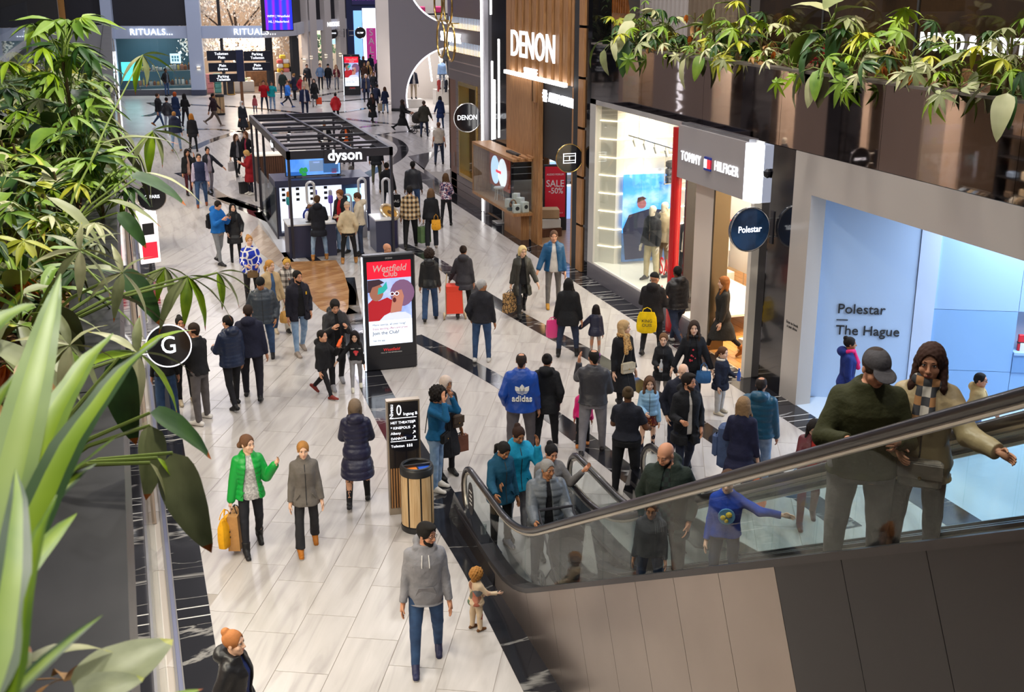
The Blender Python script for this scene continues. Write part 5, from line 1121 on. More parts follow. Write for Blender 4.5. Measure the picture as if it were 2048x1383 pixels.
def balustrade(t,x,side,yend,y0=14.2,zr=1.0):
 pts=rail_path(x,yend,y0,zr)
 mb=MB();mb.tube(pts,.042,10);mb.build('handrail',mRUB,t,True)
 mb=MB();mb.tube([(p[0],p[1]-(.03 if i<10 else 0),p[2]-.05 if i>8 else p[2]) for i,p in enumerate(pts)],.022,8);mb.build('rail_guide',mat('guide_cream',(.62,.57,.50),.3,.5),t,True)
 edges=[14.45,13.1,11.9];y=11.9
 while y>yend+.05:y-=1.18;edges.append(max(y,yend))
 for a,b in zip(edges[:-1],edges[1:]):
  ys=np.linspace(a-.004,b+.004,7);mb=MB()
  lo=[(x,yy,max(.22,rail_top(yy,zr)-.72 if yy<12.6 else .22+max(0,12.6-yy)*.2)) for yy in ys]
  lo=[(x,yy,max(.20,rail_top(yy,zr)-.74)) for yy in ys];hi=[(x,yy,rail_top(yy,zr)-.05) for yy in ys]
  if a>14.3:hi[0]=(x,hi[0][1],zr-.25);lo[0]=(x,lo[0][1],.3)
  n=len(ys);v=lo+hi;v2=[(p[0]+.012*side,p[1],p[2]) for p in v]
  mb._add(v+v2,[(i,i+1,n+i+1,n+i) for i in range(n-1)]+[(2*n+i+1,2*n+i,3*n+i,3*n+i+1) for i in range(n-1)]+[(0,n,3*n,2*n),(n-1,2*n+n-1,3*n+n-1,2*n-1)])
  mb.build('glass_pane',mESCG,t)
 ys=list(np.linspace(14.75,yend,30));mb=MB();vs=[]
 for yy in ys:
  z=max(.16,rail_top(yy,zr)-.76)
  vs+=[(x-.10,yy,z-.03),(x-.10,yy,z+.03),(x+.10,yy,z+.03),(x+.10,yy,z-.03)]
 n=len(ys);fs=[]
 for i in range(n-1):
  for k in range(4):fs.append((i*4+k,i*4+(k+1)%4,i*4+4+(k+1)%4,i*4+4+k))
 fs+=[(3,2,1,0),(4*n-4,4*n-3,4*n-2,4*n-1)];mb._add(vs,fs);mb.build('deck',mat('deck_dark',(.05,.045,.05),.3,.6),t)
mESCG=glass_mat('balustrade_glass',(.94,.975,.97),.7)
def escalator(xl,xr,yend,label,clad_left=False):
 t=thing('escalator',label,'escalator',(0,0,0))
 balustrade(t,xl,1,yend);balustrade(t,xr,-1,yend)
 mb=MB();mb.box(xl+.1,xr-.1,12.35,14.6,.0,.012);mb.build('landing_plate',mat('comb_plate',(.30,.29,.28),.4,.8),t)
 st=MB();st.box(xl+.12,xr-.12,-.2,.2,-.22,0)
 for k in range(16):st.box(xl+.13+k*(xr-xl-.26)/16,xl+.13+(k+.5)*(xr-xl-.26)/16,-.2,.2,0,.008)
 y=12.15;first=None
 while y>yend:
  z=max(.006,(12.1-y)*SL)
  if first is None:first=st.build('step',mat('step_grey',(.13,.13,.14),.45,.7),t);first.location=(0,y,z)
  else:inst(first,t,(0,y,z))
  y-=.4
 for x in (xl+.10,xr-.115):
  mb=MB();mb._add([(x,14.6,0),(x,12.2,0),(x,yend,(12.2-yend)*SL-.25),(x,yend,rail_top(yend)-.76),(x,11.4,rail_top(11.4)-.76),(x,12.6,.2),(x,14.6,.18)]+[(x+.015,14.6,0),(x+.015,12.2,0),(x+.015,yend,(12.2-yend)*SL-.25),(x+.015,yend,rail_top(yend)-.76),(x+.015,11.4,rail_top(11.4)-.76),(x+.015,12.6,.2),(x+.015,14.6,.18)],[tuple(range(7)),tuple(range(13,6,-1))]+[(i,(i+1)%7,7+(i+1)%7,7+i) for i in range(7)]);mb.build('skirt',mat('skirt_steel',(.34,.33,.32),.3,.9),t)
 return t
YEND=1.6
e1=escalator(4.05,5.20,YEND,'escalator rising past the viewer with glass sides, the nearer one')
e2=escalator(5.62,6.77,YEND,'second escalator beyond, parallel to the nearer one')
cl=tag(bpy.data.objects.new('escalator_cladding',None),'bronze and dark metal panels cladding the side of the nearer escalator','cladding');COL.objects.link(cl)
tops=[13.1]
for px in (1052,1098,1148,1206,1270,1346,1436,1548,1682,1852,2080,2420):
 lo,hi=1.0,14.0
 for _ in range(40):
  m_=(lo+hi)/2;q=Vector((3.955,m_,max(.14,rail_top(m_)-.79)));d_=depth_of(q)
  if 1024+FPX*(q.x*_cy-q.y*_sy)/d_>px:lo=m_
  else:hi=m_
 tops.append(lo)
def clad_top(y):return max(.14,rail_top(y)-.79)
def foot_y(y):
 return y-(clad_top(y))*SL*.93
mb=MB();mb.prism([(3.955,14.75,0),(3.955,foot_y(tops[0])+.004,0),(3.955,tops[0]+.004,clad_top(tops[0])),(3.955,14.75,.14)],(.02,0,0));mb.build('cladding_panel',mBRZD,cl)
for i,(a,b) in enumerate(zip(tops[:-1],tops[1:])):
 n=6;top=[a-.003+(b-a+.006)*k/n for k in range(n+1)]
 pts=[(3.955,foot_y(a)-.003,0),(3.955,max(1.6,foot_y(b)+.003),0)]+[(3.955,yy,clad_top(yy)) for yy in reversed(top)]
 mb=MB();mb.prism(pts,(.02,0,0));mb.build('cladding_panel',mBRZD if i>=8 else mBRZ,cl)
mb=MB();mb.box(3.94,6.9,1.3,1.6,0,6.6);struct('wall_escalator_end',mb,mBLACKM,'dark wall closing the space under the escalators')
mb=MB();mb.prism([(6.88,14.4,0),(6.88,1.6,0),(6.88,1.6,6.0),(6.88,11.4,.7),(6.88,14.4,.16)],(.02,0,0));struct('wall_escalator_far_side',mb,mBRZ,'far side cladding of the second escalator')
for k,x in enumerate((4.05,5.2,5.62,6.77)):
 t=thing('newel_base',('nearest','second','third','farthest')[k]+' black newel base at the foot of the escalators','newel base',(x,14.2,0))
 mb=MB();mb.hexa([(-.12,-1.4,0),(.12,-1.4,0),(.12,.75,0),(-.12,.75,0),(-.09,-1.4,.2),(.09,-1.4,.2),(.07,.62,.42),(-.07,.62,.42)]);mb.build('block',mBLACK,t)
t=thing('plastic_cup','empty clear plastic cup left on the escalator base','cup',(4.03,13.55,.36));mb=MB();mb.lathe((0,0,0),[(.035,.006),(.045,.13),(.047,.135),(.043,.13),(.033,.01)],16,False);mb.build('wall',glass_mat('cup_plastic',(.88,.92,.92),2.2),t,True);mb=MB();mb.lathe((0,0,0),[(.034,0),(.034,.006)],16);mb.build('foot',glass_mat('cup_plastic'),t)
t=thing('notice_disc','dark oval safety notice stuck inside the escalator glass','notice',(4.035,14.12,.62));mb=MB();mb.tube([(-.012,0,0),(.0,0,0)],.001,4);mb.prism([(-.012,.13*math.cos(a),.24*math.sin(a)) for a in np.linspace(0,2*PI,25)[:-1]],(.008,0,0));mb.build('disc',mat('notice_black',(.03,.03,.035),.4),t)
for k in range(4):mb=MB();mb.box(-.015,-.012,-.06,.06-.02*(k%2),.1-.06*k,.115-.06*k);mb.build('print_line',mWHITE,t)
t=thing('barrier_sheet','clear wedge shaped barrier sheet standing beside the escalator glass','barrier',(4.45,10.9,esc_z(10.9)+.012));mb=MB();mb.prism([(0,.28,-.05),(0,-.35,.1),(0,-.28,.55),(0,-.02,1.02),(0,.08,1.0)],(.008,0,0));mb.build('sheet',glass_mat('sheet_glass',(.86,.86,.88),2.6,.05),t);mb=MB();mb.box(-.02,.03,-.2,.15,-.02,.02);mb.build('shoe',mSTEEL,t)
# PEOPLE: signed distance bodies, one surface per body and per garment
class Fld:
 def __init__(s,lo,hi,h):
  s.h=h;s.lo=np.array(lo)-2*h;n=np.ceil((np.array(hi)+2*h-s.lo)/h).astype(int)+1
  s.n=n;s.a=np.full(tuple(n),1.0,np.float32)
  s.ax=[s.lo[i]+h*np.arange(n[i]) for i in range(3)]
 def _sl(s,lo,hi,m):
  r=[]
  for i in range(3):
   a=int(max(0,math.floor((lo[i]-m-s.lo[i])/s.h)));b=int(min(s.n[i],math.ceil((hi[i]+m-s.lo[i])/s.h)+1))
   if b<=a:return None
   r.append(slice(a,b))
  return tuple(r)
 def _p(s,sl):return s.ax[0][sl[0]][:,None,None],s.ax[1][sl[1]][None,:,None],s.ax[2][sl[2]][None,None,:]
 def put(s,d,sl,k):
  a=s.a[sl]
  if k>0:
   hh=np.maximum(k-np.abs(a-d),0);s.a[sl]=np.minimum(a,d)-hh*hh/(4*k)
  else:s.a[sl]=np.minimum(a,d)
 def cone(s,a,b,ra,rb,k=.02,flat=False):
  a,b=np.array(a),np.array(b);r=max(ra,rb);lo,hi=np.minimum(a,b)-r,np.maximum(a,b)+r
  sl=s._sl(lo,hi,3*s.h+k)
  if sl is None:return
  x,y,z=s._p(sl);ab=b-a;L2=float(ab@ab)+1e-9
  t=((x-a[0])*ab[0]+(y-a[1])*ab[1]+(z-a[2])*ab[2])/L2;tc=np.clip(t,0,1)
  d=np.sqrt((x-a[0]-tc*ab[0])**2+(y-a[1]-tc*ab[1])**2+(z-a[2]-tc*ab[2])**2)-(ra+(rb-ra)*tc)
  if flat:d=np.maximum(d,(t-1)*math.sqrt(L2))
  s.put(d,sl,k)
 def ell(s,c,r,M=None,k=.02,sub=False):
  c=np.array(c);r=np.array(r);R_=float(max(r));sl=s._sl(c-R_,c+R_,3*s.h+k)
  if sl is None:return
  x,y,z=s._p(sl);x,y,z=x-c[0],y-c[1],z-c[2]
  if M is not None:x,y,z=M[0][0]*x+M[0][1]*y+M[0][2]*z,M[1][0]*x+M[1][1]*y+M[1][2]*z,M[2][0]*x+M[2][1]*y+M[2][2]*z
  k0=np.sqrt((x/r[0])**2+(y/r[1])**2+(z/r[2])**2);k1=np.sqrt((x/r[0]**2)**2+(y/r[1]**2)**2+(z/r[2]**2)**2)+1e-9
  d=k0*(k0-1)/k1
  if sub:s.a[sl]=np.maximum(s.a[sl],-d)
  else:s.put(d,sl,k)
 def loft(s,O,ax,kn,k=.02,p=2.3,quilt=None,tuck=0):
  """stack of superellipses along the frame's up axis: knots (z, half width, front depth, back depth)"""
  kn=np.array(kn,float);O=np.array(O);X,Y,Z=[np.array(v) for v in ax]
  pts=[O+Z*q[0]+X*sx*q[1]+Y*sy for q in kn for sx in (-1,1) for sy in (q[2],-q[3])]
  sl=s._sl(np.min(pts,0),np.max(pts,0),3*s.h+k)
  if sl is None:return
  x,y,z=s._p(sl);x,y,z=x-O[0],y-O[1],z-O[2]
  u=x*X[0]+y*X[1]+z*X[2];v=x*Y[0]+y*Y[1]+z*Y[2];w=x*Z[0]+y*Z[1]+z*Z[2]
  W=np.interp(w,kn[:,0],kn[:,1]);F=np.interp(w,kn[:,0],kn[:,2]);B=np.interp(w,kn[:,0],kn[:,3]);D=np.where(v>0,F,B)
  if quilt:q=quilt[1]*np.abs(np.sin(w*PI/quilt[0]))**.6-quilt[1]*.6;W=W+q;D=D+q
  rr=(np.abs(u/W)**p+np.abs(v/D)**p)**(1/p)
  d=(rr-1)*np.minimum(W,D);d=np.maximum(d,np.maximum(kn[0,0]-w,w-kn[-1,0]))
  s.put(d.astype(np.float32),sl,k)
 def cut(s,fn):
  x,y,z=s.ax[0][:,None,None],s.ax[1][None,:,None],s.ax[2][None,None,:]
  s.a=np.maximum(s.a,fn(x,y,z)).astype(np.float32)
 def bump(s,amp,f,seed=0):
  x,y,z=s.ax[0][:,None,None],s.ax[1][None,:,None],s.ax[2][None,None,:]
  s.a=s.a+amp*(np.sin(x*f+seed)*np.sin(y*f*1.1+2*seed)*np.sin(z*f*.9+seed))
 def mesh(s):
  a=s.a;sg=a<0;n=a.shape
  c=[a[i:n[0]-1+i,j:n[1]-1+j,k:n[2]-1+k] for i in (0,1) for j in (0,1) for k in (0,1)]
  cnt=sum((q<0).astype(np.int8) for q in c);act=(cnt>0)&(cnt<8)
  I=np.argwhere(act)
  if len(I)==0:return np.zeros((0,3)),np.zeros((0,4),int)
  cv=[q[act] for q in c];off=[(i,j,k) for i in (0,1) for j in (0,1) for k in (0,1)]
  acc=np.zeros((len(I),3));num=np.zeros(len(I))
  for e in range(8):
   for f in range(e+1,8):
    if sum(abs(off[e][q]-off[f][q]) for q in range(3))!=1:continue
    m=(cv[e]<0)!=(cv[f]<0);t=np.where(m,cv[e]/(cv[e]-cv[f]+1e-12),0)
    for q in range(3):acc[:,q]+=np.where(m,off[e][q]+t*(off[f][q]-off[e][q]),0)
    num+=m
  V=s.lo+(I+acc/num[:,None])*s.h
  vid=np.full(act.shape,-1,np.int64);vid[act]=np.arange(len(I));Fs=[]
  for axn in range(3):
   o1,o2=[(1,2),(2,0),(0,1)][axn]
   A=np.moveaxis(sg,(axn,o1,o2),(0,1,2));Vd=np.moveaxis(vid,(axn,o1,o2),(0,1,2))
   d=A[:-1,1:-1,1:-1]!=A[1:,1:-1,1:-1];J=np.argwhere(d)
   if len(J)==0:continue
   i,j,k=J[:,0],J[:,1]+1,J[:,2]+1
   q=np.stack([Vd[i,j-1,k-1],Vd[i,j,k-1],Vd[i,j,k],Vd[i,j-1,k]],1)
   fl=~A[i,j,k];q[fl]=q[fl][:,::-1];q=q[(q>=0).all(1)];Fs.append(q)
  return V,np.concatenate(Fs)
def np_obj(name,V,F,mats,parent,mi=None,smooth=True):
 me=bpy.data.meshes.new(name);nv,nf=len(V),len(F)
 me.vertices.add(nv);me.vertices.foreach_set('co',np.asarray(V,np.float32).ravel())
 me.loops.add(nf*4);me.loops.foreach_set('vertex_index',np.asarray(F,np.int32).ravel())
 me.polygons.add(nf);me.polygons.foreach_set('loop_start',np.arange(0,nf*4,4,dtype=np.int32));me.polygons.foreach_set('loop_total',np.full(nf,4,np.int32))
 if mi is not None:me.polygons.foreach_set('material_index',np.asarray(mi,np.int32))
 me.polygons.foreach_set('use_smooth',np.full(nf,smooth))
 for m in mats:me.materials.append(m)
 me.update(calc_edges=True)
 o=bpy.data.objects.new(name,me);COL.objects.link(o);o.parent=parent;return o
def unit(v):v=np.array(v,float);return v/(np.linalg.norm(v)+1e-9)
def rotm(axis,a):
 axis=unit(axis);c,s_=math.cos(a),math.sin(a);x,y,z=axis
 return np.array([[c+x*x*(1-c),x*y*(1-c)-z*s_,x*z*(1-c)+y*s_],[y*x*(1-c)+z*s_,c+y*y*(1-c),y*z*(1-c)-x*s_],[z*x*(1-c)-y*s_,z*y*(1-c)+x*s_,c+z*z*(1-c)]])
def tube_np(pts,rs,n=6):
 """closed quad tube (ends pinched) as arrays"""
 mb=MB();mb.tube(pts,rs,n,caps=False);return np.array([tuple(v) for v in mb.v]),np.array(mb.f)
SKIN={'a':'#d9a283','b':'#c98f70','c':'#a5714f','d':'#6b4630','e':'#e3b79c','m':'#e9dfd2'}
def cloth(c,rough=.8):return mat('cloth_'+c,c,rough,bump=.35,bscale=26,noise=.12,nscale=9,spec=.3) if c.startswith('#') else MATS[(c,)]
def shiny(c):return mat('puffer_'+c,c,.42,bump=.35,bscale=16,spec=.45)
ARM={'down':(2,9,12,0),'fwd':(24,8,22,4),'back':(-22,8,8,0),'pocket':(-16,20,48,28),'phone':(28,12,98,34),'face':(52,18,128,22),'bag':(0,13,6,0),'front':(22,12,62,30),'hold':(12,20,14,0),'rail':(38,24,26,-4),'up':(30,26,125,-8),'reach':(62,28,10,-5),'arm':(10,14,86,18),'lean':(44,22,52,30),'out':(10,42,12,0),'eyes':(78,14,118,30),'push':(34,10,42,6)}
WALK={'stand':((2,2,4,0),(-2,2,4,0)),'walk':((24,6,3,-6),(-20,26,3,30)),'walkL':((-20,26,3,30),(24,6,3,-6)),'step':((13,4,4,0),(-11,14,4,14)),'stepL':((-11,14,4,14),(13,4,4,0)),'stride':((32,8,3,-10),(-28,30,3,42)),'wide':((4,3,9,0),(-3,3,9,0))}
NPEOPLE=0
def person(at,h=1.72,face=0,label='',sex='m',skin='a',legs='stand',armL='down',armR='down',head=(0,0),lean=0,build=1.0,hair=('short','#1c1512'),top=('jacket','#22242b'),bottom=('#20242c',1.0),shoes='#1b1b1e',inner=None,hem=None,openf=0,hood=False,quilt=0,collar=True,scarf=None,hat=None,beard=None,glasses=False,z0=0.0,px='f',skirt=None,sleeve=1.0,loc=None,name='person',cat='person',group=None,fur=None,child=False,dz=0,tail=None,grip=.5,yaw=None,vest=None,boots=None,twist=0,rough_top=None,face_on=True):
 """a clothed figure; local +y is the way it faces; returns root and its two hand positions in the world"""
 global NPEOPLE;NPEOPLE+=1
 if loc is None:
  g=G(at[0],at[1],z0 if px=='f' else z0+h);loc=Vector((g.x,g.y,z0))
 else:loc=Vector(loc)
 v=Vector((loc.x,loc.y)).normalized();rt=Vector((v.y,-v.x));a=R(face)
 fd=-v*math.cos(a)+rt*math.sin(a)
 rz=math.atan2(fd.y,fd.x)-PI/2 if yaw is None else yaw
 root=thing(name,label,cat,loc,rz,group)
 dp=depth_of((loc.x,loc.y,loc.z+h/2));res=dp/FPX
 hc=min(max(1.9*res,.0085),.03)*(.8 if child else 1);hb=hc*1.7;hh=min(max(1.25*res,.0042),.016)
 H=h;fem=sex=='f';mS=mat('skin_'+skin,SKIN[skin],.55,spec=.35)
 wq=build*(.94 if fem else 1.0)
 cs=1.12 if child else 1.0
 hip=.515*H;thl,shl=.235*H,.235*H;ank=.045*H
 if child:hip,thl,shl=.49*H,.225*H,.22*H
 L={}
 for sd,(fl,kf,ab,fp) in zip((1,-1),legs if isinstance(legs,tuple) else WALK[legs]):
  f,kk,aa=R(fl),R(kf),R(ab)
  hp=np.array([sd*.052*H*wq,0,0.]);kn=hp+thl*np.array([sd*math.sin(aa),math.sin(f)*math.cos(aa),-math.cos(f)*math.cos(aa)])
  g=f-kk;an=kn+shl*np.array([sd*math.sin(aa)*.4,math.sin(g),-math.cos(g)])
  L[sd]=[hp,kn,an,R(fp)]
 low=min(L[s_][2][2]-max(0,math.sin(L[s_][3]))*.04*H for s_ in L);pz=ank-low+dz
 for s_ in L:
  for i in range(3):L[s_][i]=L[s_][i]+np.array([0,0,pz])
 O=np.array([0,0,pz]);ln=R(lean);tw=R(twist)
 Z=np.array([0,math.sin(ln),math.cos(ln)]);X=np.array([math.cos(tw),-math.sin(tw),0.]);Y=np.cross(Z,X);AX=(X,Y,Z)
 def T(x,y,z):return O+X*x+Y*y+Z*z
 sh=.300*H;nb=.335*H
 if child:sh,nb=.272*H,.305*H
 sw=(.091 if fem else .103)*H*(.9 if child else 1)*(build*.5+.5)
 if fem:TK=[(-.05,.088,.062,.075),(.0,.1,.068,.085),(.085,.076,.060,.055),(.16,.082,.072,.056),(.225,.085,.080,.060),(.268,.082,.060,.057),(.297,.062,.045,.05),(.318,.045,.037,.042),(.337,.034,.034,.037)]
 else:TK=[(-.05,.085,.066,.072),(.0,.096,.072,.078),(.085,.088,.070,.060),(.16,.095,.074,.062),(.225,.099,.077,.066),(.268,.096,.062,.062),(.297,.074,.048,.054),(.318,.053,.041,.046),(.337,.037,.037,.04)]
 if child:TK=[(z*.91,w*1.03,f_*1.12,b_*1.08) for z,w,f_,b_ in TK]
 TK=[(z*H,w*H*wq,f_*H*build,b_*H*build) for z,w,f_,b_ in TK]
 def infl(kn,e):return [(z,w+e,f_+e,b_+e) for z,w,f_,b_ in kn]
 A={}
 ual,fal=.172*H,.150*H
 for sd,ar in ((1,armR),(-1,armL)):
  fl,ab,el,inw=ar if isinstance(ar,tuple) else ARM[ar]
  sp=T(sd*(sw-.014*H),-.004*H,sh-.030*H);ud=np.array([sd*math.sin(R(ab)),math.sin(R(fl))*math.cos(R(ab)),-math.cos(R(fl))*math.cos(R(ab))]);ud=X*ud[0]+Y*ud[1]+Z*ud[2]
  ep=sp+ud*ual;b2=R(ab-inw);f2=R(fl+el);fd_=np.array([sd*math.sin(b2),math.sin(f2)*math.cos(b2),-math.cos(f2)*math.cos(b2)]);fd_=unit(X*fd_[0]+Y*fd_[1]+Z*fd_[2])
  A[sd]=[sp,ep,ep+fd_*fal,fd_,ud]
 hy,hpit=R(head[0]),R(head[1])
 hs=(.136*H if not child else .156*H)/.235
 if child and h<1.0:hs=.175*H/.235
 ne=T(0,.0,nb);HZ=unit(Z*.9+np.array([0,0,.1]));HX=X*math.cos(hy)-Y*math.sin(hy);HY=unit(np.cross(HZ,HX));Mr=rotm(HX,-hpit);HY=Mr@HY;HZ=Mr@HZ
 hcn=ne+HZ*(.118*hs)+HY*.018*hs
 def HP(x,y,z):return hcn+(HX*x+HY*y+HZ*z)*hs
 HM=np.array([HX,HY,HZ])
 allp=[p for s_ in L for p in L[s_][:3]]+[p for s_ in A for p in A[s_][:3]]+[T(0,0,0),hcn]
 lo,hi=np.min(allp,0)-.2,np.max(allp,0)+.2;lo[2]=0
 # body (skin), coarse under the clothes
 B=Fld(lo,hi,hb)
 B.loft(O,AX,TK,k=.02)
 for s_ in L:
  hp,kn,an,fp=L[s_];B.cone(hp,kn,.048*H*wq,.032*H*build,.03);B.cone(kn,an,.033*H*build,.020*H,.015)
  B.cone(an,an+np.array([0,.07*H*math.cos(fp),-.07*H*math.sin(fp)])-np.array([0,math.sin(fp),math.cos(fp)])*ank*.4,.018*H,.013*H,.01)
 for s_ in A:sp,ep,wp,d_,u_=A[s_];B.cone(sp,ep,.029*H*build,.023*H*build,.03);B.cone(ep,wp,.024*H*build,.016*H,.012)
 B.cone(ne-Z*.03*H,hcn-HZ*.03*hs,.031*H*(.86 if fem else 1.05)*(1 if not child else .85),.028*H*(.86 if fem else 1.05),.02)
 V0,F0=B.mesh();VV,FF,MI=[V0],[F0],[np.zeros(len(F0),int)];n0=len(V0)
 def join(V,F,m=0):
  nonlocal n0
  VV.append(V);FF.append(F+n0);MI.append(np.full(len(F),m));n0+=len(V)
 rr=.16*hs;Hd=Fld(hcn-rr,hcn+rr,hh)
 Hd.ell(HP(0,-.012,.032),np.array([.075,.095,.086])*hs,HM);Hd.ell(HP(0,.022,-.045),np.array([.058,.066,.075])*hs,HM,.03*hs)
 jw=.9 if fem else 1.1
 Hd.ell(HP(0,.058,-.098),np.array([.026*jw,.024,.020])*hs,HM,.025*hs)
 Hd.cone(HP(0,-.02,-.06),ne+HY*.0,.05*hs,.05*hs,.02*hs)
 if face_on:
  Hd.cone(HP(-.034,.074,.03),HP(.034,.074,.03),.011*hs,.011*hs,.02*hs)
  for e in (-1,1):Hd.ell(HP(e*.032,.098,.010),np.array([.017,.014,.011])*hs,HM,sub=True);Hd.ell(HP(e*.042,.058,-.03),np.array([.022,.022,.022])*hs,HM,.02*hs)
  Hd.cone(HP(0,.086,.012),HP(0,.106,-.026),.008*hs,.0125*hs,.012*hs)
  for e in (-1,1):Hd.ell(HP(e*.012,.096,-.03),np.array([.009,.010,.008])*hs,HM,.006*hs)
  Hd.cone(HP(-.017,.082,-.062),HP(.017,.082,-.062),.0085*hs,.0085*hs,.01*hs)
 for e in (-1,1):Hd.ell(HP(e*.077,-.006,-.006),np.array([.009,.020,.031])*hs,HM,.006*hs)
 V,F=Hd.mesh();join(V,F)
 mats=[mS,mat('eye_white',(.75,.72,.70),.25),mat('eye_dark',(.03,.018,.012),.2),mat('lip_'+skin+sex,tuple(np.array(srgb(SKIN[skin]))*np.array([.80,.42,.42]) if fem else np.array(srgb(SKIN[skin]))*np.array([.72,.5,.48])),.45),cloth(hair[1] if hair and hair[0]!='bald' else '#2a211c')]
 if face_on and name=='person':
  sm=lambda c,r,n,q:(lambda m_:join(np.array(m_.v),np.array(m_.f),q))((lambda m_:(m_.ball((0,0,0),1,n),m_)[1])(MB()))
  def eb(c,r3,q,n=8):
   m_=MB();m_.ball((0,0,0),1,n);v_=np.array(m_.v)*np.array(r3)*hs;v_=v_@HM+c;join(v_,np.array(m_.f),q)
  for e in (-1,1):
   eb(HP(e*.031,.0755,.011),(.0135,.0125,.0095),1);eb(HP(e*.031,.0845,.011),(.0065,.0045,.0068),2,6)
   tv,tf=tube_np([Vector(HP(e*x,y,z)) for x,y,z in ((.014,.0865,.031),(.030,.0855,.036),(.047,.074,.031))],[.0032*hs,.0038*hs,.0018*hs],5);join(tv,tf,4)
   tv,tf=tube_np([Vector(HP(e*x,y,z)) for x,y,z in ((.017,.0845,.0165),(.031,.0885,.0205),(.046,.078,.0155))],[.0018*hs,.0022*hs,.0016*hs],5);join(tv,tf,2 if fem else 0)
  tv,tf=tube_np([Vector(HP(x,y,z)) for x,y,z in ((-.024,.079,-.0635),(-.010,.0895,-.061),(0,.0905,-.062),(.010,.0895,-.061),(.024,.079,-.0635))],[.002*hs,.0062*hs,.0062*hs,.0062*hs,.002*hs],6);join(tv,tf,3)
 hands={}
 hl=.105*H
 for s_ in A:
  sp,ep,wp,d_,u_=A[s_];inn=unit(X*(-s_)+Y*.15);side=unit(np.cross(d_,inn));inn=unit(np.cross(side,d_))
  if side@Y<0:side=-side
  pm=wp+d_*hl*.24
  m_=MB();ring=[]
  for t,w_,th_ in ((-.06,.16,.15),(.1,.24,.15),(.32,.36,.14),(.52,.38,.12)):ring.append((wp+d_*hl*t,w_*hl*.5,th_*hl))
  vs=[]
  for c_,w_,th_ in ring:
   for q in range(8):a_=2*PI*q/8;vs.append(c_+side*w_*math.cos(a_)+inn*th_*math.sin(a_))
  fs=[(i*8+q,i*8+(q+1)%8,i*8+8+(q+1)%8,i*8+8+q) for i in range(3) for q in range(8)]+[(24,25,26,27),(24,27,28,31),(28,29,30,31)]
  join(np.array(vs),np.array(fs))
  for q,(o_,ln_) in enumerate(((.145,.44),(.05,.49),(-.05,.46),(-.14,.36))):
   b0=wp+d_*hl*.50+side*o_*hl;p=[b0];c_=grip*(.55+.12*q)
   dd=d_
   for j,fr in enumerate((.42,.33,.25)):
    dd=unit(math.cos(c_)*dd+math.sin(c_)*inn) if j or grip>.8 else unit(dd+inn*.25*grip);p.append(p[-1]+dd*hl*ln_*fr)
   rf=.0088*H/1.75*1.0;tv,tf=tube_np([Vector(x) for x in p],[rf,rf*.95,rf*.85,rf*.6],6);join(tv,tf)
  th=[wp+d_*hl*.14+side*.13*hl,wp+d_*hl*.32+side*.27*hl+inn*.06*hl,wp+d_*hl*.46+side*.30*hl+inn*.14*hl,wp+d_*hl*.58+side*.26*hl+inn*.20*hl]
  tv,tf=tube_np([Vector(x) for x in th],[.0105*H/1.75,.0105*H/1.75,.009*H/1.75,.0065*H/1.75],6);join(tv,tf)
  hands[s_]=pm+d_*hl*.35+inn*hl*.12
 np_obj('body',np.concatenate(VV),np.concatenate(FF),mats,root,np.concatenate(MI))
 # shoes
 mSh=cloth(shoes,.5);wh=mat('sole_white',(.78,.76,.73),.6) if shoes not in ('#1b1b1e',) else mBLACKM
 for s_ in L:
  hp,kn,an,fp=L[s_];F_=Fld(an-np.array([.16,.2,.16])*H/1.7,an+np.array([.16,.28,.36 if boots else .12])*H/1.7,max(hc*.8,.007))
  c_,q_=math.cos(fp),math.sin(fp);fw=np.array([0,c_,-q_]);up=np.array([0,q_,c_]);fl=.15*H
  he=an-fw*.035*H-up*.022*H;to=an+fw*.095*H-up*.030*H
  F_.cone(he,to,.024*H,.0215*H,.01);F_.cone(an+up*.005*H,an+fw*.05*H-up*.018*H,.026*H,.022*H,.02)
  if boots:F_.cone(an,an+unit(kn-an)*boots*H,.029*H,.034*H,.02,True)
  zc=he-up*.021*H
  F_.cut(lambda x,y,z:-((x-zc[0])*up[0]+(y-zc[1])*up[1]+(z-zc[2])*up[2]))
  V,F=F_.mesh()
  if len(V)==0:continue
  dn=((V-zc)@up);mi=np.array([1 if dn[f].mean()<.012*H/1.7 else 0 for f in F]) if shoes not in ('#1b1b1e',) else None
  np_obj('shoe',V,F,[mSh,wh],root,mi)
  # trousers
 if bottom:
  bc,fit=bottom[0],bottom[1];fl_=bottom[2] if len(bottom)>2 else fit
  D=Fld(lo,[hi[0],hi[1],pz+.12*H],hc)
  D.loft(O,AX,[(z,w+.006,f_+.006,b_+.006) for z,w,f_,b_ in TK[:3]],k=.02)
  for s_ in L:
   hp,kn,an,fp=L[s_];D.cone(hp-np.array([0,0,.005]),kn,.052*H*wq*(.6+.4*fit),.037*H*fit*(.5+.5*build),.03);D.cone(kn,an+np.array([0,0,-.012*H if not boots else .012*H]),.037*H*fit*(.5+.5*build),.0265*H*fl_,.012,True)
  D.bump(.0035,36,NPEOPLE*.9);V,F=D.mesh();np_obj('trousers',V,F,[cloth(bc)],root)
  # skirt
 if skirt:
  sc_,sl_=skirt;S=Fld(lo,[hi[0],hi[1],pz+.15*H],hc);S.loft(O,AX,[(sl_*H-hip,.125*H,.11*H,.115*H),(0,.108*H*wq,.082*H,.09*H),(.085*H,.08*H*wq,.065*H,.06*H)],k=.0);V,F=S.mesh();np_obj('skirt',V,F,[cloth(sc_)],root)
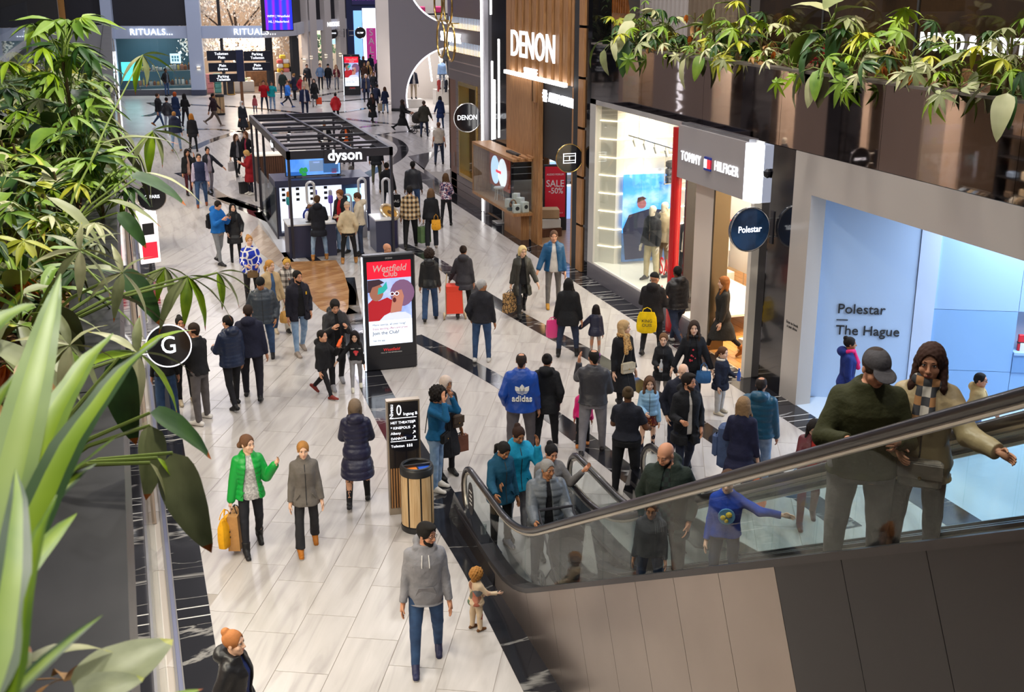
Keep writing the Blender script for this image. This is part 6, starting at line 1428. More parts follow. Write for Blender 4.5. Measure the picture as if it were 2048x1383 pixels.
  # inner shirt showing at an open front
 if inner:
  S=Fld(lo,hi,hc);S.loft(O,AX,infl(TK[(0 if (hem is None or hem<.5) else 1):-1],.010),k=.0);V,F=S.mesh();np_obj('shirt',V,F,[cloth(inner)],root)
  # jacket, coat, sweater
 if top:
  kind,tc=top;e={'shirt':.012,'sweater':.017,'jacket':.026,'coat':.026,'puffer':.036}[kind]*(H/1.75)**.5
  hz=(hem if hem is not None else .47)*H-hip;kn=[q for q in infl(TK,e) if q[0]>hz+.01*H]
  base=max(kn[0][1],.104*H*wq+e);long_=max(0,-hz-.06*H);stride_=max(abs(L[1][2][1]),abs(L[-1][2][1]))
  fr=max(kn[0][2],.080*H*build+e)+min(long_*.35,stride_*.55);bk=max(kn[0][3],.086*H*build+e)+min(long_*.35,stride_*.55)
  kn=[(hz,base+long_*.11,fr,bk)]+([(hz*.45,base+.01,kn[0][2]+.012+(fr-kn[0][2])*.4,kn[0][3]+.014+(bk-kn[0][3])*.4)] if hz<-.07*H else [])+[q for q in kn if q[0]>hz*.45+.001 or hz>=-.07*H]
  J=Fld([lo[0],lo[1]-.05,min(pz+hz-.03,lo[2]+.3)],hi+np.array([.03,.03,.0]),hc)
  qq=(.075*H/1.75*quilt,.011) if quilt else None
  J.loft(O,AX,kn,k=0,quilt=qq)
  if hood:
   J.ell(T(0,-.062*H,nb-.01*H),np.array([.072,.055,.050])*H,None,.03);J.cone(T(-.055*H,.02*H,nb-.018*H),T(0,-.07*H,nb+.005*H),.022*H,.03*H,.02);J.cone(T(.055*H,.02*H,nb-.018*H),T(0,-.07*H,nb+.005*H),.022*H,.03*H,.02)
  elif collar:
   for a0 in np.linspace(0,2*PI,13)[:-1]:
    a1=a0+2*PI/12
    J.cone(T(.040*H*math.cos(a0),.038*H*math.sin(a0)-.002*H,nb-.006*H-.008*H*math.sin(a0)),T(.040*H*math.cos(a1),.038*H*math.sin(a1)-.002*H,nb-.006*H-.008*H*math.sin(a1)),.012*H,.012*H,.012)
  if openf:
   zt=T(0,0,nb-.03*H)[2];zb=pz+hz
   def fn(x,y,z):
    w_=openf*H*(.35+.65*np.clip((zt-z)/(.28*H),0,1))*(1+.25*np.clip((pz-z)/(.2*H),0,1))
    return np.minimum(w_-np.abs(x-(z-pz)*0),y-(.0+0*z)+.0)
   J.cut(fn)
  for s_ in A:
   sp,ep,wp,d_,u_=A[s_];r1,r2,r3=.0295*H*build+e*.7,.0245*H*build+e*.75,.0175*H+e*.7
   if quilt and hc<.016:
    n_=6
    for(p,q,ra,rb,fl__) in ((sp,ep,r1,r2,False),(ep,wp,r2,r3,True)):
     for j in range(n_):
      c_=p+(q-p)*(j+.5)/n_;rad=ra+(rb-ra)*(j+.5)/n_;J.cone(p+(q-p)*(j+.12)/n_,p+(q-p)*(j+.88)/n_,rad+.002,rad+.002,.006)
    J.cone(sp,ep,r1-.006,r2-.006,.02);J.cone(ep,wp,r2-.006,r3-.006,.01,True)
   elif sleeve>.9:J.cone(sp,ep,r1,r2,.03);J.cone(ep,wp-d_*.004*H,r2,r3,.012,True)
   else:J.cone(sp,sp+(ep-sp)*sleeve,r1,r2*1.05,.03,True)
  if vest:pass
  if not quilt:J.bump(.0045,31,NPEOPLE*.7)
  V,F=J.mesh();mT=MATS.get((tc,)) or (shiny(tc) if kind=='puffer' or rough_top else cloth(tc))
  if vest and vest.startswith('#'):
   cen=V[F].mean(1)-O;ux=cen@X;armm=np.abs(ux)>sw-.012*H;np_obj('jacket',V,F,[mT,cloth(vest)],root,armm.astype(int))
  else:np_obj({'sweater':'sweater','shirt':'shirt'}.get(kind,'jacket' if (hem or .47)>.38 else 'coat'),V,F,[mT],root)
  if kind!='sweater' and kind!='shirt' and hc<.021:
   fz=lambda z:float(np.interp(z,[q[0] for q in kn],[q[2] for q in kn]))
   if not openf:
    mb=MB();mb.tube([T(0,fz(z)+.002,z) for z in np.linspace(hz+.02*H,nb-.04*H,9)],.006*H/1.7,5);mb.build('zip',mBLACKM,root)
   if hz<.0:
    for e_ in (-1,1):mb=MB();mb.tube([T(e_*.085*H,fz(-.01*H)*.82,-.01*H),T(e_*.055*H,fz(.03*H)*.97,.035*H)],.008,6);mb.build('pocket',mT,root)
  if fur:
   U=Fld(T(0,0,nb)-.2*H/1.7,T(0,0,nb)+.2*H/1.7,hc)
   for a0 in np.linspace(PI*.62,PI*2.38,14):U.ell(T(.062*H*math.cos(a0),.055*H*math.sin(a0)-.005*H,nb-.012*H),np.array([.019]*3)*H,None,.012)
   U.bump(.004,160,1.3);V,F=U.mesh();np_obj('fur_collar',V,F,[cloth(fur)],root)
   # scarf
 if scarf:
  U=Fld(T(0,0,nb)-np.array([.2,.2,.42]),T(0,0,nb)+np.array([.2,.24,.12]),hc)
  for a0 in np.linspace(0,2*PI,13)[:-1]:a1=a0+2*PI/12;U.cone(T(.047*H*math.cos(a0),.045*H*math.sin(a0)+.004*H,nb-.010*H+.012*H*math.sin(a0+1)),T(.047*H*math.cos(a1),.045*H*math.sin(a1)+.004*H,nb-.010*H+.012*H*math.sin(a1+1)),.023*H,.023*H,.015)
  U.cone(T(.018*H,.062*H,nb-.03*H),T(.026*H,.104*H*build,nb-.17*H),.022*H,.024*H,.02);U.cone(T(-.014*H,.062*H,nb-.03*H),T(-.02*H,.106*H*build,nb-.13*H),.020*H,.022*H,.02)
  V,F=U.mesh();np_obj('scarf',V,F,[MATS.get((scarf,)) or cloth(scarf)],root)
  # hair, hats
 if hair and hair[0]!='bald':
  st,hcl=hair[0],hair[1];ext=.62 if st in ('long','pony') else .3;U=Fld(hcn-np.array([.19,.19,ext])*hs,hcn+np.array([.19,.19,.2])*hs,hh)
  e={'short':.008,'buzz':.003,'bun':.010,'pony':.010,'bob':.020,'long':.018,'curly':.045,'tails':.008,'balding':.006,'top':.014}[st]
  U.ell(HP(0,-.016,.036),np.array([.077+e,.098+e,.088+e])*hs,HM)
  if st in ('short','buzz','balding','top'):
   lowz=-.035
   U.cone(HP(0,-.075,-.005),HP(0,-.062,-.055),.05*hs,.035*hs,.02*hs)
  if st in ('bob','curly','long'):
   for e_ in (-1,1):U.cone(HP(e_*.074,-.03,.0),HP(e_*.076,-.022,-.085 if st!='curly' else -.05),.034*hs,.030*hs,.02*hs)
   U.cone(HP(0,-.07,.0),HP(0,-.066,-.10),.06*hs,.052*hs,.02*hs)
  U.ell(HP(0,.112,-.026),np.array([.069,.088,.118])*hs,HM,sub=True)
  if st not in ('long','bob','curly'):U.ell(HP(0,.10,-.09),np.array([.15,.105,.10])*hs,HM,sub=True)
  if st=='balding':U.ell(HP(0,-.02,.128),np.array([.052,.06,.05])*hs,HM,sub=True)
  if st=='top':U.ell(HP(0,.03,.105),np.array([.06,.075,.03])*hs,HM,.02*hs)
  if st in ('short','buzz','top','balding'):U.cut(lambda x,y,z:-((x-hcn[0])*HZ[0]+(y-hcn[1])*HZ[1]+(z-hcn[2])*HZ[2])-.085*hs)
  if st=='bun':U.ell(HP(0,-.085,.105),np.array([.045]*3)*hs,HM,.01*hs)
  if st=='pony':
   U.cone(HP(0,-.10,.03),HP(.02,-.135,-.05),.028*hs,.036*hs,.01*hs);tx=tail or (0,-.13,-.24)
   U.cone(HP(.02,-.135,-.05),HP(*tx),.036*hs,.018*hs,.02*hs)
  if st=='long':
   U.loft(HP(0,-.052,0),(HX,HY,HZ),[(-.42*hs,.075*hs,.018*hs,.022*hs),(-.3*hs,.098*hs,.03*hs,.03*hs),(-.12*hs,.10*hs,.05*hs,.045*hs),(.02*hs,.088*hs,.05*hs,.055*hs)],k=.03*hs)
   for e_ in (-1,1):U.cone(HP(e_*.084,-.012,-.05),HP(e_*.098,.05,-.15),.028*hs,.026*hs,.02*hs);U.cone(HP(e_*.098,.05,-.15),HP(e_*.085,.10,-.33),.026*hs,.014*hs,.02*hs)
  if st=='curly':U.bump(.020*hs,75/hs,.7)
  elif st in ('long','bob','pony'):U.bump(.003*hs,120/hs,.3)
  V,F=U.mesh();np_obj('hair',V,F,[cloth(hcl,.55)],root)
 if beard:
  U=Fld(hcn-.16*hs,hcn+.1*hs,hh);U.ell(HP(0,.023,-.049),np.array([.0615,.0675,.0775])*hs,HM);U.ell(HP(0,.06,-.102),np.array([.034,.030,.028])*hs,HM,.02*hs)
  U.ell(HP(0,.10,-.012),np.array([.056,.085,.062])*hs,HM,sub=True)
  U.cut(lambda x,y,z:((x-hcn[0])*HZ[0]+(y-hcn[1])*HZ[1]+(z-hcn[2])*HZ[2])+.016*hs);U.cut(lambda x,y,z:-((x-hcn[0])*HY[0]+(y-hcn[1])*HY[1]+(z-hcn[2])*HY[2])+.005*hs)
  V,F=U.mesh();np_obj('beard',V,F,[cloth(beard)],root)
 if hat:
  ht,hcl=hat;U=Fld(hcn-np.array([.2,.24,.35])*hs,hcn+np.array([.2,.24,.2])*hs,hh)
  if ht=='beanie':U.ell(HP(0,-.014,.04),np.array([.088,.108,.104])*hs,HM);U.cut(lambda x,y,z:-((x-hcn[0])*(HZ+HY*.18)[0]+(y-hcn[1])*(HZ+HY*.18)[1]+(z-hcn[2])*(HZ+HY*.18)[2])+.028*hs)
  if ht=='band':
   pts=[HP(.092*math.cos(a),-.02,.04+.092*math.sin(a)) for a in np.linspace(.1,PI-.1,12)]
   for p,q in zip(pts[:-1],pts[1:]):U.cone(p,q,.013*hs,.013*hs,0)
  if ht=='cap':
   U.ell(HP(0,-.012,.042),np.array([.086,.106,.09])*hs,HM);U.cut(lambda x,y,z:-((x-hcn[0])*HZ[0]+(y-hcn[1])*HZ[1]+(z-hcn[2])*HZ[2])+.040*hs)
   U.ell(HP(0,.115,.040),np.array([.075,.075,.010])*hs,np.array([HX,unit(HY-HZ*.18),unit(HZ+HY*.18)]),.008*hs)
  if ht=='hijab':
   U.ell(HP(0,-.012,.025),np.array([.094,.112,.112])*hs,HM);U.cone(HP(0,-.01,-.04),ne-Z*.02*H,.092*hs,.10*hs,.04*hs);U.cone(HP(0,.03,-.11),T(0,.05*H,nb-.06*H),.07*hs,.07*hs,.03*hs);U.ell(HP(0,.10,-.02),np.array([.052,.06,.082])*hs,HM,sub=True)
  V,F=U.mesh();np_obj({'beanie':'beanie','band':'headband','cap':'cap','hijab':'headscarf'}[ht],V,F,[cloth(hcl)],root)
 if glasses:
  mb=MB()
  for e in (-1,1):
   mb.tube([Vector(HP(e*.032+.021*math.cos(a),.100-.006*abs(math.cos(a)),.009+.016*math.sin(a))) for a in np.linspace(0,2*PI,13)[:-1]],.0022*hs,5,closed=True)
   mb.tube([Vector(HP(e*.052,.094,.012)),Vector(HP(e*.080,.0,.012))],.002*hs,4)
  mb.tube([Vector(HP(-.012,.101,.012)),Vector(HP(.012,.101,.012))],.002*hs,4);mb.build('glasses',mBLACKM,root)
 M4=Matrix.Translation(loc)@Matrix.Rotation(rz,4,'Z')
 root['_rz']=rz
 W=lambda p:M4@Vector(p)
 return root,W(hands[1]),W(hands[-1]),(lambda x,y,z:W(T(x,y,z))),rz,(lambda x,y,z:Vector(T(x,y,z)))
def hang_bag(kind,p,rz,size,c,label,m=None,drop=None,cat='bag',print_=None):
 """carrier hanging from hand point p"""
 w,d,hgt=size;dr=drop if drop is not None else .14
 t=thing({'paper':'paper_carrier_bag','tote':'tote_bag','hand':'handbag','plastic':'plastic_carrier_bag'}[kind],label,cat,p,rz);mm=m or cloth(c,.7)
 z1=-dr;z0=z1-hgt
 mb=MB()
 if kind=='paper':mb.hexa([(-w/2,-d/2,z0),(w/2,-d/2,z0),(w/2,d/2,z0),(-w/2,d/2,z0),(-w/2,-d*.42,z1),(w/2,-d*.42,z1),(w/2,d*.42,z1),(-w/2,d*.42,z1)])
 else:
  n=14;prof=[(.55,z0),(.92,z0+hgt*.08),(1.0,z0+hgt*.35),(.92,z0+hgt*.75),(.72 if kind=='plastic' else .88,z1)]
  vs=[]
  for r_,z in prof:
   for k in range(n):a=2*PI*k/n;ca,sa=math.cos(a),math.sin(a);vs.append((w/2*r_*abs(ca)**.6*(1 if ca>0 else -1),d/2*r_*abs(sa)**.6*(1 if sa>0 else -1)*(1 if z<z1-.01 else .45),z))
  fs=[(i*n+k,i*n+(k+1)%n,i*n+n+(k+1)%n,i*n+n+k) for i in range(len(prof)-1) for k in range(n)]+[tuple(range(n-1,-1,-1)),tuple(range(n*(len(prof)-1),n*len(prof)))];mb._add(vs,fs)
 mb.build('bag_body',mm,t,kind!='paper')
 for y in (-d*.3,d*.3):
  mb=MB();mb.tube([(-w*.22,y,z1-.005),(-w*.18,y*.5,z1+dr*.6),(0,0,.0),(w*.18,y*.5,z1+dr*.6),(w*.22,y,z1-.005)],.007,5);mb.build('handle',mm if kind!='paper' else mBLACKM,t)
 if print_:
  for s_ in (-1,1):
   tx=text('bag_print',print_[0],print_[1],(0,s_*(d/2+.006),z0+hgt*.5),(PI/2,0,0 if s_<0 else PI),print_[2],t,.001)
 return t
 # cloth patterns
def plaid(name,c1,c2,c3,sx=14,sz=14):
 if (name,) in MATS:return name
 m,nt,b=_nt(name);tc=nt.nodes.new('ShaderNodeTexCoord');out=[]
 for ax,sc_ in (('X',sx),('Z',sz)):
  w=nt.nodes.new('ShaderNodeTexWave');w.wave_type='BANDS';w.bands_direction=ax;w.inputs['Scale'].default_value=sc_/15
  nt.links.new(tc.outputs['Object'],w.inputs['Vector']);r=nt.nodes.new('ShaderNodeValToRGB');r.color_ramp.interpolation='CONSTANT'
  r.color_ramp.elements[0].position=0;r.color_ramp.elements[0].color=(0,0,0,1);r.color_ramp.elements[1].position=.55;r.color_ramp.elements[1].color=(.5,.5,.5,1)
  nt.links.new(w.outputs['Fac'],r.inputs['Fac']);out.append(r)
 ad=nt.nodes.new('ShaderNodeMath');ad.operation='ADD';nt.links.new(out[0].outputs[0],ad.inputs[0]);nt.links.new(out[1].outputs[0],ad.inputs[1])
 r=nt.nodes.new('ShaderNodeValToRGB');r.color_ramp.interpolation='CONSTANT';e=r.color_ramp.elements
 e[0].position=0;e[0].color=(*srgb(c1),1);e[1].position=.35;e[1].color=(*srgb(c2),1);q=e.new(.8);q.color=(*srgb(c3),1)
 nt.links.new(ad.outputs[0],r.inputs['Fac']);nt.links.new(r.outputs['Color'],b.inputs['Base Color']);b.inputs['Roughness'].default_value=.85
 MATS[(name,)]=m;return name
plaid('plaid_tan','#d9c9ab','#9a7a55','#262220',40,34);plaid('plaid_grey','#d6d0c8','#8d857f','#4c4744',42,36);plaid('plaid_scarf','#b9b2a8','#3a3a3e','#a5764a',46,40);plaid('plaid_green','#10181a','#182a26','#0c0f12',60,50)
ramp_mat('leopard','voronoi',[(.1,'#1c130c'),(.32,'#8a6236'),(.55,'#c79a5c')],tscale=34,rough=.8);ramp_mat('floral','cells',[(.2,'#24265e'),(.45,'#1b1d4c'),(.6,'#c98a8f'),(.8,'#e8e4ec')],tscale=32,rough=.8)
ramp_mat('blue_knit','ridge',[(.0,'#e6e2e0'),(.07,'#e6e2e0'),(.09,'#1c35b0'),(1,'#1c35b0')],tscale=6,rough=.9);ramp_mat('toddler_print','cells',[(.1,'#d8bfa0'),(.62,'#d8bfa0'),(.7,'#b9503c'),(.8,'#5a7a64'),(.9,'#7a5a80')],tscale=13,rough=.9)
ramp_mat('acid_denim','noise',[(.3,'#5d7fa8'),(.7,'#9bb4d0')],tscale=7,rough=.85);ramp_mat('denim','noise',[(.3,'#22385c'),(.7,'#36557f')],tscale=7,rough=.85);ramp_mat('dark_denim','noise',[(.3,'#1a2338'),(.7,'#2a3854')],tscale=7,rough=.85)
ramp_mat('sequin_skirt','cells',[(.1,'#3a0f12'),(.7,'#6b2018'),(.95,'#d0a040')],tscale=60,rough=.4);ramp_mat('speckle_grey','noise',[(.35,'#9c9a9c'),(.65,'#d4d2d2')],tscale=40,rough=.9);ramp_mat('bag_script','ridge',[(0,'#241c16'),(.06,'#241c16'),(.08,'#b08a58'),(1,'#b08a58')],tscale=11,rough=.7)
ramp_mat('yellow_print','voronoi',[(.1,'#2a2010'),(.22,'#e09a18'),(1,'#e8a820')],tscale=24,rough=.6)
P=person
BK='#1d1d21';BLK='#15151a';NV='#1c2440'
def phone(p,rz,lab):
 t=thing('mobile_phone',lab,'phone',p,rz);mb=MB();mb.hexa([(-.037,-.006,0),(.037,-.006,0),(.037,.004,0),(-.037,.004,0),(-.037,.07,.12),(.037,.07,.12),(.037,.08,.115),(-.037,.08,.115)]);mb.build('case',mBLACKM,t);mb=MB();mb.hexa([(-.033,-.010,.006),(.033,-.010,.006),(.033,-.006,.006),(-.033,-.006,.006),(-.033,.064,.116),(.033,.064,.116),(.033,.07,.114),(-.033,.07,.114)]);mb.build('screen',mat('phone_glow',(.5,.6,.8),emit=.4),t)
def crossbag(Tw,rz,x,y,z,size,c,lab,strap=True,shoulder=-1,H=1.7,bx=.095):
 p=Tw(x,y,z);t=thing('crossbody_bag',lab,'handbag',p,rz);w,d,hh=size
 mb=MB();mb.bevbox(-w/2,w/2,-d/2,d/2,-hh/2,hh/2,min(.02,d*.3));mb.build('bag_body',cloth(c,.5),t);mb=MB();mb.bevbox(-w/2-.004,w/2+.004,d/2-.002,d/2+.012,-hh*.1,hh/2,.005);mb.build('flap',cloth(c,.5),t);mb=MB();mb.disc((0,d/2+.016,-hh*.05),.012,(0,1,0),.01,10);mb.build('clasp',mBRASS,t)
 if strap:
  q=Tw(shoulder*.075*H,.0,.318*H);inv=(Matrix.Translation(p)@Matrix.Rotation(rz,4,'Z')).inverted();m1=inv@Tw(shoulder*.03*H+x*.3,bx*H+.012,.2*H);l2=inv@q
  mb=MB();mb.tube([(w*.45*(-shoulder if abs(x)>.05 else shoulder),0,hh/2),m1,l2,inv@Tw(shoulder*.03*H,-.075*H-.03,.22*H),inv@Tw(x*.8,-.085*H-.035,z+.02)],.008,5);mb.build('strap',cloth(c,.5),t)
 return t
def backpack(Tw,rz,c,lab,H=1.7,back=.075,s=1.0):
 p=Tw(0,-back*H-.09*s,.13*H);t=thing('backpack',lab,'backpack',p,rz)
 mb=MB();mb.bevbox(-.15*s,.15*s,-.08*s,.08*s,-.2*s,.24*s,.05*s);mb.build('bag_body',cloth(c),t);mb=MB();mb.bevbox(-.12*s,.12*s,-.12*s,-.075*s,-.18*s,.04*s,.02*s);mb.build('pocket',cloth(c),t)
 for e in (-1,1):mb=MB();mb.tube([(e*.09*s,.07*s,.22*s),(e*.1*s,.16*s,.26*s),(e*.11*s,.27*s,.16*s),(e*.11*s,.25*s,-.02*s),(e*.11*s,.07*s,-.16*s)],.014*s,5);mb.build('strap',cloth(c),t)
def bottle(p,c,lab,tilt=(0,0,0)):
 t=thing('drink_bottle',lab,'bottle',p);t.rotation_euler=tilt;mb=MB();mb.lathe((0,0,-.1),[(.032,0),(.034,.01),(.034,.13),(.014,.18),(.014,.2)],14);mb.build('bottle_body',mat('bot_'+c,c,.2),t,True);mb=MB();mb.lathe((0,0,.1),[(.017,0),(.017,.025)],10);mb.build('cap',mat('bot_'+c,c,.2),t)
 # nearest walkway
r=P((508,1098),1.70,8,'woman in bright green puffer jacket and pale sweater carrying yellow and paper bags','f','e','step',armL=(6,20,142,-2),armR='bag',head=(-32,2),hair=('pony','#6b4a34'),top=('puffer','#0f9a3c'),quilt=1,inner='speckle_grey',openf=.062,hem=.475,bottom=('#22232a',.95),shoes='#1f1f22',boots=.07,tail=(-.05,-.12,-.1))
hang_bag('plastic',r[1]+Vector((-.1,-.02,0)),r[4]+1.0,(.36,.14,.42),'#e8a81a','yellow plastic bag with smiling face carried by the woman in green',print_=(':)',.22,mBLACKM),drop=.12)
hang_bag('paper',r[1]+Vector((.04,.08,0)),r[4]+1.2,(.34,.16,.50),'#b98a55','tall brown paper carrier bag beside the yellow bag',drop=.1)
crossbag(r[3],r[4],.15,-.04,.08,(.16,.1,.24),'#5a4a34','olive shoulder bag under the arm of the woman in green',False)
r=P((617,1097),1.60,4,'girl in grey parka with tan sheepskin boots and side ponytail','f','e','step','down','down',(0,4),hair=('pony','#a8763e'),top=('jacket','#6a645f'),hem=.44,collar=True,bottom=('#2a2a2e',1.0,1.55),shoes='#a8651e',boots=.05,tail=(-.11,.03,-.26))
P((718,1007),1.66,178,'woman seen from behind in long navy quilted coat with short greying hair','f','a','step','front','front',(0,0),build=1.12,hair=('bob','#7d6a58'),top=('puffer','#20203c'),quilt=1.1,hem=.30,hood=True,bottom=('#1e1e22',.9),shoes='#26262a')
r=P((855,1326),1.79,2,'man in grey hooded sweatshirt and jeans walking towards the viewer','m','b','step','down','down',(-48,8),hair=('top','#15110f'),top=('sweater','#85848a'),hem=.455,hood=True,bottom=('denim',.98),shoes='#2b2d4c',beard='#1a1412',glasses=True,build=1.05)
mb=MB()
for x in (-.035,.035):mb.tube([r[5](x,.135,.52),r[5](x*1.2,.165,.42),r[5](x*1.2,.168,.38)],.006,5)
mb.build('drawstring',mWHITE,r[0]);mb=MB();mb.hexa([r[5](-.13,.10,.0),r[5](.13,.10,.0),r[5](.13,.12,.0),r[5](-.13,.12,.0),r[5](-.08,.158,.14),r[5](.08,.158,.14),r[5](.08,.165,.14),r[5](-.08,.165,.14)]);mb.build('pouch_pocket',cloth('#85848a'),r[0])
P((953,1258),.82,128,'curly blond toddler in patterned beige suit beside the escalator','m','e','stand','fwd',(40,20,40,0),(0,0),hair=('curly','#b07a3c'),top=('sweater','toddler_print'),hem=.42,bottom=('toddler_print',1.25),shoes='#6a4424',child=True,collar=False)
r=P((463,1258),1.66,62,'woman with hair bun in black padded jacket at the bottom edge','f','e','stand','pocket','pocket',(0,0),px='h',hair=('bun','#a5693c'),top=('puffer','#1a1a1e'),inner='#1e2a5c',openf=.05,hem=.45,bottom=('#202024',.95),hood=True)
P((406,843),1.82,-128,'man in black sweater and grey jeans standing beside the round G sign','m','b','wide','phone','phone',(10,10),hair=('short','#2a1c14'),top=('sweater','#1a1a1e'),hem=.50,bottom=('#5a5556',1.08),shoes='#d8d4d0')
P((338,838),1.68,180,'person in wide blue jeans and black top half hidden by the round G sign','f','b','stand','down','down',hair=('bob','#1a1412'),top=('sweater','#17171b'),hem=.50,bottom=('denim',1.25,1.6),shoes='#d8d4d0')
P((374,806),1.66,10,'dark haired woman in maroon padded jacket behind the man in grey jeans','f','b','stand','front','front',hair=('bun','#15110f'),top=('puffer','#5a1830'),hem=.5,bottom=('#1c1c20',.9),shoes='#b8a890')
r=P((470,813),1.75,-150,'man in quilted navy jacket turning his head left','m','a','step','front','down',(-18,4),hair=('short','#15110f'),top=('puffer','#16233f'),quilt=.9,hem=.465,hood=True,bottom=('#1a1a20',.95),shoes='#1b1b1e',build=1.05)
phone(r[1],r[4],'mobile phone in the hand of the man in quilted navy')
P((508,796),1.82,172,'large man in dark jacket with navy hood seen from behind','m','b','stepL','pocket','down',(-10,0),build=1.15,hair=('short','#2a1d16'),top=('jacket','#1e2034'),hood=True,hem=.47,bottom=('#1c1a24',1.05),shoes='#1b1b1e')
P((532,722),1.80,0,'man in dark grey quilted puffer and blue jeans behind the leaf','m','c','step','pocket','pocket',(10,20),hair=None,hat=('beanie','#131316'),top=('puffer','#333b46'),quilt=1.2,hem=.47,bottom=('denim',1.05),shoes='#2a2a2e',build=1.1)
r=P((548,672),1.72,20,'blonde woman in beige jacket holding a tan bag','f','e','step','bag','down',(-24,0),hair=('pony','#c08a45'),top=('jacket','#b59c78'),inner='#3f5a80',openf=.035,hem=.47,bottom=('denim',1.0),shoes='#cbb8a0',tail=(.06,-.10,-.12),build=1.08)
hang_bag('tote',r[2]+Vector((.05,-.08,0)),r[4]+.4,(.42,.2,.26),'#c2924e','soft tan handbag carried by the woman in beige',drop=.12)
r=P((580,657),1.70,14,'woman in grey checked overshirt with blonde hair and black headband','f','e','walk','fwd','back',(4,22),hair=('pony','#d0a04a'),hat=('band','#141416'),top=('jacket','plaid_grey'),hem=.44,bottom=('#cfc8be',1.1,1.3),shoes='#17171a',tail=(.05,-.12,-.1))
crossbag(r[3],r[4],-.17,.09,.02,(.17,.06,.17),'#a85c38','rust coloured crossbody bag on the checked overshirt',True,1)
r=P((497,468),1.70,6,'woman in blue and white patterned sweater behind the beige jacket','f','e','step','front','front',(-8,0),px='h',hair=('bun','#b8834a'),top=('sweater','blue_knit'),hem=.47,bottom=('#1c1c20',.95),build=1.15)
hang_bag('hand',r[3](.0,.30,.05),r[4],(.26,.1,.16),'#6a5236','brown structured handbag held before the patterned sweater',drop=.02)
r=P((602,706),1.79,22,'bearded man in dark parka with yellow zip tag','m','b','step','pocket','down',(-14,4),hair=('short','#120e0c'),beard='#16110e',top=('jacket','#1d1c28'),inner='#121216',openf=.042,hem=.42,hood=True,bottom=('acid_denim',.95),shoes='#8d8078',build=1.1)
mb=MB();mb.box(-.015,.015,0,.012,-.03,.03);o=mb.build('zip_tag',mat('tag_yellow',(.75,.42,.02),.5),r[0]);o.location=r[5](-.12,.15,.40)
r=P((676,772),1.77,14,'dark haired man in black jacket behind the drinking boy','m','a','step','phone','phone',(4,26),hair=('top','#14100e'),top=('jacket','#26262a'),inner='#131316',openf=.03,hem=.45,hood=True,bottom=('#1c1c22',1.0),shoes='#8a8a92',build=1.05)
r=P((650,792),1.38,52,'boy in black jacket drinking from an orange bottle','m','a','walk',(48,14,92,30),'down',(0,-4),hair=('short','#1a1310'),top=('jacket','#1b1b1f'),hem=.44,hood=True,bottom=('#1d1d22',.95),shoes='#7a2a24',child=True)
bottle(r[2]+Vector((0,0,.06)),'#e85a1a','orange drink bottle held by the boy in black',(R(-30),R(35),0))
r=P((714,778),1.22,4,'small girl in black hoodie with red tongue print and grey jeans','f','e','step','down','out',(10,14),hair=('long','#161012'),top=('sweater','#17171b'),hem=.50,bottom=('#9a9a9e',.95),shoes='#d8d4c4',child=True)
mb=MB();mb.mi=0;mb.ball((0,0,0),.05,10,1.0,.25,.75);mb.mi=1;mb.ball((0,.004,-.035),.032,8,.8,.4,1.3);o=mb.build('chest_print',[mat('print_red2',(.65,.03,.04),.5),mat('print_red3',(.75,.08,.09),.5)],r[0]);o.location=r[5](0,.108,.185)
text('chest_lettering','Rolling Stones',.032,r[5](0,.112,.25),(PI/2,0,PI),mWHITE,r[0],.004)
# left middle distance
r=P((441,528),1.80,42,'man in bright blue jacket with black backpack looking at his phone','m','a','step','phone','phone',(4,30),hair=('short','#1a1412'),top=('jacket','#1565b4'),hem=.50,hood=True,bottom=('#7f8288',.95),shoes='#22222a')
backpack(r[3],r[4],'#1b1b1f','black backpack on the man in the bright blue jacket',1.8,.085,.95);phone(r[2],r[4],'mobile phone held by the man in the blue jacket')
P((473,522),1.60,2,'woman in black quilted coat with short black hair looking up','f','e','stand','pocket','pocket',(-8,-10),hair=('bob','#121012'),top=('puffer','#17181e'),quilt=.9,hem=.32,hood=True,bottom=('#1a1a1e',.9),scarf='#15151a')
P((405,413),1.82,0,'man in navy padded vest with lavender sleeves and jeans','m','a','step','down','down',(-6,0),hair=('short','#2a221e'),top=('jacket','#1a2444'),vest='#a59cb4',hem=.50,bottom=('denim',1.0),shoes='#7a3d20',glasses=True,build=1.08)
P((380,389),1.66,14,'woman in black jacket with maroon trousers left of the vest man','f','b','step','face','down',(-10,10),hair=('long','#1a1210'),top=('jacket','#17181c'),inner='#b58a7a',openf=.03,hem=.48,bottom=('#4a1a24',.9))
P((421,386),1.68,18,'woman in dark cardigan walking behind the vest man','f','b','step','out','down',(4,0),hair=('bun','#1c1512'),top=('jacket','#22242e'),inner='#9a8f9c',openf=.05,hem=.44,bottom=('#8a8590',1.0))
P((354,303),1.80,168,'man with sandy hair in navy jacket walking away','m','a','step','down','down',hair=('short','#a5763f'),top=('jacket','#232a42'),hem=.47,hood=True,bottom=('acid_denim',.95),shoes='#9a7a5a',build=1.1)
P((388,304),1.72,172,'woman with long ginger hair in black coat walking away','f','e','step','down','down',hair=('long','#b0702a'),top=('coat','#18191f'),hem=.40,bottom=('#1a1a1e',.9))
P((373,253),1.72,165,'slim person in black hoodie with white back print','f','b','step','arm','arm',hair=('long','#141012'),top=('sweater','#16161a'),hem=.52,bottom=('#191920',1.0))
P((320,254),1.80,60,'man in black jacket and jeans in the group by the teal window','m','a','walk','down','down',hair=('short','#3a2a20'),top=('jacket','#17181d'),hem=.48,bottom=('denim',.95),shoes='#a5693c')
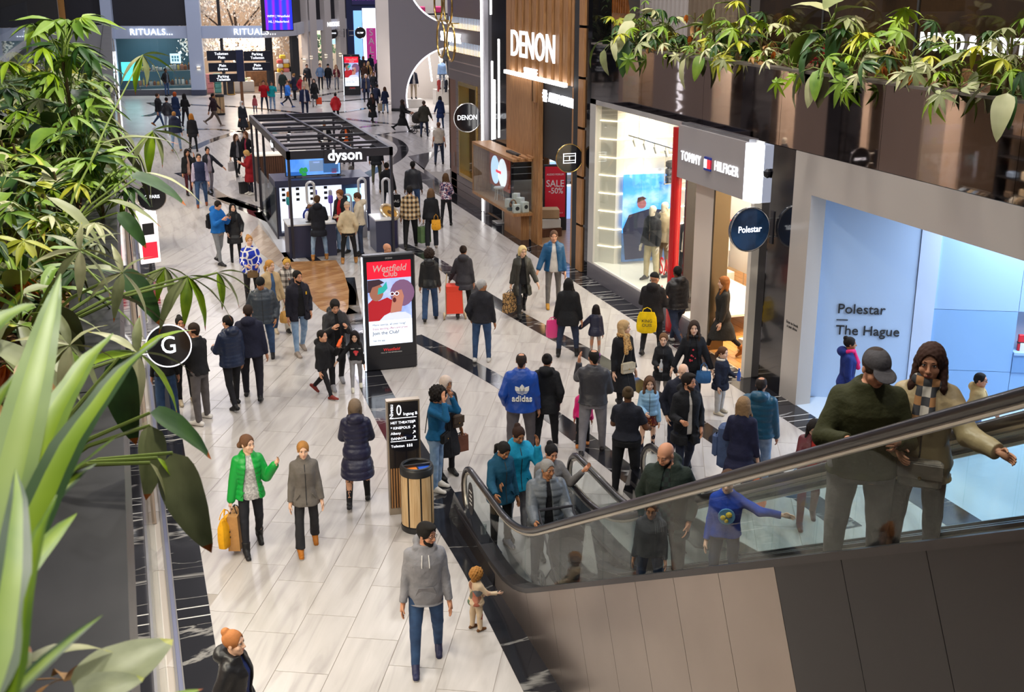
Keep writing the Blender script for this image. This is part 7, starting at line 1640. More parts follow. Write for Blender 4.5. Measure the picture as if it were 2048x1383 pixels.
P((338,262),1.70,170,'person in dark padded jacket and pale jeans near the teal window','f','b','step','pocket','pocket',hair=('bun','#181314'),top=('puffer','#222530'),hem=.47,bottom=('#8d97ab',.95))
P((354,247),1.68,150,'ginger woman in long blue coat by the teal window','f','e','step','down','down',hair=('bob','#b04f1e'),top=('coat','#1c2f52'),hem=.25,bottom=('#1c1c22',.9))
P((335,192),1.80,40,'man in black jacket standing before the teal window','m','d','stand','pocket','pocket',hair=('short','#0f0c0b'),top=('jacket','#16171b'),inner='#5a6472',openf=.04,hem=.48,bottom=('denim',.95))
P((430,252),1.80,70,'man in maroon hoodie striding past the distant litter bin','m','c','stride','fwd','back',hair=('short','#14100e'),top=('sweater','#2a1820'),hem=.50,hood=True,bottom=('#564a42',1.0),shoes='#8d8078')
r=P((487,265),1.62,30,'woman in white headscarf and long dark coat with patterned bag','f','b','walk','bag','down',(0,0),hair=None,hat=('hijab','#c8c4c2'),top=('coat','#22262e'),hem=.20,bottom=('#1a1a1e',.9),build=1.1)
hang_bag('tote',r[2],r[4]+.5,(.42,.12,.42),'#b08a58','beige and black patterned shopper carried by the headscarf woman',MATS[('bag_script',)],.08)
r=P((477,352),1.70,12,'brunette woman in dark jacket with white shopping bag','f','e','walk','down','bag',(-20,0),hair=('long','#4a3020'),top=('jacket','#1c1d23'),inner='#75757c',openf=.03,hem=.47,bottom=('#191a1e',.95))
hang_bag('paper',r[1],r[4]+.5,(.26,.1,.34),'#c9c4c4','white printed paper bag carried by the brunette woman',drop=.08)
P((496,346),1.70,-16,'auburn woman in black coat with pink collar walking with a friend','f','e','walkL','pocket','arm',(20,0),hair=('long','#6a4028'),top=('jacket','#16171c'),inner='#b83a5a',openf=.02,hem=.43,bottom=('acid_denim',.95))
r=P((502,389),1.62,-75,'older woman in long dark red coat reading her phone','f','e','stand','phone','phone',(0,30),hair=('bob','#c9a060'),top=('coat','#8d1420'),hem=.29,hood=True,bottom=('#1e2030',.9),shoes='#cfcac4',build=1.12)
phone(r[1],r[4],'mobile phone held by the woman in the red coat')
# plaza, far
P((511,227),1.08,180,'small child in pink hooded coat in the plaza','f','e','stand','down','down',hair=('bob','#5a3a28'),top=('jacket','#c45f66'),hem=.42,hood=True,bottom=('#26305a',.9),shoes='#d8d4d0',child=True)
P((530,222),1.76,4,'man in red jacket taking a drink in the plaza','m','b','wide','face','face',hair=('short','#1a1412'),top=('jacket','#b01420'),hem=.46,bottom=('#222c44',.9))
P((546,222),1.70,4,'woman in teal jacket beside the man in red','f','b','stand','face','pocket',hair=('bun','#2a1c16'),top=('jacket','#1498a0'),hem=.48,bottom=('acid_denim',.9),shoes='#5a3020')
P((577,214),1.62,60,'boy in bright blue puffer striding to the right','m','a','stride','pocket','fwd',(60,0),hair=('short','#4a3424'),top=('puffer','#1572d8'),hem=.48,bottom=('#1e2433',.9),shoes='#2a4a8a')
P((611,233),1.78,6,'guard in navy uniform with shirt and tie','m','a','step','down','down',hair=('balding','#b8a89a'),top=('jacket','#1a2444'),inner='#c8c6cc',openf=.028,hem=.48,bottom=('#1a2340',.98),build=1.12)
r=P((630,213),1.70,2,'woman in long black coat with grey trousers and an orange bag','f','e','walk','bag','down',hair=('long','#2a1d18'),top=('coat','#17181b'),hem=.30,bottom=('#8a8688',1.05),scarf='#1b1b1f')
hang_bag('paper',r[2],r[4],(.32,.12,.40),'#e0502a','orange red carrier bag of the woman in the long black coat',drop=.1)
P((673,246),1.60,178,'person in bright red coat with blue scarf behind the kiosk roof','m','d','stand','pocket','pocket',hair=('buzz','#14100e'),top=('puffer','#c01420'),hem=.42,hood=True,bottom=('#1c1c22',.95),scarf='#2438a0')
P((616,181),1.80,8,'man in black padded jacket, first of the four walkers abreast','m','b','step','down','arm',hair=('short','#1c1512'),top=('puffer','#191b21'),hem=.47,bottom=('#22242c',.95))
P((642,179),1.80,8,'man in blue shirt among the four walkers','m','a','step','pocket','pocket',hair=('short','#3a2a1e'),top=('shirt','#6d88ac'),hem=.49,bottom=('#2a2c34',1.0))
P((658,178),1.78,10,'person in black sweater and cap among the walkers','m','b','walk','fwd','back',hair=('short','#17120f'),top=('jacket','#17181d'),hem=.46,bottom=('dark_denim',.95),hat=('beanie','#141418'))
P((674,179),1.70,6,'long haired woman in maroon jacket, last of the walkers','f','e','step','pocket','phone',hair=('long','#8a6038'),top=('jacket','#6a2430'),inner='#c8b9a0',openf=.04,hem=.50,bottom=('#8d9098',1.1))
P((567,196),1.76,-20,'man in green black jacket behind the boy in blue','m','a','stand','pocket','pocket',hair=('short','#6a4a38'),top=('jacket','#26302c'),hem=.46,bottom=('#28324a',1.0))
r=P((590,200),1.66,-120,'woman in dark navy coat facing the shop beside the boy in blue','f','e','stand','phone','phone',hair=('bun','#9a7040'),top=('coat','#1b1f36'),hem=.36,bottom=('#1c1c22',.95))
hang_bag('paper',r[1],.4,(.34,.14,.46),'#a8835a','brown paper bag carried by the woman in the dark navy coat',drop=.05)
P((568,172),1.74,120,'grey haired man in rust top near the far shop door','m','a','stand','down','down',hair=('short','#8a8a90'),top=('sweater','#6a3420'),hem=.48,bottom=('#222430',1.0))
P((580,172),1.64,150,'woman in black by the far shop door','f','e','stand','front','front',hair=('bob','#8a6a48'),top=('jacket','#17181c'),hem=.45,bottom=('#1c1c22',.95))
P((612,207),1.66,20,'woman in cream coat behind the guard','f','b','step','down','down',hair=('long','#2a1c16'),top=('coat','#b9a48a'),hem=.40,bottom=('#2a2c36',.95))
P((603,203),1.62,40,'person in red beside the woman in cream','f','b','step','pocket','pocket',hair=('short','#1c1512'),top=('jacket','#a01828'),hem=.46,bottom=('#23242c',.95))
P((733,203),1.72,6,'white haired man in long navy coat right of the far screen','m','a','step','down','down',hair=('short','#d0ccc8'),top=('coat','#1c2540'),inner='#6a5a4a',openf=.03,hem=.34,bottom=('#1c2034',1.0),build=1.1)
P((748,196),1.66,4,'woman in dark coat with fur hood in the far crowd','f','b','step','pocket','pocket',hair=('bob','#4a3828'),top=('jacket','#23262c'),hem=.40,bottom=('#1c1c22',.95),fur='#8d7a5e')
P((752,226),1.70,160,'stooping person in navy jacket in the far crowd','m','b','step','front','front',lean=25,hair=('short','#1c1512'),top=('jacket','#1b2038'),hem=.44,bottom=('#1c1f30',1.0))
r=P((771,227),1.52,170,'girl with long brown hair in navy coat holding a bag','f','e','step','bag','front',hair=('long','#4a2c1c'),top=('coat','#18203c'),hem=.38,bottom=('acid_denim',.95))
hang_bag('paper',r[2],.3,(.4,.14,.42),'#bba78c','beige paper bag beside the girl in the navy coat',drop=.04)
P((765,182),1.80,4,'tall man in black jacket with crossed strap in the far crowd','m','a','step','phone','pocket',hair=('short','#3a2a20'),top=('jacket','#17181c'),hem=.47,bottom=('#1b1c22',1.0))
P((757,168),1.78,4,'man in dark shirt behind the tall man','m','b','stand','down','down',hair=('short','#1c1512'),top=('shirt','#1e2230'),hem=.49,bottom=('#1c1f2c',1.0))
P((738,170),1.68,2,'blonde woman in patterned cardigan in the far crowd','f','e','step','pocket','pocket',hair=('bob','#d8b878'),top=('jacket','leopard'),inner='#141418',openf=.05,hem=.42,bottom=('#8a8078',1.0))
P((730,172),1.66,6,'woman in brown top with a child at her side in the far crowd','f','b','step','down','down',hair=('bob','#5a4030'),top=('sweater','#4a3228'),hem=.47,bottom=('#6a5a48',1.0))
P((742,156),1.80,180,'tall person in navy coat before the sale banner','m','d','stand','down','down',hair=('short','#0f0c0b'),top=('coat','#161c34'),hem=.30,bottom=('#1b2c5a',1.0))
P((728,158),1.72,160,'woman with auburn hair facing the sale banner','f','e','stand','down','down',hair=('bob','#7a4024'),top=('jacket','#22242c'),hem=.46,bottom=('#1c1c22',1.0))
P((720,157),1.70,160,'man in grey jacket close to the blue shop','m','a','stand','down','down',hair=('balding','#7a6a58'),top=('jacket','#33343c'),hem=.47,bottom=('#22242c',1.0))
P((768,142),1.82,175,'man in black pointing at the cream far wall','m','a','stand','down','reach',hair=('short','#14100e'),top=('sweater','#14151a'),hem=.49,bottom=('#17181d',1.0))
P((776,158),1.2,0,'child in red and yellow jacket at the far end','m','a','stand','down','down',hair=('short','#2a1c14'),top=('puffer','#c8202c'),hem=.44,bottom=('#1c2034',1.0),child=True)
P((746,249),1.70,24,'dark haired woman in long black coat walking to the right','f','e','walk','back','pocket',(40,0),hair=('long','#1c1412'),top=('coat','#191a1e'),hem=.26,bottom=('#1c1c20',.95),shoes='#b8b0aa',scarf='#3a2420')
P((806,263),1.70,78,'woman in brown headscarf and long black coat pushing a pram','f','b','stride','push','push',hair=None,hat=('hijab','#33241f'),top=('coat','#1b1a1d'),hem=.24,bottom=('#17171b',1.0))
P((849,273),1.76,174,'man in olive coat and dark jeans walking away','m','b','step','pocket','hold',hair=('short','#4a3a30'),top=('jacket','#3c3a32'),hem=.42,bottom=('dark_denim',.98),scarf='#2c2a28',build=1.1)
P((881,257),1.66,172,'woman in blue hooded coat hand in hand with the olive coat man','f','e','step','hold','down',hair=('bob','#2a201c'),top=('coat','#1a2c58'),hem=.34,hood=True,bottom=('denim',.95))
P((877,242),1.78,176,'bald man in cream T-shirt beside the optician','m','b','step','down','down',px='h',hair=('buzz','#6a4a38'),top=('shirt','#c8bfb4'),sleeve=.7,hem=.50,bottom=('dark_denim',1.0),build=1.1)
# around the kiosk
P((648,240),1.78,0,'bearded man in open black jacket and white top behind the kiosk','m','c','stand','pocket','pocket',px='h',hair=('short','#14100e'),beard='#14100e',top=('jacket','#17181c'),inner='#d8d2cc',openf=.06,hem=.47,bottom=('#1a1a20',1.0))
P((690,244),1.70,10,'woman in brown coat with orange scarf behind the kiosk','f','e','stand','pocket','pocket',px='h',hair=('long','#4a2a1c'),top=('coat','#2c211e'),inner='#d8622a',openf=.05,hem=.38,bottom=('#1a1a20',1.0))
P((754,366),1.78,178,'man in dark coat and olive trousers behind the frame beam','m','c','step','down','down',hair=('short','#14100e'),top=('coat','#17191f'),hem=.40,bottom=('#4a4c38',1.05),shoes='#3a3028')
P((702,330),1.72,178,'man with short grey hair behind the product wall','m','c','stand','front','front',(40,0),px='h',hair=('buzz','#5a5654'),top=('jacket','#1c1f2c'),hem=.47,bottom=('#1c1c22',1.0))
r=P((776,428),1.72,176,'woman in black coat carrying a black printed bag beside the kiosk','f','c','step','down','bag',(10,0),hair=('bun','#15110f'),top=('jacket','#17181d'),hem=.44,bottom=('#1b1f2e',1.05),shoes='#d0ccc8',build=1.1,scarf='#1a1a1e')
hang_bag('tote',r[1],r[4],(.34,.12,.42),BLK,'black bag with white print carried beside the kiosk',drop=.05,print_=('BAG',.12,mWHITE))
P((825,320),1.80,177,'man in black leather jacket and jeans walking away','m','d','step','down','down',px='h',hair=('short','#0f0c0b'),top=('jacket','#23242b'),rough_top=1,hem=.50,bottom=('denim',1.0),build=1.18)
r=P((822,494),1.80,178,'man in tan checked overshirt walking hand in hand','m','b','step','down','down',hair=('top','#1a1412'),top=('jacket','plaid_tan'),hem=.47,bottom=('#1a1a1e',1.12),shoes='#2a2a26',build=1.1)
r=P((864,495),1.72,180,'woman in black and white jacket with a yellow bag at her hip','f','e','stand','down','down',hair=('long','#6a5038'),top=('jacket','#1c1d22'),hem=.50,bottom=('#25262e',1.2,1.5),shoes='#8d8078',scarf='#22242a')
hang_bag('tote',r[3](.13,-.17,.12),r[4],(.28,.1,.30),'#e0981c','yellow patterned tote bag on the back of the black and white jacket',MATS[('yellow_print',)],.16)
hang_bag('paper',r[2],R(20),(.34,.2,.46),'#5f7a52','sage green paper carrier bag held between the couple',drop=.1)
r=P((893,452),1.68,172,'woman in floral blouse and black trousers walking by the optician','f','a','step','fwd','front',hair=('long','#5a4028'),top=('sweater','floral'),hem=.52,bottom=('#17181d',.92),shoes='#1b1b1e')
P((640,519),1.80,180,'man in long dark coat with headphones at the kiosk counter','m','e','wide','front','front',(0,14),hair=('short','#4a3220'),hat=('band','#cfcdd2'),top=('coat','#181a24'),hem=.38,hood=True,bottom=('acid_denim',.95),shoes='#a5743f',boots=.05)
P((687,505),1.82,-34,'young man in black jacket over red hoodie advising at the kiosk','m','e','stand','front','down',(4,16),hair=('top','#7a4a26'),top=('jacket','#1b1c20'),inner='#b81a28',openf=.05,hem=.47,hood=True,bottom=('acid_denim',1.0),shoes='#2a2a2c')
P((699,526),1.70,178,'person in cream jacket with orange hem and beanie at the kiosk','f','e','wide','pocket','pocket',(-6,4),hair=None,hat=('beanie','#c0ab96'),top=('jacket','#c4b294'),inner='#d86a1e',hem=.50,bottom=('#17171b',.95),shoes='#a5743f',boots=.06,build=1.08)
P((722,511),1.80,-95,'young man in cream hoodie at the right kiosk counter','m','e','stand','front','front',(0,14),hair=('short','#4a2e1e'),top=('sweater','#c9bca8'),hem=.49,hood=True,bottom=('dark_denim',.98))
P((772,484),1.74,40,'bald man in black seen just above the digital kiosk','m','b','stand','down','down',(-10,6),px='h',hair=('bald',''),top=('jacket','#16171b'),hem=.47,bottom=('#1c1c22',1.0))
# middle walkway
P((861,640),1.66,178,'woman with white headband in black padded jacket and wide jeans','f','b','step','down','down',(8,4),hair=('curly','#2a1d17'),hat=('band','#cfcac4'),top=('puffer','#18191d'),hem=.48,hood=True,bottom=('denim',1.12,1.4),shoes='#1b1b1e')
r=P((928,632),1.68,176,'woman in grey hooded coat pulling a red shopping trolley','f','b','step','hold','down',(10,0),hair=('bun','#2a1c16'),top=('coat','#3a383e'),hem=.40,hood=True,bottom=('#1c1c20',.92),tail=None,build=1.05)
P((964,722),1.72,172,'grey haired man in black jacket and jeans standing with head turned','m','c','stand','pocket','down',(50,0),hair=('short','#a8a6a6'),top=('jacket','#23232a'),hem=.485,bottom=('denim',1.0),shoes='#c8c6c4',build=1.08)
r=P((1044,630),1.70,10,'blonde woman in long olive padded coat carrying paper bags','f','e','walk','hold','bag',(-12,6),hair=('bob','#d9c08a'),top=('puffer','#35342f'),inner='#131317',openf=.05,hem=.33,hood=True,bottom=('#25272e',.92),shoes='#1b1b1e',boots=.16,glasses=True)
hang_bag('paper',r[1],r[4]+.7,(.42,.18,.44),'#b08a58','large brown paper bag with black sketches',MATS[('bag_script',)],.08);hang_bag('paper',r[1]+Vector((.16,.08,-.12)),r[4]+.7,(.28,.12,.34),'#1b1b1e','small black paper bag beside the sketched bag',None,.08)
P((1106,612),1.86,4,'man in bright blue quilted jacket and white hoodie','m','a','step','down','hold',(0,6),hair=('short','#5a4030'),top=('puffer','#14507c'),quilt=.75,inner='#d6d0ca',openf=.052,hem=.475,bottom=('#6a6664',.92),shoes='#a5741e')
r=P((1135,712),1.66,176,'woman with long black hair in black coat carrying a pink school bag','f','b','wide','bag','bag',(8,0),hair=('long','#121013'),top=('coat','#17181c'),hem=.42,bottom=('dark_denim',1.0),shoes='#1f1f22',boots=.07,build=1.22)
hang_bag('tote',r[2]+Vector((-.06,-.04,.16)),r[4]+.5,(.30,.16,.38),'#d83a78','pink sparkling school bag in the hand of the long haired woman',mat('pink_shiny',(.70,.05,.22),.25),.06)
P((1190,712),1.14,174,'little girl with long dark hair in navy striped puffer dress','f','b','stand','out','down',(0,0),hair=('long','#191214'),top=('puffer','#23263c'),quilt=.8,hem=.40,bottom=('#b5aaa4',.8),shoes='#a86ac0',child=True)
r=P((1302,706),1.74,168,'man in black beanie and coat with yellow drawstring bag','m','b','step','arm','arm',(30,4),hair=None,hat=('beanie','#131316'),top=('jacket','#1c1a1d'),hem=.42,hood=True,bottom=('#1c1b1f',.98),build=1.15)
hang_bag('plastic',r[3](-.06,-.24,.16),r[4]+.25,(.42,.10,.44),'#e6c200','bright yellow drawstring bag with black emblem on his back',print_=('KING\nOUIS',.09,mBLACKM),drop=.1)
P((1350,690),1.78,-140,'man in glossy black puffer jacket and ripped jeans','m','d','walk','arm','down',(10,8),hair=('short','#100d0c'),top=('puffer','#201e20'),quilt=1.2,hem=.50,hood=True,bottom=('dark_denim',.98),shoes='#d0ccc8',glasses=True,build=1.2)
P((1441,711),1.74,-82,'woman with auburn hair in long dark coat and tan ankle boots','f','e','walk','down','down',(0,2),hair=('long','#8a5426'),top=('coat','#24221f'),hem=.25,bottom=('#1c1a1a',.9),shoes='#9a5a1e',boots=.07)
# foreground right of centre
r=P((1242,822),1.72,34,'blonde woman in long black coat with leopard scarf and cream bag','f','e','step','down','down',(-44,0),hair=('long','#b8976a'),top=('coat','#15151a'),hem=.26,bottom=('#17171b',.9),scarf='leopard',shoes='#1f1f22',boots=.12)
crossbag(r[3],r[4],.0,.17,.0,(.26,.08,.20),'#c2b59c','cream saddle bag on the black coat with the leopard scarf',True,1)
r=P((1322,806),1.40,2,'girl in black coat with brown hair holding a water bottle','f','e','stand','hold','front',(4,4),hair=('pony','#6a4a30'),top=('coat','#1b1b1f'),hem=.34,hood=True,bottom=('#9a9490',1.2),shoes='#c8beae',child=True)
bottle(r[1]+Vector((0,0,.05)),'#c8ccd0','clear water bottle held by the girl in the black coat')
r=P((1380,822),1.70,2,'woman in black coat with fur collar holding two girls by the hand','f','e','stand',(4,22,8,0),(4,22,8,0),(0,2),hair=('long','#33241c'),top=('coat','#16171d'),inner='#131318',openf=.06,hem=.36,bottom=('#1b1c22',.95),fur='#17171b')
hang_bag('hand',r[3](-.2,.14,.10),r[4],(.28,.14,.22),'#2c5a8a','blue leather handbag with tall handles',drop=.16)
mb=MB();rnd=random.Random(9)
for k in range(7):mb.ball((rnd.uniform(-.06,.06),0,rnd.uniform(-.1,.12)),rnd.uniform(.012,.024),7,1,.4,1)
o=mb.build('embroidery',mat('rose_red',(.55,.03,.05),.6),r[0],kind='stuff');o.location=r[5](0,.155,.22)
r=P((1438,826),1.30,60,'girl in navy duffel coat with ponytail holding a bottle','f','e','stand','front','down',(0,2),hair=('pony','#5a3a26'),top=('coat','#1c2234'),hem=.36,bottom=('#b8b4b0',1.25),shoes='#c0b4a0',child=True,fur='#cfc4b4')
bottle(r[2]+Vector((0,0,.06)),'#3a5aa8','blue water bottle held by the girl in the duffel coat')
r=P((1294,902),1.36,6,'girl in pale blue puffer jacket and red skirt with black headband','f','e','stand','down','front',(0,6),hair=('long','#5a3e2c'),hat=('band','#141418'),top=('puffer','#7fa6c4'),quilt=1.3,hem=.49,hood=True,bottom=('#17182a',.8),skirt=('sequin_skirt',.36),shoes='#1f2230',child=True)
P((1367,723),1.74,12,'bald man in dark jacket behind the man in the black overcoat','m','e','stand','front','pocket',(6,10),px='h',hair=('bald',''),top=('jacket','#1a1d2c'),hem=.46,bottom=('#22283a',1.0),build=1.18)
P((1377,742),1.78,24,'man with dark hair in black overcoat and white collar','m','b','step','pocket','arm',(-34,0),px='h',hair=('top','#1c1512'),beard='#3a2c26',top=('coat','#17181d'),inner='#c8c2bc',openf=.022,hem=.38,hood=True,bottom=('#1e2436',1.0))
P((1184,906),1.80,176,'man in dark grey jacket and grey trousers eating as he walks','m','b','step','face','arm',(-24,2),hair=('balding','#15110f'),top=('jacket','#3a393e'),rough_top=1,hem=.50,bottom=('#7d7a80',1.05),shoes='#1f1a1a',build=1.2)
P((1165,892),1.15,178,'child in hot pink jacket mostly hidden by the man in dark grey','f','b','step','down','down',(0,0),hair=('bob','#1c1512'),top=('puffer','#e8187a'),hem=.48,bottom=('#17181d',.95),shoes='#c87a3a',child=True)
r=P((1042,915),1.80,178,'man in royal blue tracksuit jacket with white emblem on the back','m','b','step','pocket','down',(4,2),hair=('balding','#2a1f1a'),top=('jacket','#1646a0'),rough_top=1,hem=.475,bottom=('#5c575c',1.12),shoes='#3a2420',build=1.22,beard='#1c1512')
em=MB()
for a in (-38,0,38):
 ca,sa=math.cos(R(a)),math.sin(R(a));L_=[(-.0,0),(-.045,.07),(-.034,.135),(0,.178),(.034,.135),(.045,.07)]
 em.prism([(x*ca+z*sa,0,-x*sa+z*ca) for x,z in L_],(0,.03,0))
for z in (.012,.032,.052):em.mi=1;em.box(-.11,.11,-.002,0,z,z+.008)
o=em.build('back_emblem',[mat('emblem_white',(.85,.84,.80),.6),cloth('#1646a0')],r[0]);o.location=r[5](.02,-.175,.23);o.rotation_euler=(0,0,0)
text('back_lettering','adidas',.13,r[5](.02,-.175,.165),(PI/2,0,0),mat('emblem_white',0),r[0],.02,off=.006)
P((1092,899),1.68,172,'woman in black hooded coat and black trousers beside the blue jacket','f','b','step','pocket','pocket',(6,4),hair=('bun','#1a1414'),top=('jacket','#18191d'),hem=.42,hood=True,bottom=('#17181d',1.05),shoes='#d0ccc8',build=1.15)
P((1250,985),1.70,174,'woman with braided hair in black T-shirt and apron straps','f','d','stand','front',(6,26,60,20),(-10,4),hair=('bun','#4a3a26'),top=('shirt','#1b1d28'),sleeve=.75,hem=.53,bottom=('#17181d',1.05),build=1.28)
r=P((875,978),1.66,64,'woman with curly black hair in teal sweatshirt covering her face','f','b','stand','eyes','eyes',(0,14),hair=('curly','#17110f'),top=('sweater','#155a86'),hem=.51,bottom=('acid_denim',1.0),shoes='#d8d2ca',collar=False)
crossbag(r[3],r[4],.02,.15,.02,(.22,.07,.16),'#17171b','black quilted crossbody bag on the teal sweatshirt',True,-1)
r=P((893,950),1.66,30,'woman in white headscarf and black coat behind the teal sweatshirt','f','c','stand','bag','down',(-10,6),hair=None,hat=('hijab','#cbb8ac'),top=('coat','#19191e'),hem=.22,bottom=('#17171b',.95),scarf='#6a6a72')
crossbag(r[3],r[4],-.14,.12,.06,(.18,.1,.2),'#4a3a2e','brown bag hanging before the black coat with the headscarf',False)
hang_bag('paper',r[2],r[4],(.22,.1,.26),'#6a4030','small patterned paper bag held by the headscarf woman',drop=.05)
r=P((1488,790),1.74,170,'woman with long highlighted hair in navy coat carrying coats over her arm','f','e','step','arm','down',(6,2),px='h',hair=('long','#8a6e50'),top=('coat','#1b1d38'),hem=.30,bottom=('#1c1c24',.95),build=1.08)
c_=r[2];t=thing('draped_coat','slate blue coat draped over the arm of the long haired woman','coat',c_,r[4]);mb=MB();mb.bevbox(-.22,.16,-.22,.02,-.62,.05,.04);mb.build('coat_body',cloth('#4a5a80'),t);mb=MB();mb.bevbox(-.3,-.2,-.2,-.05,-.45,-.1,.03);mb.build('sleeve',cloth('#4a5a80'),t)
t=thing('draped_coat','khaki coat draped over the slate blue coat','coat',c_+Vector((.12,-.04,.02)),r[4]);mb=MB();mb.bevbox(-.1,.14,-.2,.06,-.55,.06,.04);mb.build('coat_body',cloth('#a08c66'),t);mb=MB();mb.bevbox(-.05,.06,-.26,-.18,-.5,-.05,.03);mb.build('sleeve',cloth('#a08c66'),t)
r2=G(1535,935,.5);hang_bag('paper',r[1],r[4],(.34,.14,.40),'#e8641a','orange paper bag with dark lettering',None,.25,print_=('NESTO',.07,mBLACKM))
P((1523,752),1.76,172,'balding man in teal puffer jacket and pale jeans seen from behind','m','b','stand','down','down',(6,2),px='h',hair=('balding','#2a2220'),top=('puffer','#124a66'),quilt=1.2,hem=.475,hood=True,bottom=('acid_denim',1.05),build=1.2)
r=P((1612,1046),1.64,10,'woman in glasses and maroon jacket looking at her phone beyond the escalator','f','e','step','phone','phone',(6,26),hair=('long','#17110f'),top=('puffer','#5a1f28'),inner='#a02a24',openf=.045,hem=.45,bottom=('#6a2c28',1.0),shoes='#5a2420',glasses=True)
phone(r[1],r[4],'mobile phone held by the woman in maroon');hang_bag('hand',r[3](.2,.02,.02),r[4],(.34,.14,.24),'#2a6a9a','blue shoulder bag of the woman in maroon',drop=.2)
P((1700,672),1.66,96,'woman in royal blue coat with pink scarf in the blue showroom','f','c','stand','down','down',(0,0),px='h',hair=('bun','#17110f'),top=('coat','#16286a'),hem=.34,hood=True,bottom=('#1c1c24',.95),scarf='#d0246a')
P((1963,733),1.42,78,'boy in beige hooded jacket and glasses in the blue showroom','m','b','walk','fwd','back',(0,0),px='h',hair=('short','#14100f'),top=('jacket','#b59a6a'),hem=.45,hood=True,bottom=('#5a74a0',1.0),shoes='#c8d0e0',glasses=True,child=True)
# on the escalator
def rider(x,y,**k):return P(None,loc=(x,y,esc_z(y)),**k)
r=P(None,loc=(4.50,6.20,esc_z(6.20)),h=1.77,face=12,label='man in olive turtleneck and grey cap leaning on the handrail',sex='m',skin='b',legs='stand',armL=(20,14,92,40),armR=(30,24,78,52),head=(-16,22),hair=('short','#3a2c24'),hat=('cap','#4a474a'),top=('sweater','#33341a'),hem=.49,bottom=('#6a6666',1.05),build=1.22)
r=P(None,loc=(4.93,6.16,esc_z(6.16)),h=1.72,face=-2,label='woman with long brown hair in beige padded jacket and checked scarf',sex='f',skin='b',legs='stand',armL=(40,30,46,-16),armR='front',head=(2,4),hair=('long','#3a2219'),top=('puffer','#a8946f'),hem=.45,hood=True,bottom=('#22222a',1.0),scarf='plaid_scarf',build=1.1)
crossbag(r[3],r[4],-.02,.2,-.02,(.28,.12,.18),'#8d8478','taupe leather shoulder bag of the woman in beige',True,1)
P(None,loc=(4.42,9.25,esc_z(9.25)),h=1.12,face=-6,label='boy in dark grey hooded top behind the escalator glass',sex='m',skin='c',legs='stand',armL='down',armR='down',head=(0,8),hair=('short','#0f0c0b'),top=('sweater','#2c2d30'),hem=.45,hood=True,bottom=('dark_denim',1.0),glasses=True,child=True,build=1.1)
r=P(None,loc=(4.86,8.62,esc_z(8.62)),h=1.27,face=2,label='boy in royal blue sweatshirt holding the far handrail',sex='m',skin='e',legs='stand',armL=(40,62,30,-20),armR='down',head=(8,6),hair=('short','#4a3020'),top=('sweater','#123ca0'),hem=.46,bottom=('dark_denim',1.05),shoes='#c8c4c0',child=True,collar=False)
mb=MB();mb.tube([(0,0,0),(0,.02,0)],.075,18);mb.mi=1;mb.ball((-.02,.02,.02),.03,8,1,.5,1);mb.ball((.03,.02,-.01),.026,8,1,.5,1);mb.ball((.0,.02,-.04),.02,8,1,.5,1)
o=mb.build('chest_print',[mat('print_cyan',(.10,.28,.50),.6),mat('print_yellow',(.75,.55,.05),.6)],r[0]);o.location=r[5](0,.122,.19)
P(None,loc=(4.92,9.95,esc_z(9.95)),h=1.76,face=-6,label='bald bearded man in dark green parka riding the escalator',sex='m',skin='b',legs='stand',armL='pocket',armR='pocket',head=(26,22),hair=('bald',''),beard='#1a1513',top=('jacket','#1f2a24'),inner='plaid_green',openf=.052,hem=.40,hood=True,bottom=('#3a3634',1.05),build=1.15)
P(None,loc=(4.34,13.75,.012),h=1.60,face=30,label='woman in teal work jacket with earphones and hand on the handrail',sex='f',skin='c',legs='stand',armL='down',armR=(30,20,46,6),head=(-6,30),hair=('pony','#14100f'),top=('jacket','#124660'),hem=.44,bottom=('#17171c',.95),shoes='#1c2a44',build=1.05)
P(None,loc=(4.66,14.05,.012),h=1.66,face=24,label='woman in bright turquoise jacket talking on the phone',sex='f',skin='c',legs='stand',armL='face',armR='rail',head=(-4,22),hair=('bun','#2e1a12'),top=('jacket','#128ab0'),hem=.44,bottom=('#9a9aa4',1.0),build=1.22)
P(None,loc=(4.62,12.75,.012),h=1.68,face=14,label='grey haired man in grey padded jacket steering a pram onto the escalator',sex='m',skin='c',legs='stand',armL='push',armR='push',head=(-22,6),hair=('short','#8d8a88'),top=('puffer','#5a6068'),quilt=1.2,inner='#15151a',openf=.035,hem=.46,hood=True,bottom=('#1c1f2c',1.0),build=1.2)
P(None,loc=(4.88,13.35,.012),h=1.64,face=20,label='woman with tied black hair in grey knit behind the man with the pram',sex='f',skin='b',legs='stand',armL='up',armR='down',head=(-10,18),hair=('bun','#121013'),top=('sweater','#6d6a6a'),hem=.46,bottom=('#1c1c22',1.0),build=1.1)
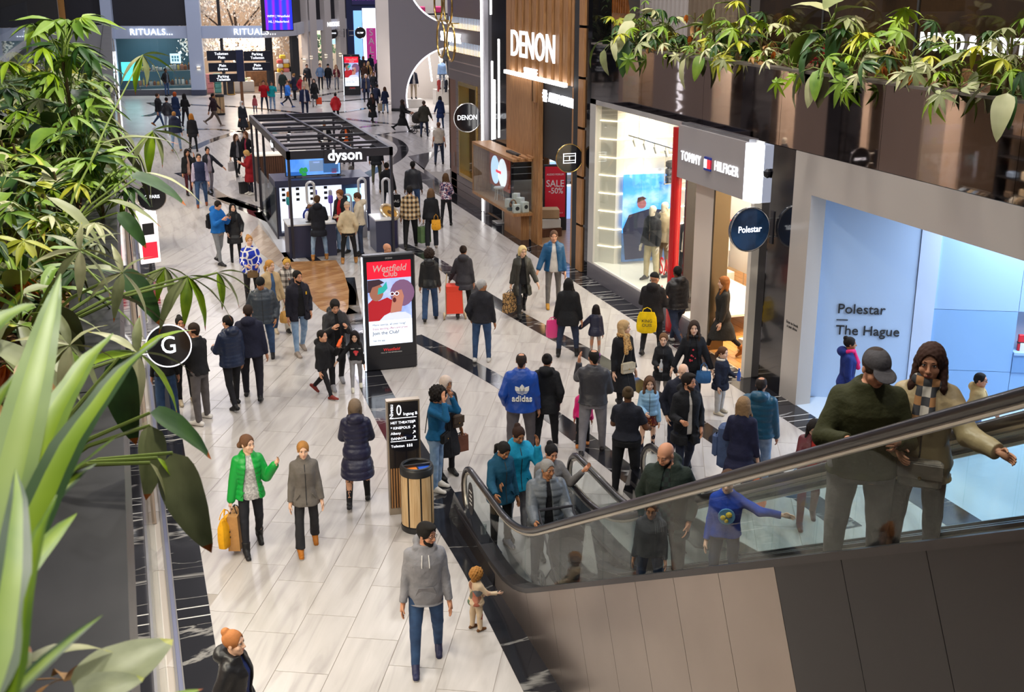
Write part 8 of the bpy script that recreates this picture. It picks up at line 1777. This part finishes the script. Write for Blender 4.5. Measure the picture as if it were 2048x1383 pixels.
# trolley, prams
p=G(909,636);t=thing('shopping_trolley','red two wheeled shopping trolley with beige trim','shopping trolley',p,R(-10))
tl_=lambda y,z:(y*math.cos(R(14))+z*math.sin(R(14)),z*math.cos(R(14))-y*math.sin(R(14)))
mb=MB();mb.hexa([(-.19,-.13,.14),(.19,-.13,.14),(.19,.13,.14),(-.19,.13,.14),(-.17,-.02,.72),(.17,-.02,.72),(.17,.22,.72),(-.17,.22,.72)]);mb.build('bag',mat('trolley_red',(.75,.05,.02),.5),t)
mb=MB();mb.hexa([(-.185,-.04,.60),(.185,-.04,.60),(.185,-.03,.60),(-.185,-.03,.60),(-.18,-.03,.75),(.18,-.03,.75),(.18,.23,.77),(-.18,.23,.77)]);mb.build('flap',mat('trolley_red',0),t)
for s_ in (-1,1):
 mb=MB();mb.tube([(s_*.2,-.1,.1),(s_*.18,.1,.75),(s_*.14,.2,1.0)],.014,6);mb.build('frame_tube',mat('trolley_beige',(.55,.42,.26),.5),t)
 mb=MB();mb.disc((s_*.24,-.08,.085),.085,(1,0,0),.035,16);mb.build('wheel',mat('trolley_beige',0),t)
mb=MB();mb.tube([(-.14,.2,1.0),(.14,.2,1.0)],.016,8);mb.build('handle',mBLACKM,t);mb=MB();mb.tube([(-.24,-.08,.085),(.24,-.08,.085)],.01,6);mb.build('axle',mSTEEL,t)
def pram(loc,rz,lab,hoodc='#1a1a1d'):
 t=thing('pram',lab,'pram',loc,rz)
 for x,y,r_ in ((-.25,-.3,.15),(.25,-.3,.15),(-.2,.42,.1),(.2,.42,.1)):
  mb=MB();mb.tube([(x,y+(r_-.015)*math.cos(a),r_+(r_-.015)*math.sin(a)) for a in np.linspace(0,2*PI,17)[:-1]],.018,6,closed=True);mb.tube([(x,y-r_+.03,r_),(x,y+r_-.03,r_)],.008,4);mb.tube([(x,y,.03),(x,y,2*r_-.03)],.008,4);mb.build('wheel',mBLACKM,t)
 mb=MB()
 for s_ in (-.22,.22):mb.tube([(s_,.42,.12),(s_,.0,.48),(s_,-.5,1.02)],.013,6);mb.tube([(s_,-.3,.15),(s_,.0,.48)],.013,6)
 mb.tube([(-.22,-.5,1.02),(.22,-.5,1.02)],.018,6);mb.build('chassis',mDARK,t)
 mb=MB();mb.bevbox(-.21,.21,-.3,.45,.5,.74,.06);mb.build('carrycot',cloth(hoodc),t)
 mb=MB();n=8;vs,fs=[],[]
 for i in range(n+1):
  a=-.15+i/n*1.9
  for j in range(9):b_=PI*j/8;vs.append((.24*math.cos(b_),-.05-.34*math.cos(a)*1.0*math.sin(b_)*.9,.70+.34*math.sin(a)*math.sin(b_)+.02))
 for i in range(n):
  for j in range(8):q=i*9+j;fs.append((q,q+1,q+10,q+9))
 mb._add(vs,fs);mb.build('hood',cloth(hoodc),t,True)
 mb=MB();mb.bevbox(-.18,.18,-.25,.2,.22,.38,.04);mb.build('basket',mBLACKM,t)
 return t
p=G(838,266);pram((p.x,p.y,0),math.atan2(.95,.31)-PI/2-R(70),'dark pram pushed by the woman in the brown headscarf','#3a342e')
pram((4.62,11.9,esc_z(11.9)+.03),PI,'black pram with rounded hood entering the escalator')
# shop mannequins
def manne(loc,h,yaw,label,**k):
 P(None,loc=loc,h=h,label=label,yaw=yaw,name='mannequin',cat='mannequin',skin='m',hair=None,face_on=False,**k)
manne((11.72,25.1,.45),1.84,R(115),'headless white mannequin in grey anorak and cream trousers in the shop window',top=('jacket','#33343a'),hem=.47,bottom=('#c9bb98',1.15),shoes='#1f1f24',hood=True)
manne((12.15,25.35,.45),1.86,R(110),'white mannequin in cream puffer behind the anorak mannequin',top=('puffer','#cbb79a'),hem=.47,bottom=('#8a7058',1.1),hood=True)
manne((12.25,24.3,.45),1.78,R(125),'white mannequin in dark jacket and white cap in the shop window',top=('jacket','#26272d'),inner='#ddd6c8',openf=.04,hem=.49,bottom=('#23242a',1.0),hat=('cap','#e6e2dc'))
t=thing('display_stand','red and black angled clothes stand in the shop window','display stand',(12.4,23.3,.45))
mb=MB();mb.tube([(0,0,0),(0,0,1.75),(.45,-.1,1.75)],.02,6);mb.build('red_tube',mat('tube_red',(.6,.03,.03),.4),t);mb=MB();mb.tube([(-.1,-.15,0),(-.1,-.15,1.45),(-.4,-.3,1.6),(.1,-.4,1.6)],.02,6);mb.build('black_tube',mBLACKM,t)
for k,(c,x) in enumerate((('#22283f',-.05),('#d8b13a',.1),('#e4dfd4',.25))):
 o=garment('top',c,0,.44,.8).build('hanging_garment',[mHANG,gmat(c)],None,False,('navy','mustard','cream')[k]+' top hanging on the angled stand in the window','garment');o.location=(12.4+x,23.2,1.98);o.rotation_euler=(0,0,R(40+20*k))
t=thing('sale_sticker','red SALE letters on the shop window glass','sign',(FX+.02,23.1,1.25));text('lettering','SALE',.55,(0,-.2,0),'-X',mat('sale_letter',(.62,.02,.02),.5,emit=.25),t,.004,sx=.8)
text('lettering','final sale',.2,(0,-.2,-.5),'-X',mat('sale_letter',0),t,.003)
hang_bag('paper',Vector((12.3,23.05,1.95)),.5,(.34,.14,.42),'#e6dcc8','cream paper bag hanging in the shop window',None,.18)
for k,y in enumerate((37.0,38.3)):manne((-.9,y,.02),1.8,R(-90),('nearer','farther')[k]+' mannequin in the bright left shop seen in the mirror',top=('jacket',('#b5674a','#2a2c34')[k]),hem=.46,bottom=('#c8b8a4',1.0))
for k,(x,y) in enumerate(((16.6,69.6),(18.7,70.9),(19.3,72.2))):
 manne((x,y,.5 if k==0 else (.9 if k==1 else 1.6)),1.84,R(180),('front mannequin in navy jacket in the menswear opening','mannequin in pale denim shirt in the menswear opening','rear dark clad mannequin in the menswear opening')[k],top=('jacket',('#23283c','#7f9cc4','#2a2a2e')[k]),inner=('#d8d2cc',None,None)[k],openf=(.04,0,0)[k],hem=.48,bottom=(('#b5a48c','#8a97ab','#33343a')[k],1.0))
 box_thing('plinth',(1.0,.8,(.49,.89,1.59)[k]),(x,y,.005),mTW,('low','middle','tall')[k]+' white plinth under a menswear mannequin','plinth',0,.01)
 # PLANTS
def W(px,py,d):return Vector((0,0,CAM_H))+ray(px,py).normalized()*d
LM={}
def leafm(k,c1,c2,edge=None):
 """leaf colour: blotchy green, optional yellow margin along the blade (object x)"""
 m=ramp_mat('leaf_'+k,'noise',[(.3,c1),(.7,c2)],scale=(1,.5,1),rough=.46,obj_random=1,detail=3,tscale=5,spec=.45);LM[k]=m;return m
leafm('mid','#52781f','#8aa83a');leafm('dark','#22451a','#3a5e26');leafm('yellow','#9aa52a','#c9c23a');leafm('olive','#7d8558','#9aa070');leafm('pale','#a9ac7c','#c4c294');leafm('lime','#6f9412','#98b41c');leafm('dry','#8a5c2c','#c79a5e');leafm('rust','#9a4a18','#c8701e')
mPET=mat('petiole','#7f9340',.5)
def blade(L=1.0,w=.2,arch=.25,fold=.25,n=7,shape=0,wave=0):
 """leaf blade along +y from the origin, width along x, arching down at the tip; thin but with two faces"""
 vs,fs=[],[]
 for i in range(n+1):
  t=i/n
  if shape==0:ww=math.sin(PI*min(1,t**.8))*w*.5*(1-.25*t)
  elif shape==1:ww=(math.sin(PI*t**.62))**.7*w*.5
  else:ww=min(1,t*7)*(1-t**2.2)*w*.5+.001
  if i==n:ww=.0008
  y=L*t;z=arch*L*(t-t*t*1.9)+wave*.02*L*math.sin(t*19)
  for s in (-1,-.5,0,.5,1):vs.append((s*ww,y,z+abs(s)*fold*ww+(.012*L*wave*math.sin(t*23+s*2) if abs(s)==1 else 0)))
 for i in range(n):
  for k in range(4):a=i*5+k;fs.append((a,a+1,a+6,a+5))
 return vs,fs
def xf(vs,M):return [tuple(M@Vector(v)) for v in vs]
def mk(name,parts,mats):
 mb=MB()
 for vs,fs,mi in parts:mb.mi=mi;mb._add(vs,fs)
 me=bpy.data.meshes.new(name);me.from_pydata(mb.v,[],mb.f);me.polygons.foreach_set('material_index',mb.m);me.polygons.foreach_set('use_smooth',[True]*len(mb.f))
 for m in mats:me.materials.append(m)
 return me
def tubep(pts,r,n=5):m=MB();m.tube(pts,r,n);return m.v,m.f
rl=random.Random(11)
def palmate(cm,n=8,ll=.24,lw=.065,pl=.4,droop=35):
 """umbrella leaf: petiole from the origin rising along +y/+z, leaflets radiating at its end"""
 c=Vector((0,pl*.72,pl*.62));parts=[(*tubep([(0,0,0),(0,pl*.3,pl*.42),c],[.006,.005,.004]),1)]
 for k in range(n):
  a=2*PI*k/n+rl.uniform(-.15,.15);l=ll*rl.uniform(.75,1.1)*(1.1 if math.cos(a)>0 else .8)
  vs,fs=blade(l,lw*rl.uniform(.85,1.15),.12,.3,6,0,.6)
  M=Matrix.Translation(c)@Matrix.Rotation(-a,4,'Z')@Matrix.Rotation(-R(droop*rl.uniform(.5,1.3)),4,'X');parts.append((xf(vs,M),fs,0))
 return mk('leaf',parts,[LM[cm],mPET])
def stalked(cm,L=.45,w=.2,pl=.3,shape=1,droop=40):
 c=Vector((0,pl*.6,pl*.75));parts=[(*tubep([(0,0,0),(0,pl*.2,pl*.5),c],[.008,.006,.004]),1)]
 vs,fs=blade(L,w,.2,.22,9,shape,.25);parts.append((xf(vs,Matrix.Translation(c)@Matrix.Rotation(R(20-droop),4,'X')),fs,0));return mk('leaf',parts,[LM[cm],mPET])
def strap(cm,L=.7,w=.07,c2=None):
 vs,fs=blade(L,w,.55,.5,10,2);return mk('leaf',[(vs,[f for i,f in enumerate(fs) if i%4 in (0,3)],0),(vs,[f for i,f in enumerate(fs) if i%4 in (1,2)],1)],[LM[cm],LM[c2 or cm]])
LIB={'palm':[palmate(c) for c in ('mid','yellow','olive','pale','lime','dark')],'oval':[stalked(c) for c in ('dark','olive','mid','pale')],'strap':[strap('lime',.62,.07,'yellow'),strap('mid',.55,.06),strap('dark',.6,.07)],'long':[stalked(c,.62,.17,.3,0,55) for c in ('dark','olive','mid','olive')],'small':[palmate(c,5,.11,.045,.18,25) for c in ('mid','dark','lime')],'dry':[palmate('dry',5,.16,.06,.2,75),stalked('dry',.2,.1,.12,1,80),palmate('rust',5,.13,.05,.18,70)]}
NAMES={'palm':('umbrella_plant','umbrella plant'),'oval':('rubber_plant','broad leaved plant'),'strap':('spider_plant','strap leaved plant'),'long':('philodendron','long leaved plant'),'small':('ivy_plant','small leaved plant'),'dry':('withered_plant','withered plant')}
def plant(loc,kind,n,s,label,seed,bias=None,tilt=(-25,55),group=None,stem=.25):
 rnd=random.Random(seed);t=thing(NAMES[kind][0],label,'plant',loc,0,group)
 mb=MB();mb.tube([(0,0,-.03),(.02*s,.01,stem*s*.5),(0,0,stem*s)],[.02*s,.016*s,.012*s],6);mb.build('stem',mat('stem_brown','#5a4a2a',.8),t)
 for k in range(n):
  me=rnd.choice(LIB[kind]) if bias is None else LIB[kind][bias[k%len(bias)]]
  o=bpy.data.objects.new('leaf',me);COL.objects.link(o);o.parent=t
  o.location=(0,0,stem*s*rnd.uniform(.1,1));o.rotation_euler=Euler((R(rnd.uniform(*tilt)),R(rnd.uniform(-15,15)),k*2.4+rnd.uniform(-.4,.4)),'XYZ')
  q=s*rnd.uniform(.75,1.2);o.scale=(q,q,q)
 return t
KW={'palm':('yellow green','glossy mid green','pale olive'),'oval':('dark oval leaved','grey green oval leaved','broad leaved'),'long':('dark drooping','grey green drooping','silvery drooping'),'strap':('lime strap leaved','green strap leaved','dark strap leaved'),'small':('small leaved','bushy small leaved','fine leaved'),'dry':('withered brown','dry tan','curled brown')}
ORD=['first','second','third','fourth','fifth','sixth','seventh','eighth','ninth','tenth','eleventh','twelfth','thirteenth','fourteenth','fifteenth','sixteenth','seventeenth','eighteenth','nineteenth','twentieth']
cnt={}
def lab(kind,seed,side):
 w=KW[kind][seed%3];cnt[(w,side)]=cnt.get((w,side),0)+1
 return '%s %s in the %s planter, %s from the near end'%(w,NAMES[kind][1].replace('broad leaved ','').replace('long leaved','philodendron').replace('strap leaved ','').replace('small leaved ','').replace('withered ','') if kind!='palm' else NAMES[kind][1],side,ORD[min(19,cnt[(w,side)]-1)])
rnd=random.Random(21);rows=[]
for i in range(46):
 y=4.9+i*.30+rnd.uniform(-.1,.1);xmin=-.12*y-.05
 for x in ((-.42,-.75) if y<9 else (-.42,-.9,-1.3)):
  x+=rnd.uniform(-.12,.1)
  if x<xmin-.15:continue
  rows.append((y,x))
rows.sort()
for i,(y,x) in enumerate(rows):
 kind=rnd.choice(['palm','long','long','oval','long','palm','strap','oval']) if y>6.4 else rnd.choice(['palm','long','strap','small'])
 s=rnd.uniform(.7,1.0)*(.95 if y>8 else .8)*(1 if y<11 else .85)
 plant((x,y,5.86),kind,{'palm':9,'long':8,'oval':8,'strap':12,'small':14}[kind],s*(.85 if kind=='oval' else 1),lab(kind,i,'left'),100+i,stem=.38 if y>7 else .25,tilt=(-45,35))
for i,(x,y) in enumerate([(GY(q[0],120,q[1]).x,q[1]) for q in ((125,10.6),(95,12.0),(150,9.4),(170,8.0))]):
 plant((x,y,5.86),'palm',16,(1.15,1.1,.8,.7)[i],('tall upright','tallest upright','farther tall','nearer tall')[i]+' bright green umbrella plant rising above the left planter',300+i,bias=[0,4,0,5],stem=(.8,.6,.42,.3)[i],tilt=(-10,50))
for i,y in enumerate((4.3,3.9,5.6)):plant((-.42-.05*i,y,5.86),'dry',6,.7,('yellowed','browned','shrivelled')[i]+' withered plant on the bark of the left planter',320+i,stem=.2)
def bt(parent,me,base,tip,roll=0,L=1.0,name='leaf',wf=None):
 d=tip-base;ln=d.length;yv=d/ln;zz=Vector((0,0,1));xv=yv.cross(zz).normalized();zv=xv.cross(yv)
 M=Matrix((xv,yv,zv)).transposed().to_4x4()@Matrix.Rotation(R(roll),4,'Y');o=bpy.data.objects.new(name,me);COL.objects.link(o);o.parent=parent
 s=ln/L;o.matrix_world=Matrix.Translation(base)@M@Matrix.Diagonal(((wf or s),s,s,1));return o
bl={}
for k,(c,w,sh,ar) in {'dr':('mid',.085,2,.12),'dr2':('dark',.09,2,.14),'ov':('olive',.55,1,.1),'ph':('dark',.42,1,.15),'pho':('olive',.42,1,.15),'ln':('olive',.26,0,.2),'lng':('lime',.26,0,.2),'lny':('pale',.24,0,.2)}.items():
 vs,fs=blade(1,w,ar,.2,12,sh,.15)
 if k[:2]=='dr':parts=[(vs,[f for i,f in enumerate(fs) if i%4 in (0,3)],0),(vs,[f for i,f in enumerate(fs) if i%4 in (1,2)],1)]
 else:parts=[(vs,[f for i,f in enumerate(fs) if i<44],0),(vs,[f for i,f in enumerate(fs) if i>=44],2)]
 bl[k]=mk('leaf',parts,[LM[c],LM['lime'],LM['yellow' if k in ('ov','lny') else 'rust']])
t=thing('dracaena','striped lime green dracaena close to the viewer at lower left','plant',(-.42,2.2,5.86))
mb=MB();mb.tube([(0,0,-.02),(0,.02,.25)],[.03,.022],8);mb.build('stem',mat('stem_brown',0),t)
inv=lambda o,p:p
for k,(b,tp,kk,rr) in enumerate((((-40,1180,1.9),(140,470,2.6),'dr',20),((0,1220,1.8),(290,585,2.4),'dr2',-10),((20,1050,2.0),(215,600,2.6),'dr',0),((60,1000,2.1),(212,752,2.6),'dr',10),((40,1080,2.0),(268,805,2.3),'dr',-30),((10,1120,1.9),(200,880,2.2),'dr2',15),((20,1090,1.9),(135,895,2.1),'dr',0),((-30,1240,1.6),(175,985,1.9),'dr',30),((-20,1430,1.3),(62,860,1.7),'dr2',25),((20,1450,1.3),(80,940,1.6),'dr',-20),((-10,1420,1.4),(215,1205,1.5),'dr2',30),((-60,700,2.2),(95,565,2.6),'dr',10),((-30,850,2.2),(58,700,2.4),'dr',0))):
 o=bt(t,bl[kk],W(*b),W(*tp),rr);o.matrix_parent_inverse=Matrix.Translation((.42,-2.2,-5.86))
def hero(nm,lb,base,items,cat='plant'):
 t=thing(nm,lb,cat,base);b0=Vector(base)
 for it in items:
  if it[0]=='leaf':
   _,kk,b,tp,rr,wf=it;o=bt(t,bl[kk],W(*b),W(*tp),rr);o.matrix_parent_inverse=Matrix.Translation(-b0)
   mb=MB();mb.tube([Vector((0,0,.05)),(W(*b)-b0)*.5+Vector((0,0,.06)),W(*b)-b0],[.009,.007,.005],6);mb.build('petiole',mPET,t)
  else:
   _,c,r,kks,n=it[:5];cw=W(*c)
   mb=MB();mb.tube([Vector((0,0,.05)),(cw-b0)*.5+Vector((0,0,.07)),cw-b0],[.009,.007,.005],6);mb.build('petiole',mPET,t)
   for k in range(n):
    a=R(it[5] if len(it)>5 else 0)+(2*PI*k/n if n>6 else (k-(n-1)/2)*.55)
    L_=r*(.8+.3*((k*37%10)/10));sc_=FPX/depth_of(cw)
    tp=W(c[0]+L_*sc_*math.cos(a),c[1]+L_*sc_*math.sin(a)*.85+L_*sc_*.18,c[2]-.06*math.sin(a)*r/.25)
    o=bt(t,bl[kks[k%len(kks)]],cw,tp,(k*53%50)-25);o.matrix_parent_inverse=Matrix.Translation(-b0)
hero('umbrella_plant','large umbrella leaf with yellow edges hanging before the round G sign',(-.4,4.3,5.86),[('palm',(275,705,4.7),.27,['ln','lng','lny'],8),('palm',(140,690,4.4),.22,['lny','ln'],7)])
hero('umbrella_plant','long stemmed umbrella leaves reaching out over the walkway',(-.5,5.2,5.86),[('palm',(375,552,5.6),.27,['lng','ln','lng'],5,62),('palm',(330,535,5.7),.2,['ln','lng'],5,75),('palm',(245,545,5.3),.22,['ln','lny'],7),('palm',(160,500,5.2),.22,['lny','ln'],8),('palm',(435,545,5.7),.2,['ln','lng'],4,30)])
hero('philodendron','dark arrow shaped philodendron leaves drooping over the ledge',(-.38,3.6,5.86),[('leaf','ph',(238,715,3.9),(262,892,3.9),30,1),('leaf','pho',(300,850,3.8),(302,1000,3.8),-40,1),('leaf','ph',(300,825,3.8),(437,905,3.9),25,1),('leaf','pho',(345,905,3.7),(412,1110,3.7),50,1),('leaf','lny',(300,925,3.7),(345,1000,3.7),-20,1),('leaf','lng',(315,915,3.7),(355,960,3.7),10,1)])
hero('philodendron','silvery long leaves arching out above the walkway at left',(-.45,7.2,5.86),[('leaf','ln',(215,400,7.2),(328,437,7.2),10,1),('leaf','ph',(260,350,7.4),(378,398,7.4),15,1),('leaf','lny',(290,345,7.6),(412,388,7.6),0,1),('leaf','ph',(235,425,7.0),(298,492,7.0),35,1),('leaf','ln',(200,290,7.8),(350,262,7.8),0,1),('palm',(305,262,8.6),.3,['lng','ln'],6,50),('palm',(285,110,11),.32,['ln','lng','lny'],6,60),('leaf','ph',(240,540,5.6),(330,645,5.6),30,1),('leaf','pho',(225,590,5.4),(335,632,5.4),-20,1)])
hero('rubber_plant','big oval grey green leaves at the bottom left corner',(-.40,2.0,5.86),[('leaf','ov',(160,1400,2.15),(345,1262,2.25),10,1),('leaf','lny',(40,1330,2.1),(228,1268,2.2),0,1),('leaf','ov',(150,1400,2.05),(290,1345,2.1),15,1),('leaf','lng',(290,1440,2.0),(405,1358,2.05),10,1),('leaf','pho',(-20,1440,1.7),(60,1280,1.75),20,1)])
t=thing('dry_leaf','crumpled dry tan leaf lying on the bark at lower left','leaf',W(125,1340,2.35)+Vector((0,0,-.02)))
for k in range(4):o=bpy.data.objects.new('lobe',bl['lny'].copy());COL.objects.link(o);o.data.materials[0]=LM['dry'];o.parent=t;o.scale=(.13,.13,.13);o.rotation_euler=(R(20*k-20),R(30),k*1.4)
t=thing('glass_balustrade','clear glass balustrade panel behind the left plants','balustrade',(-1.15,14,5.86));mb=MB();mb.box(-.01,.01,-4.5,4.5,0,1.22);mb.build('pane',mGLASS,t);mb=MB();mb.box(-.02,.02,-4.5,4.5,0,.06);mb.build('shoe',mSTEEL,t)
rnd=random.Random(5)
for i in range(38):
 y=9.2+i*.485;x=FX+.42+rnd.uniform(-.12,.55);kind=['palm','palm','oval','palm','small','palm','dry','long'][i*5%8]
 plant((x,y,5.84),kind,{'palm':10,'long':8,'oval':8,'small':16,'dry':8}[kind],rnd.uniform(1.1,1.6),lab(kind,i+1,'right'),500+i,stem=.3 if i%3 else .55,tilt=(-60,40))
for i in range(16):
 y=9.6+i*1.12;kind=['palm','dry','palm','oval'][i%4];t=plant((FX+.12,y,5.87),kind,7,1.25,'%s spilling over the bronze mirror edge, %s from the near end'%(('yellowish umbrella plant','withered brown plant','pale umbrella plant','broad leaf plant')[i%4],ORD[i//4]),700+i,stem=.08,tilt=(-75,0))
 # upper right: terrace behind the planter
sbox_s('wall_terrace_back',5,27.5,4.9,9.5,15.6,15.8,ramp_mat('terrace_wall','noise',[(.35,'#241a12'),(.6,'#4a3826'),(.75,'#1a1410')],tscale=.6,rough=.5),'dark brown back wall of the terrace restaurant')
sbox_s('wall_terrace_curtain',27.5,33.5,4.9,9.5,15.0,15.2,mat('curtain_back',(.34,.29,.27),.7),'beige curtain wall on the upper floor')
cu=bpy.data.objects['wall_terrace_curtain']
for k in range(22):mb=MB();mb.cyl((14.97,27.6+k*.27),.1,4.95,9.4,8);mb.build('pleat',mat('curtain_beige',(.50,.44,.42),.7),cu)
sbox_s('wall_upper_black',33.5,37.5,4.9,9.5,15.2,15.4,mBLACKM,'black wall of the upper shop');sbox_s('floor_terrace_far',27.6,37,4.62,4.9,FX+.8,16,mBLACKM,'upper floor behind the oak slats')
t=thing('slatted_sculpture','tilted orange wood slat panel on the upper floor','slat panel',(14.2,33.0,4.9));mb=MB();mb.hexa([(0,-.9,0),(.1,-.9,0),(.1,.2,0),(0,.2,0),(0,.1,2.6),(.1,.1,2.6),(.1,1.3,2.6),(0,1.3,2.6)]);mb.build('board',wood_mat('amber_board','#a8652a','#7d4718'),t)
for k in range(8):mb=MB();mb.box(-.06,0,-.35+k*.17,-.30+k*.17,1.5,2.1);mb.build('slat',wood_mat('amber_board',0,0),t)
for k in range(7):
 mb=MB();mb.box(13.0,13.015,6.0+k*2.9,8.88+k*2.9,4.95,7.3);o=struct('window_terrace',mb,glass_mat('terrace_glass',(.72,.66,.58),1.0),'tinted glass screen of the terrace restaurant')
 mb=MB();mb.box(12.99,13.03,5.95+k*2.9,6.0+k*2.9,4.95,8);mb.build('mullion',mBLACKM,o)
area_light('terrace_light',(14.4,15,9),1.5,120,(1,.8,.55),size_y=8)
mCH=mat('chair_wire',(.08,.08,.08),.4,.5)
def tchair(x,y,rz,lb):
 t=thing('terrace_chair',lb,'chair',(x,y,4.9),rz)
 mb=MB();mb.bevbox(-.22,.22,-.22,.22,.43,.47,.02);mb.build('seat',mCH,t);mb=MB();mb.tube([(-.22,.2,.45),(-.2,.25,.85),(.2,.25,.85),(.22,.2,.45)],.014,6);mb.tube([(-.2,.24,.68),(.2,.24,.68)],.01,5);mb.build('backrest',mCH,t)
 for a,b in ((-.19,-.19),(.19,-.19),(-.19,.19),(.19,.19)):mb=MB();mb.tube([(a,b,.44),(a*1.15,b*1.15,0)],.012,5);mb.build('leg',mCH,t)
for k in range(5):
 y=10.6+k*3.2;t=thing('terrace_table','%s terrace table with a menu card, counted from the near end'%ORD[k],'table',(14.1,y,4.905));mb=MB();mb.bevbox(-.4,.4,-.6,.6,.72,.76,.01);mb.build('table_top',wood_mat('table_brown','#6a4a2c','#4a3420'),t);mb=MB();mb.box(-.04,.04,-.04,.04,.02,.72);mb.box(-.25,.25,-.25,.25,0,.02);mb.build('pedestal',mCH,t)
 m_=box_thing('menu_card',(.03,.26,.24),(13.85,y+.2,5.665),mat('menu_print',(.62,.45,.32),.6,noise=.6,nscale=40),'upright menu card on the %s terrace table'%ORD[k],'menu');
 for q in (-1,1):tchair(14.05,y+q*.95,0 if q>0 else PI,'wire terrace chair on the %s side of the %s table'%(('near','far')[q>0],ORD[k]))
for k,(px,c,lb) in enumerate(((1640,'#a02038','seated guest in red top on the terrace'),(1745,'#3a4658','seated guest in slate jacket on the terrace'))):
 q=GX(px,30,14.3);person(None,loc=(14.45,q.y,4.9),h=1.70,yaw=R(90),label=lb,sex='fm'[k],skin='b',legs=((82,84,5,0),(80,82,5,0)),armL='front',armR='front',hair=('bob' if k==0 else 'short','#1c1512'),top=('sweater',c),hem=.49,bottom=('#22242c',1.0))
t=thing('sign_reflection','white glowing letters imitating a sign reflection behind the right hand plants','shop sign',(12.9,(GX(1865,90,12.9).y+GX(2048,95,12.9).y)/2,GX(1950,92,12.9).z));text('lettering','NOOD & HOTTO',.42,(0,0,0),'-X',mTXT,t,.02,sx=.85)  # reflection of a lit sign, imitated with solid glowing letters
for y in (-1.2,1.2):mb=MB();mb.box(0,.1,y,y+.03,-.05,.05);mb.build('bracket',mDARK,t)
flush_text()
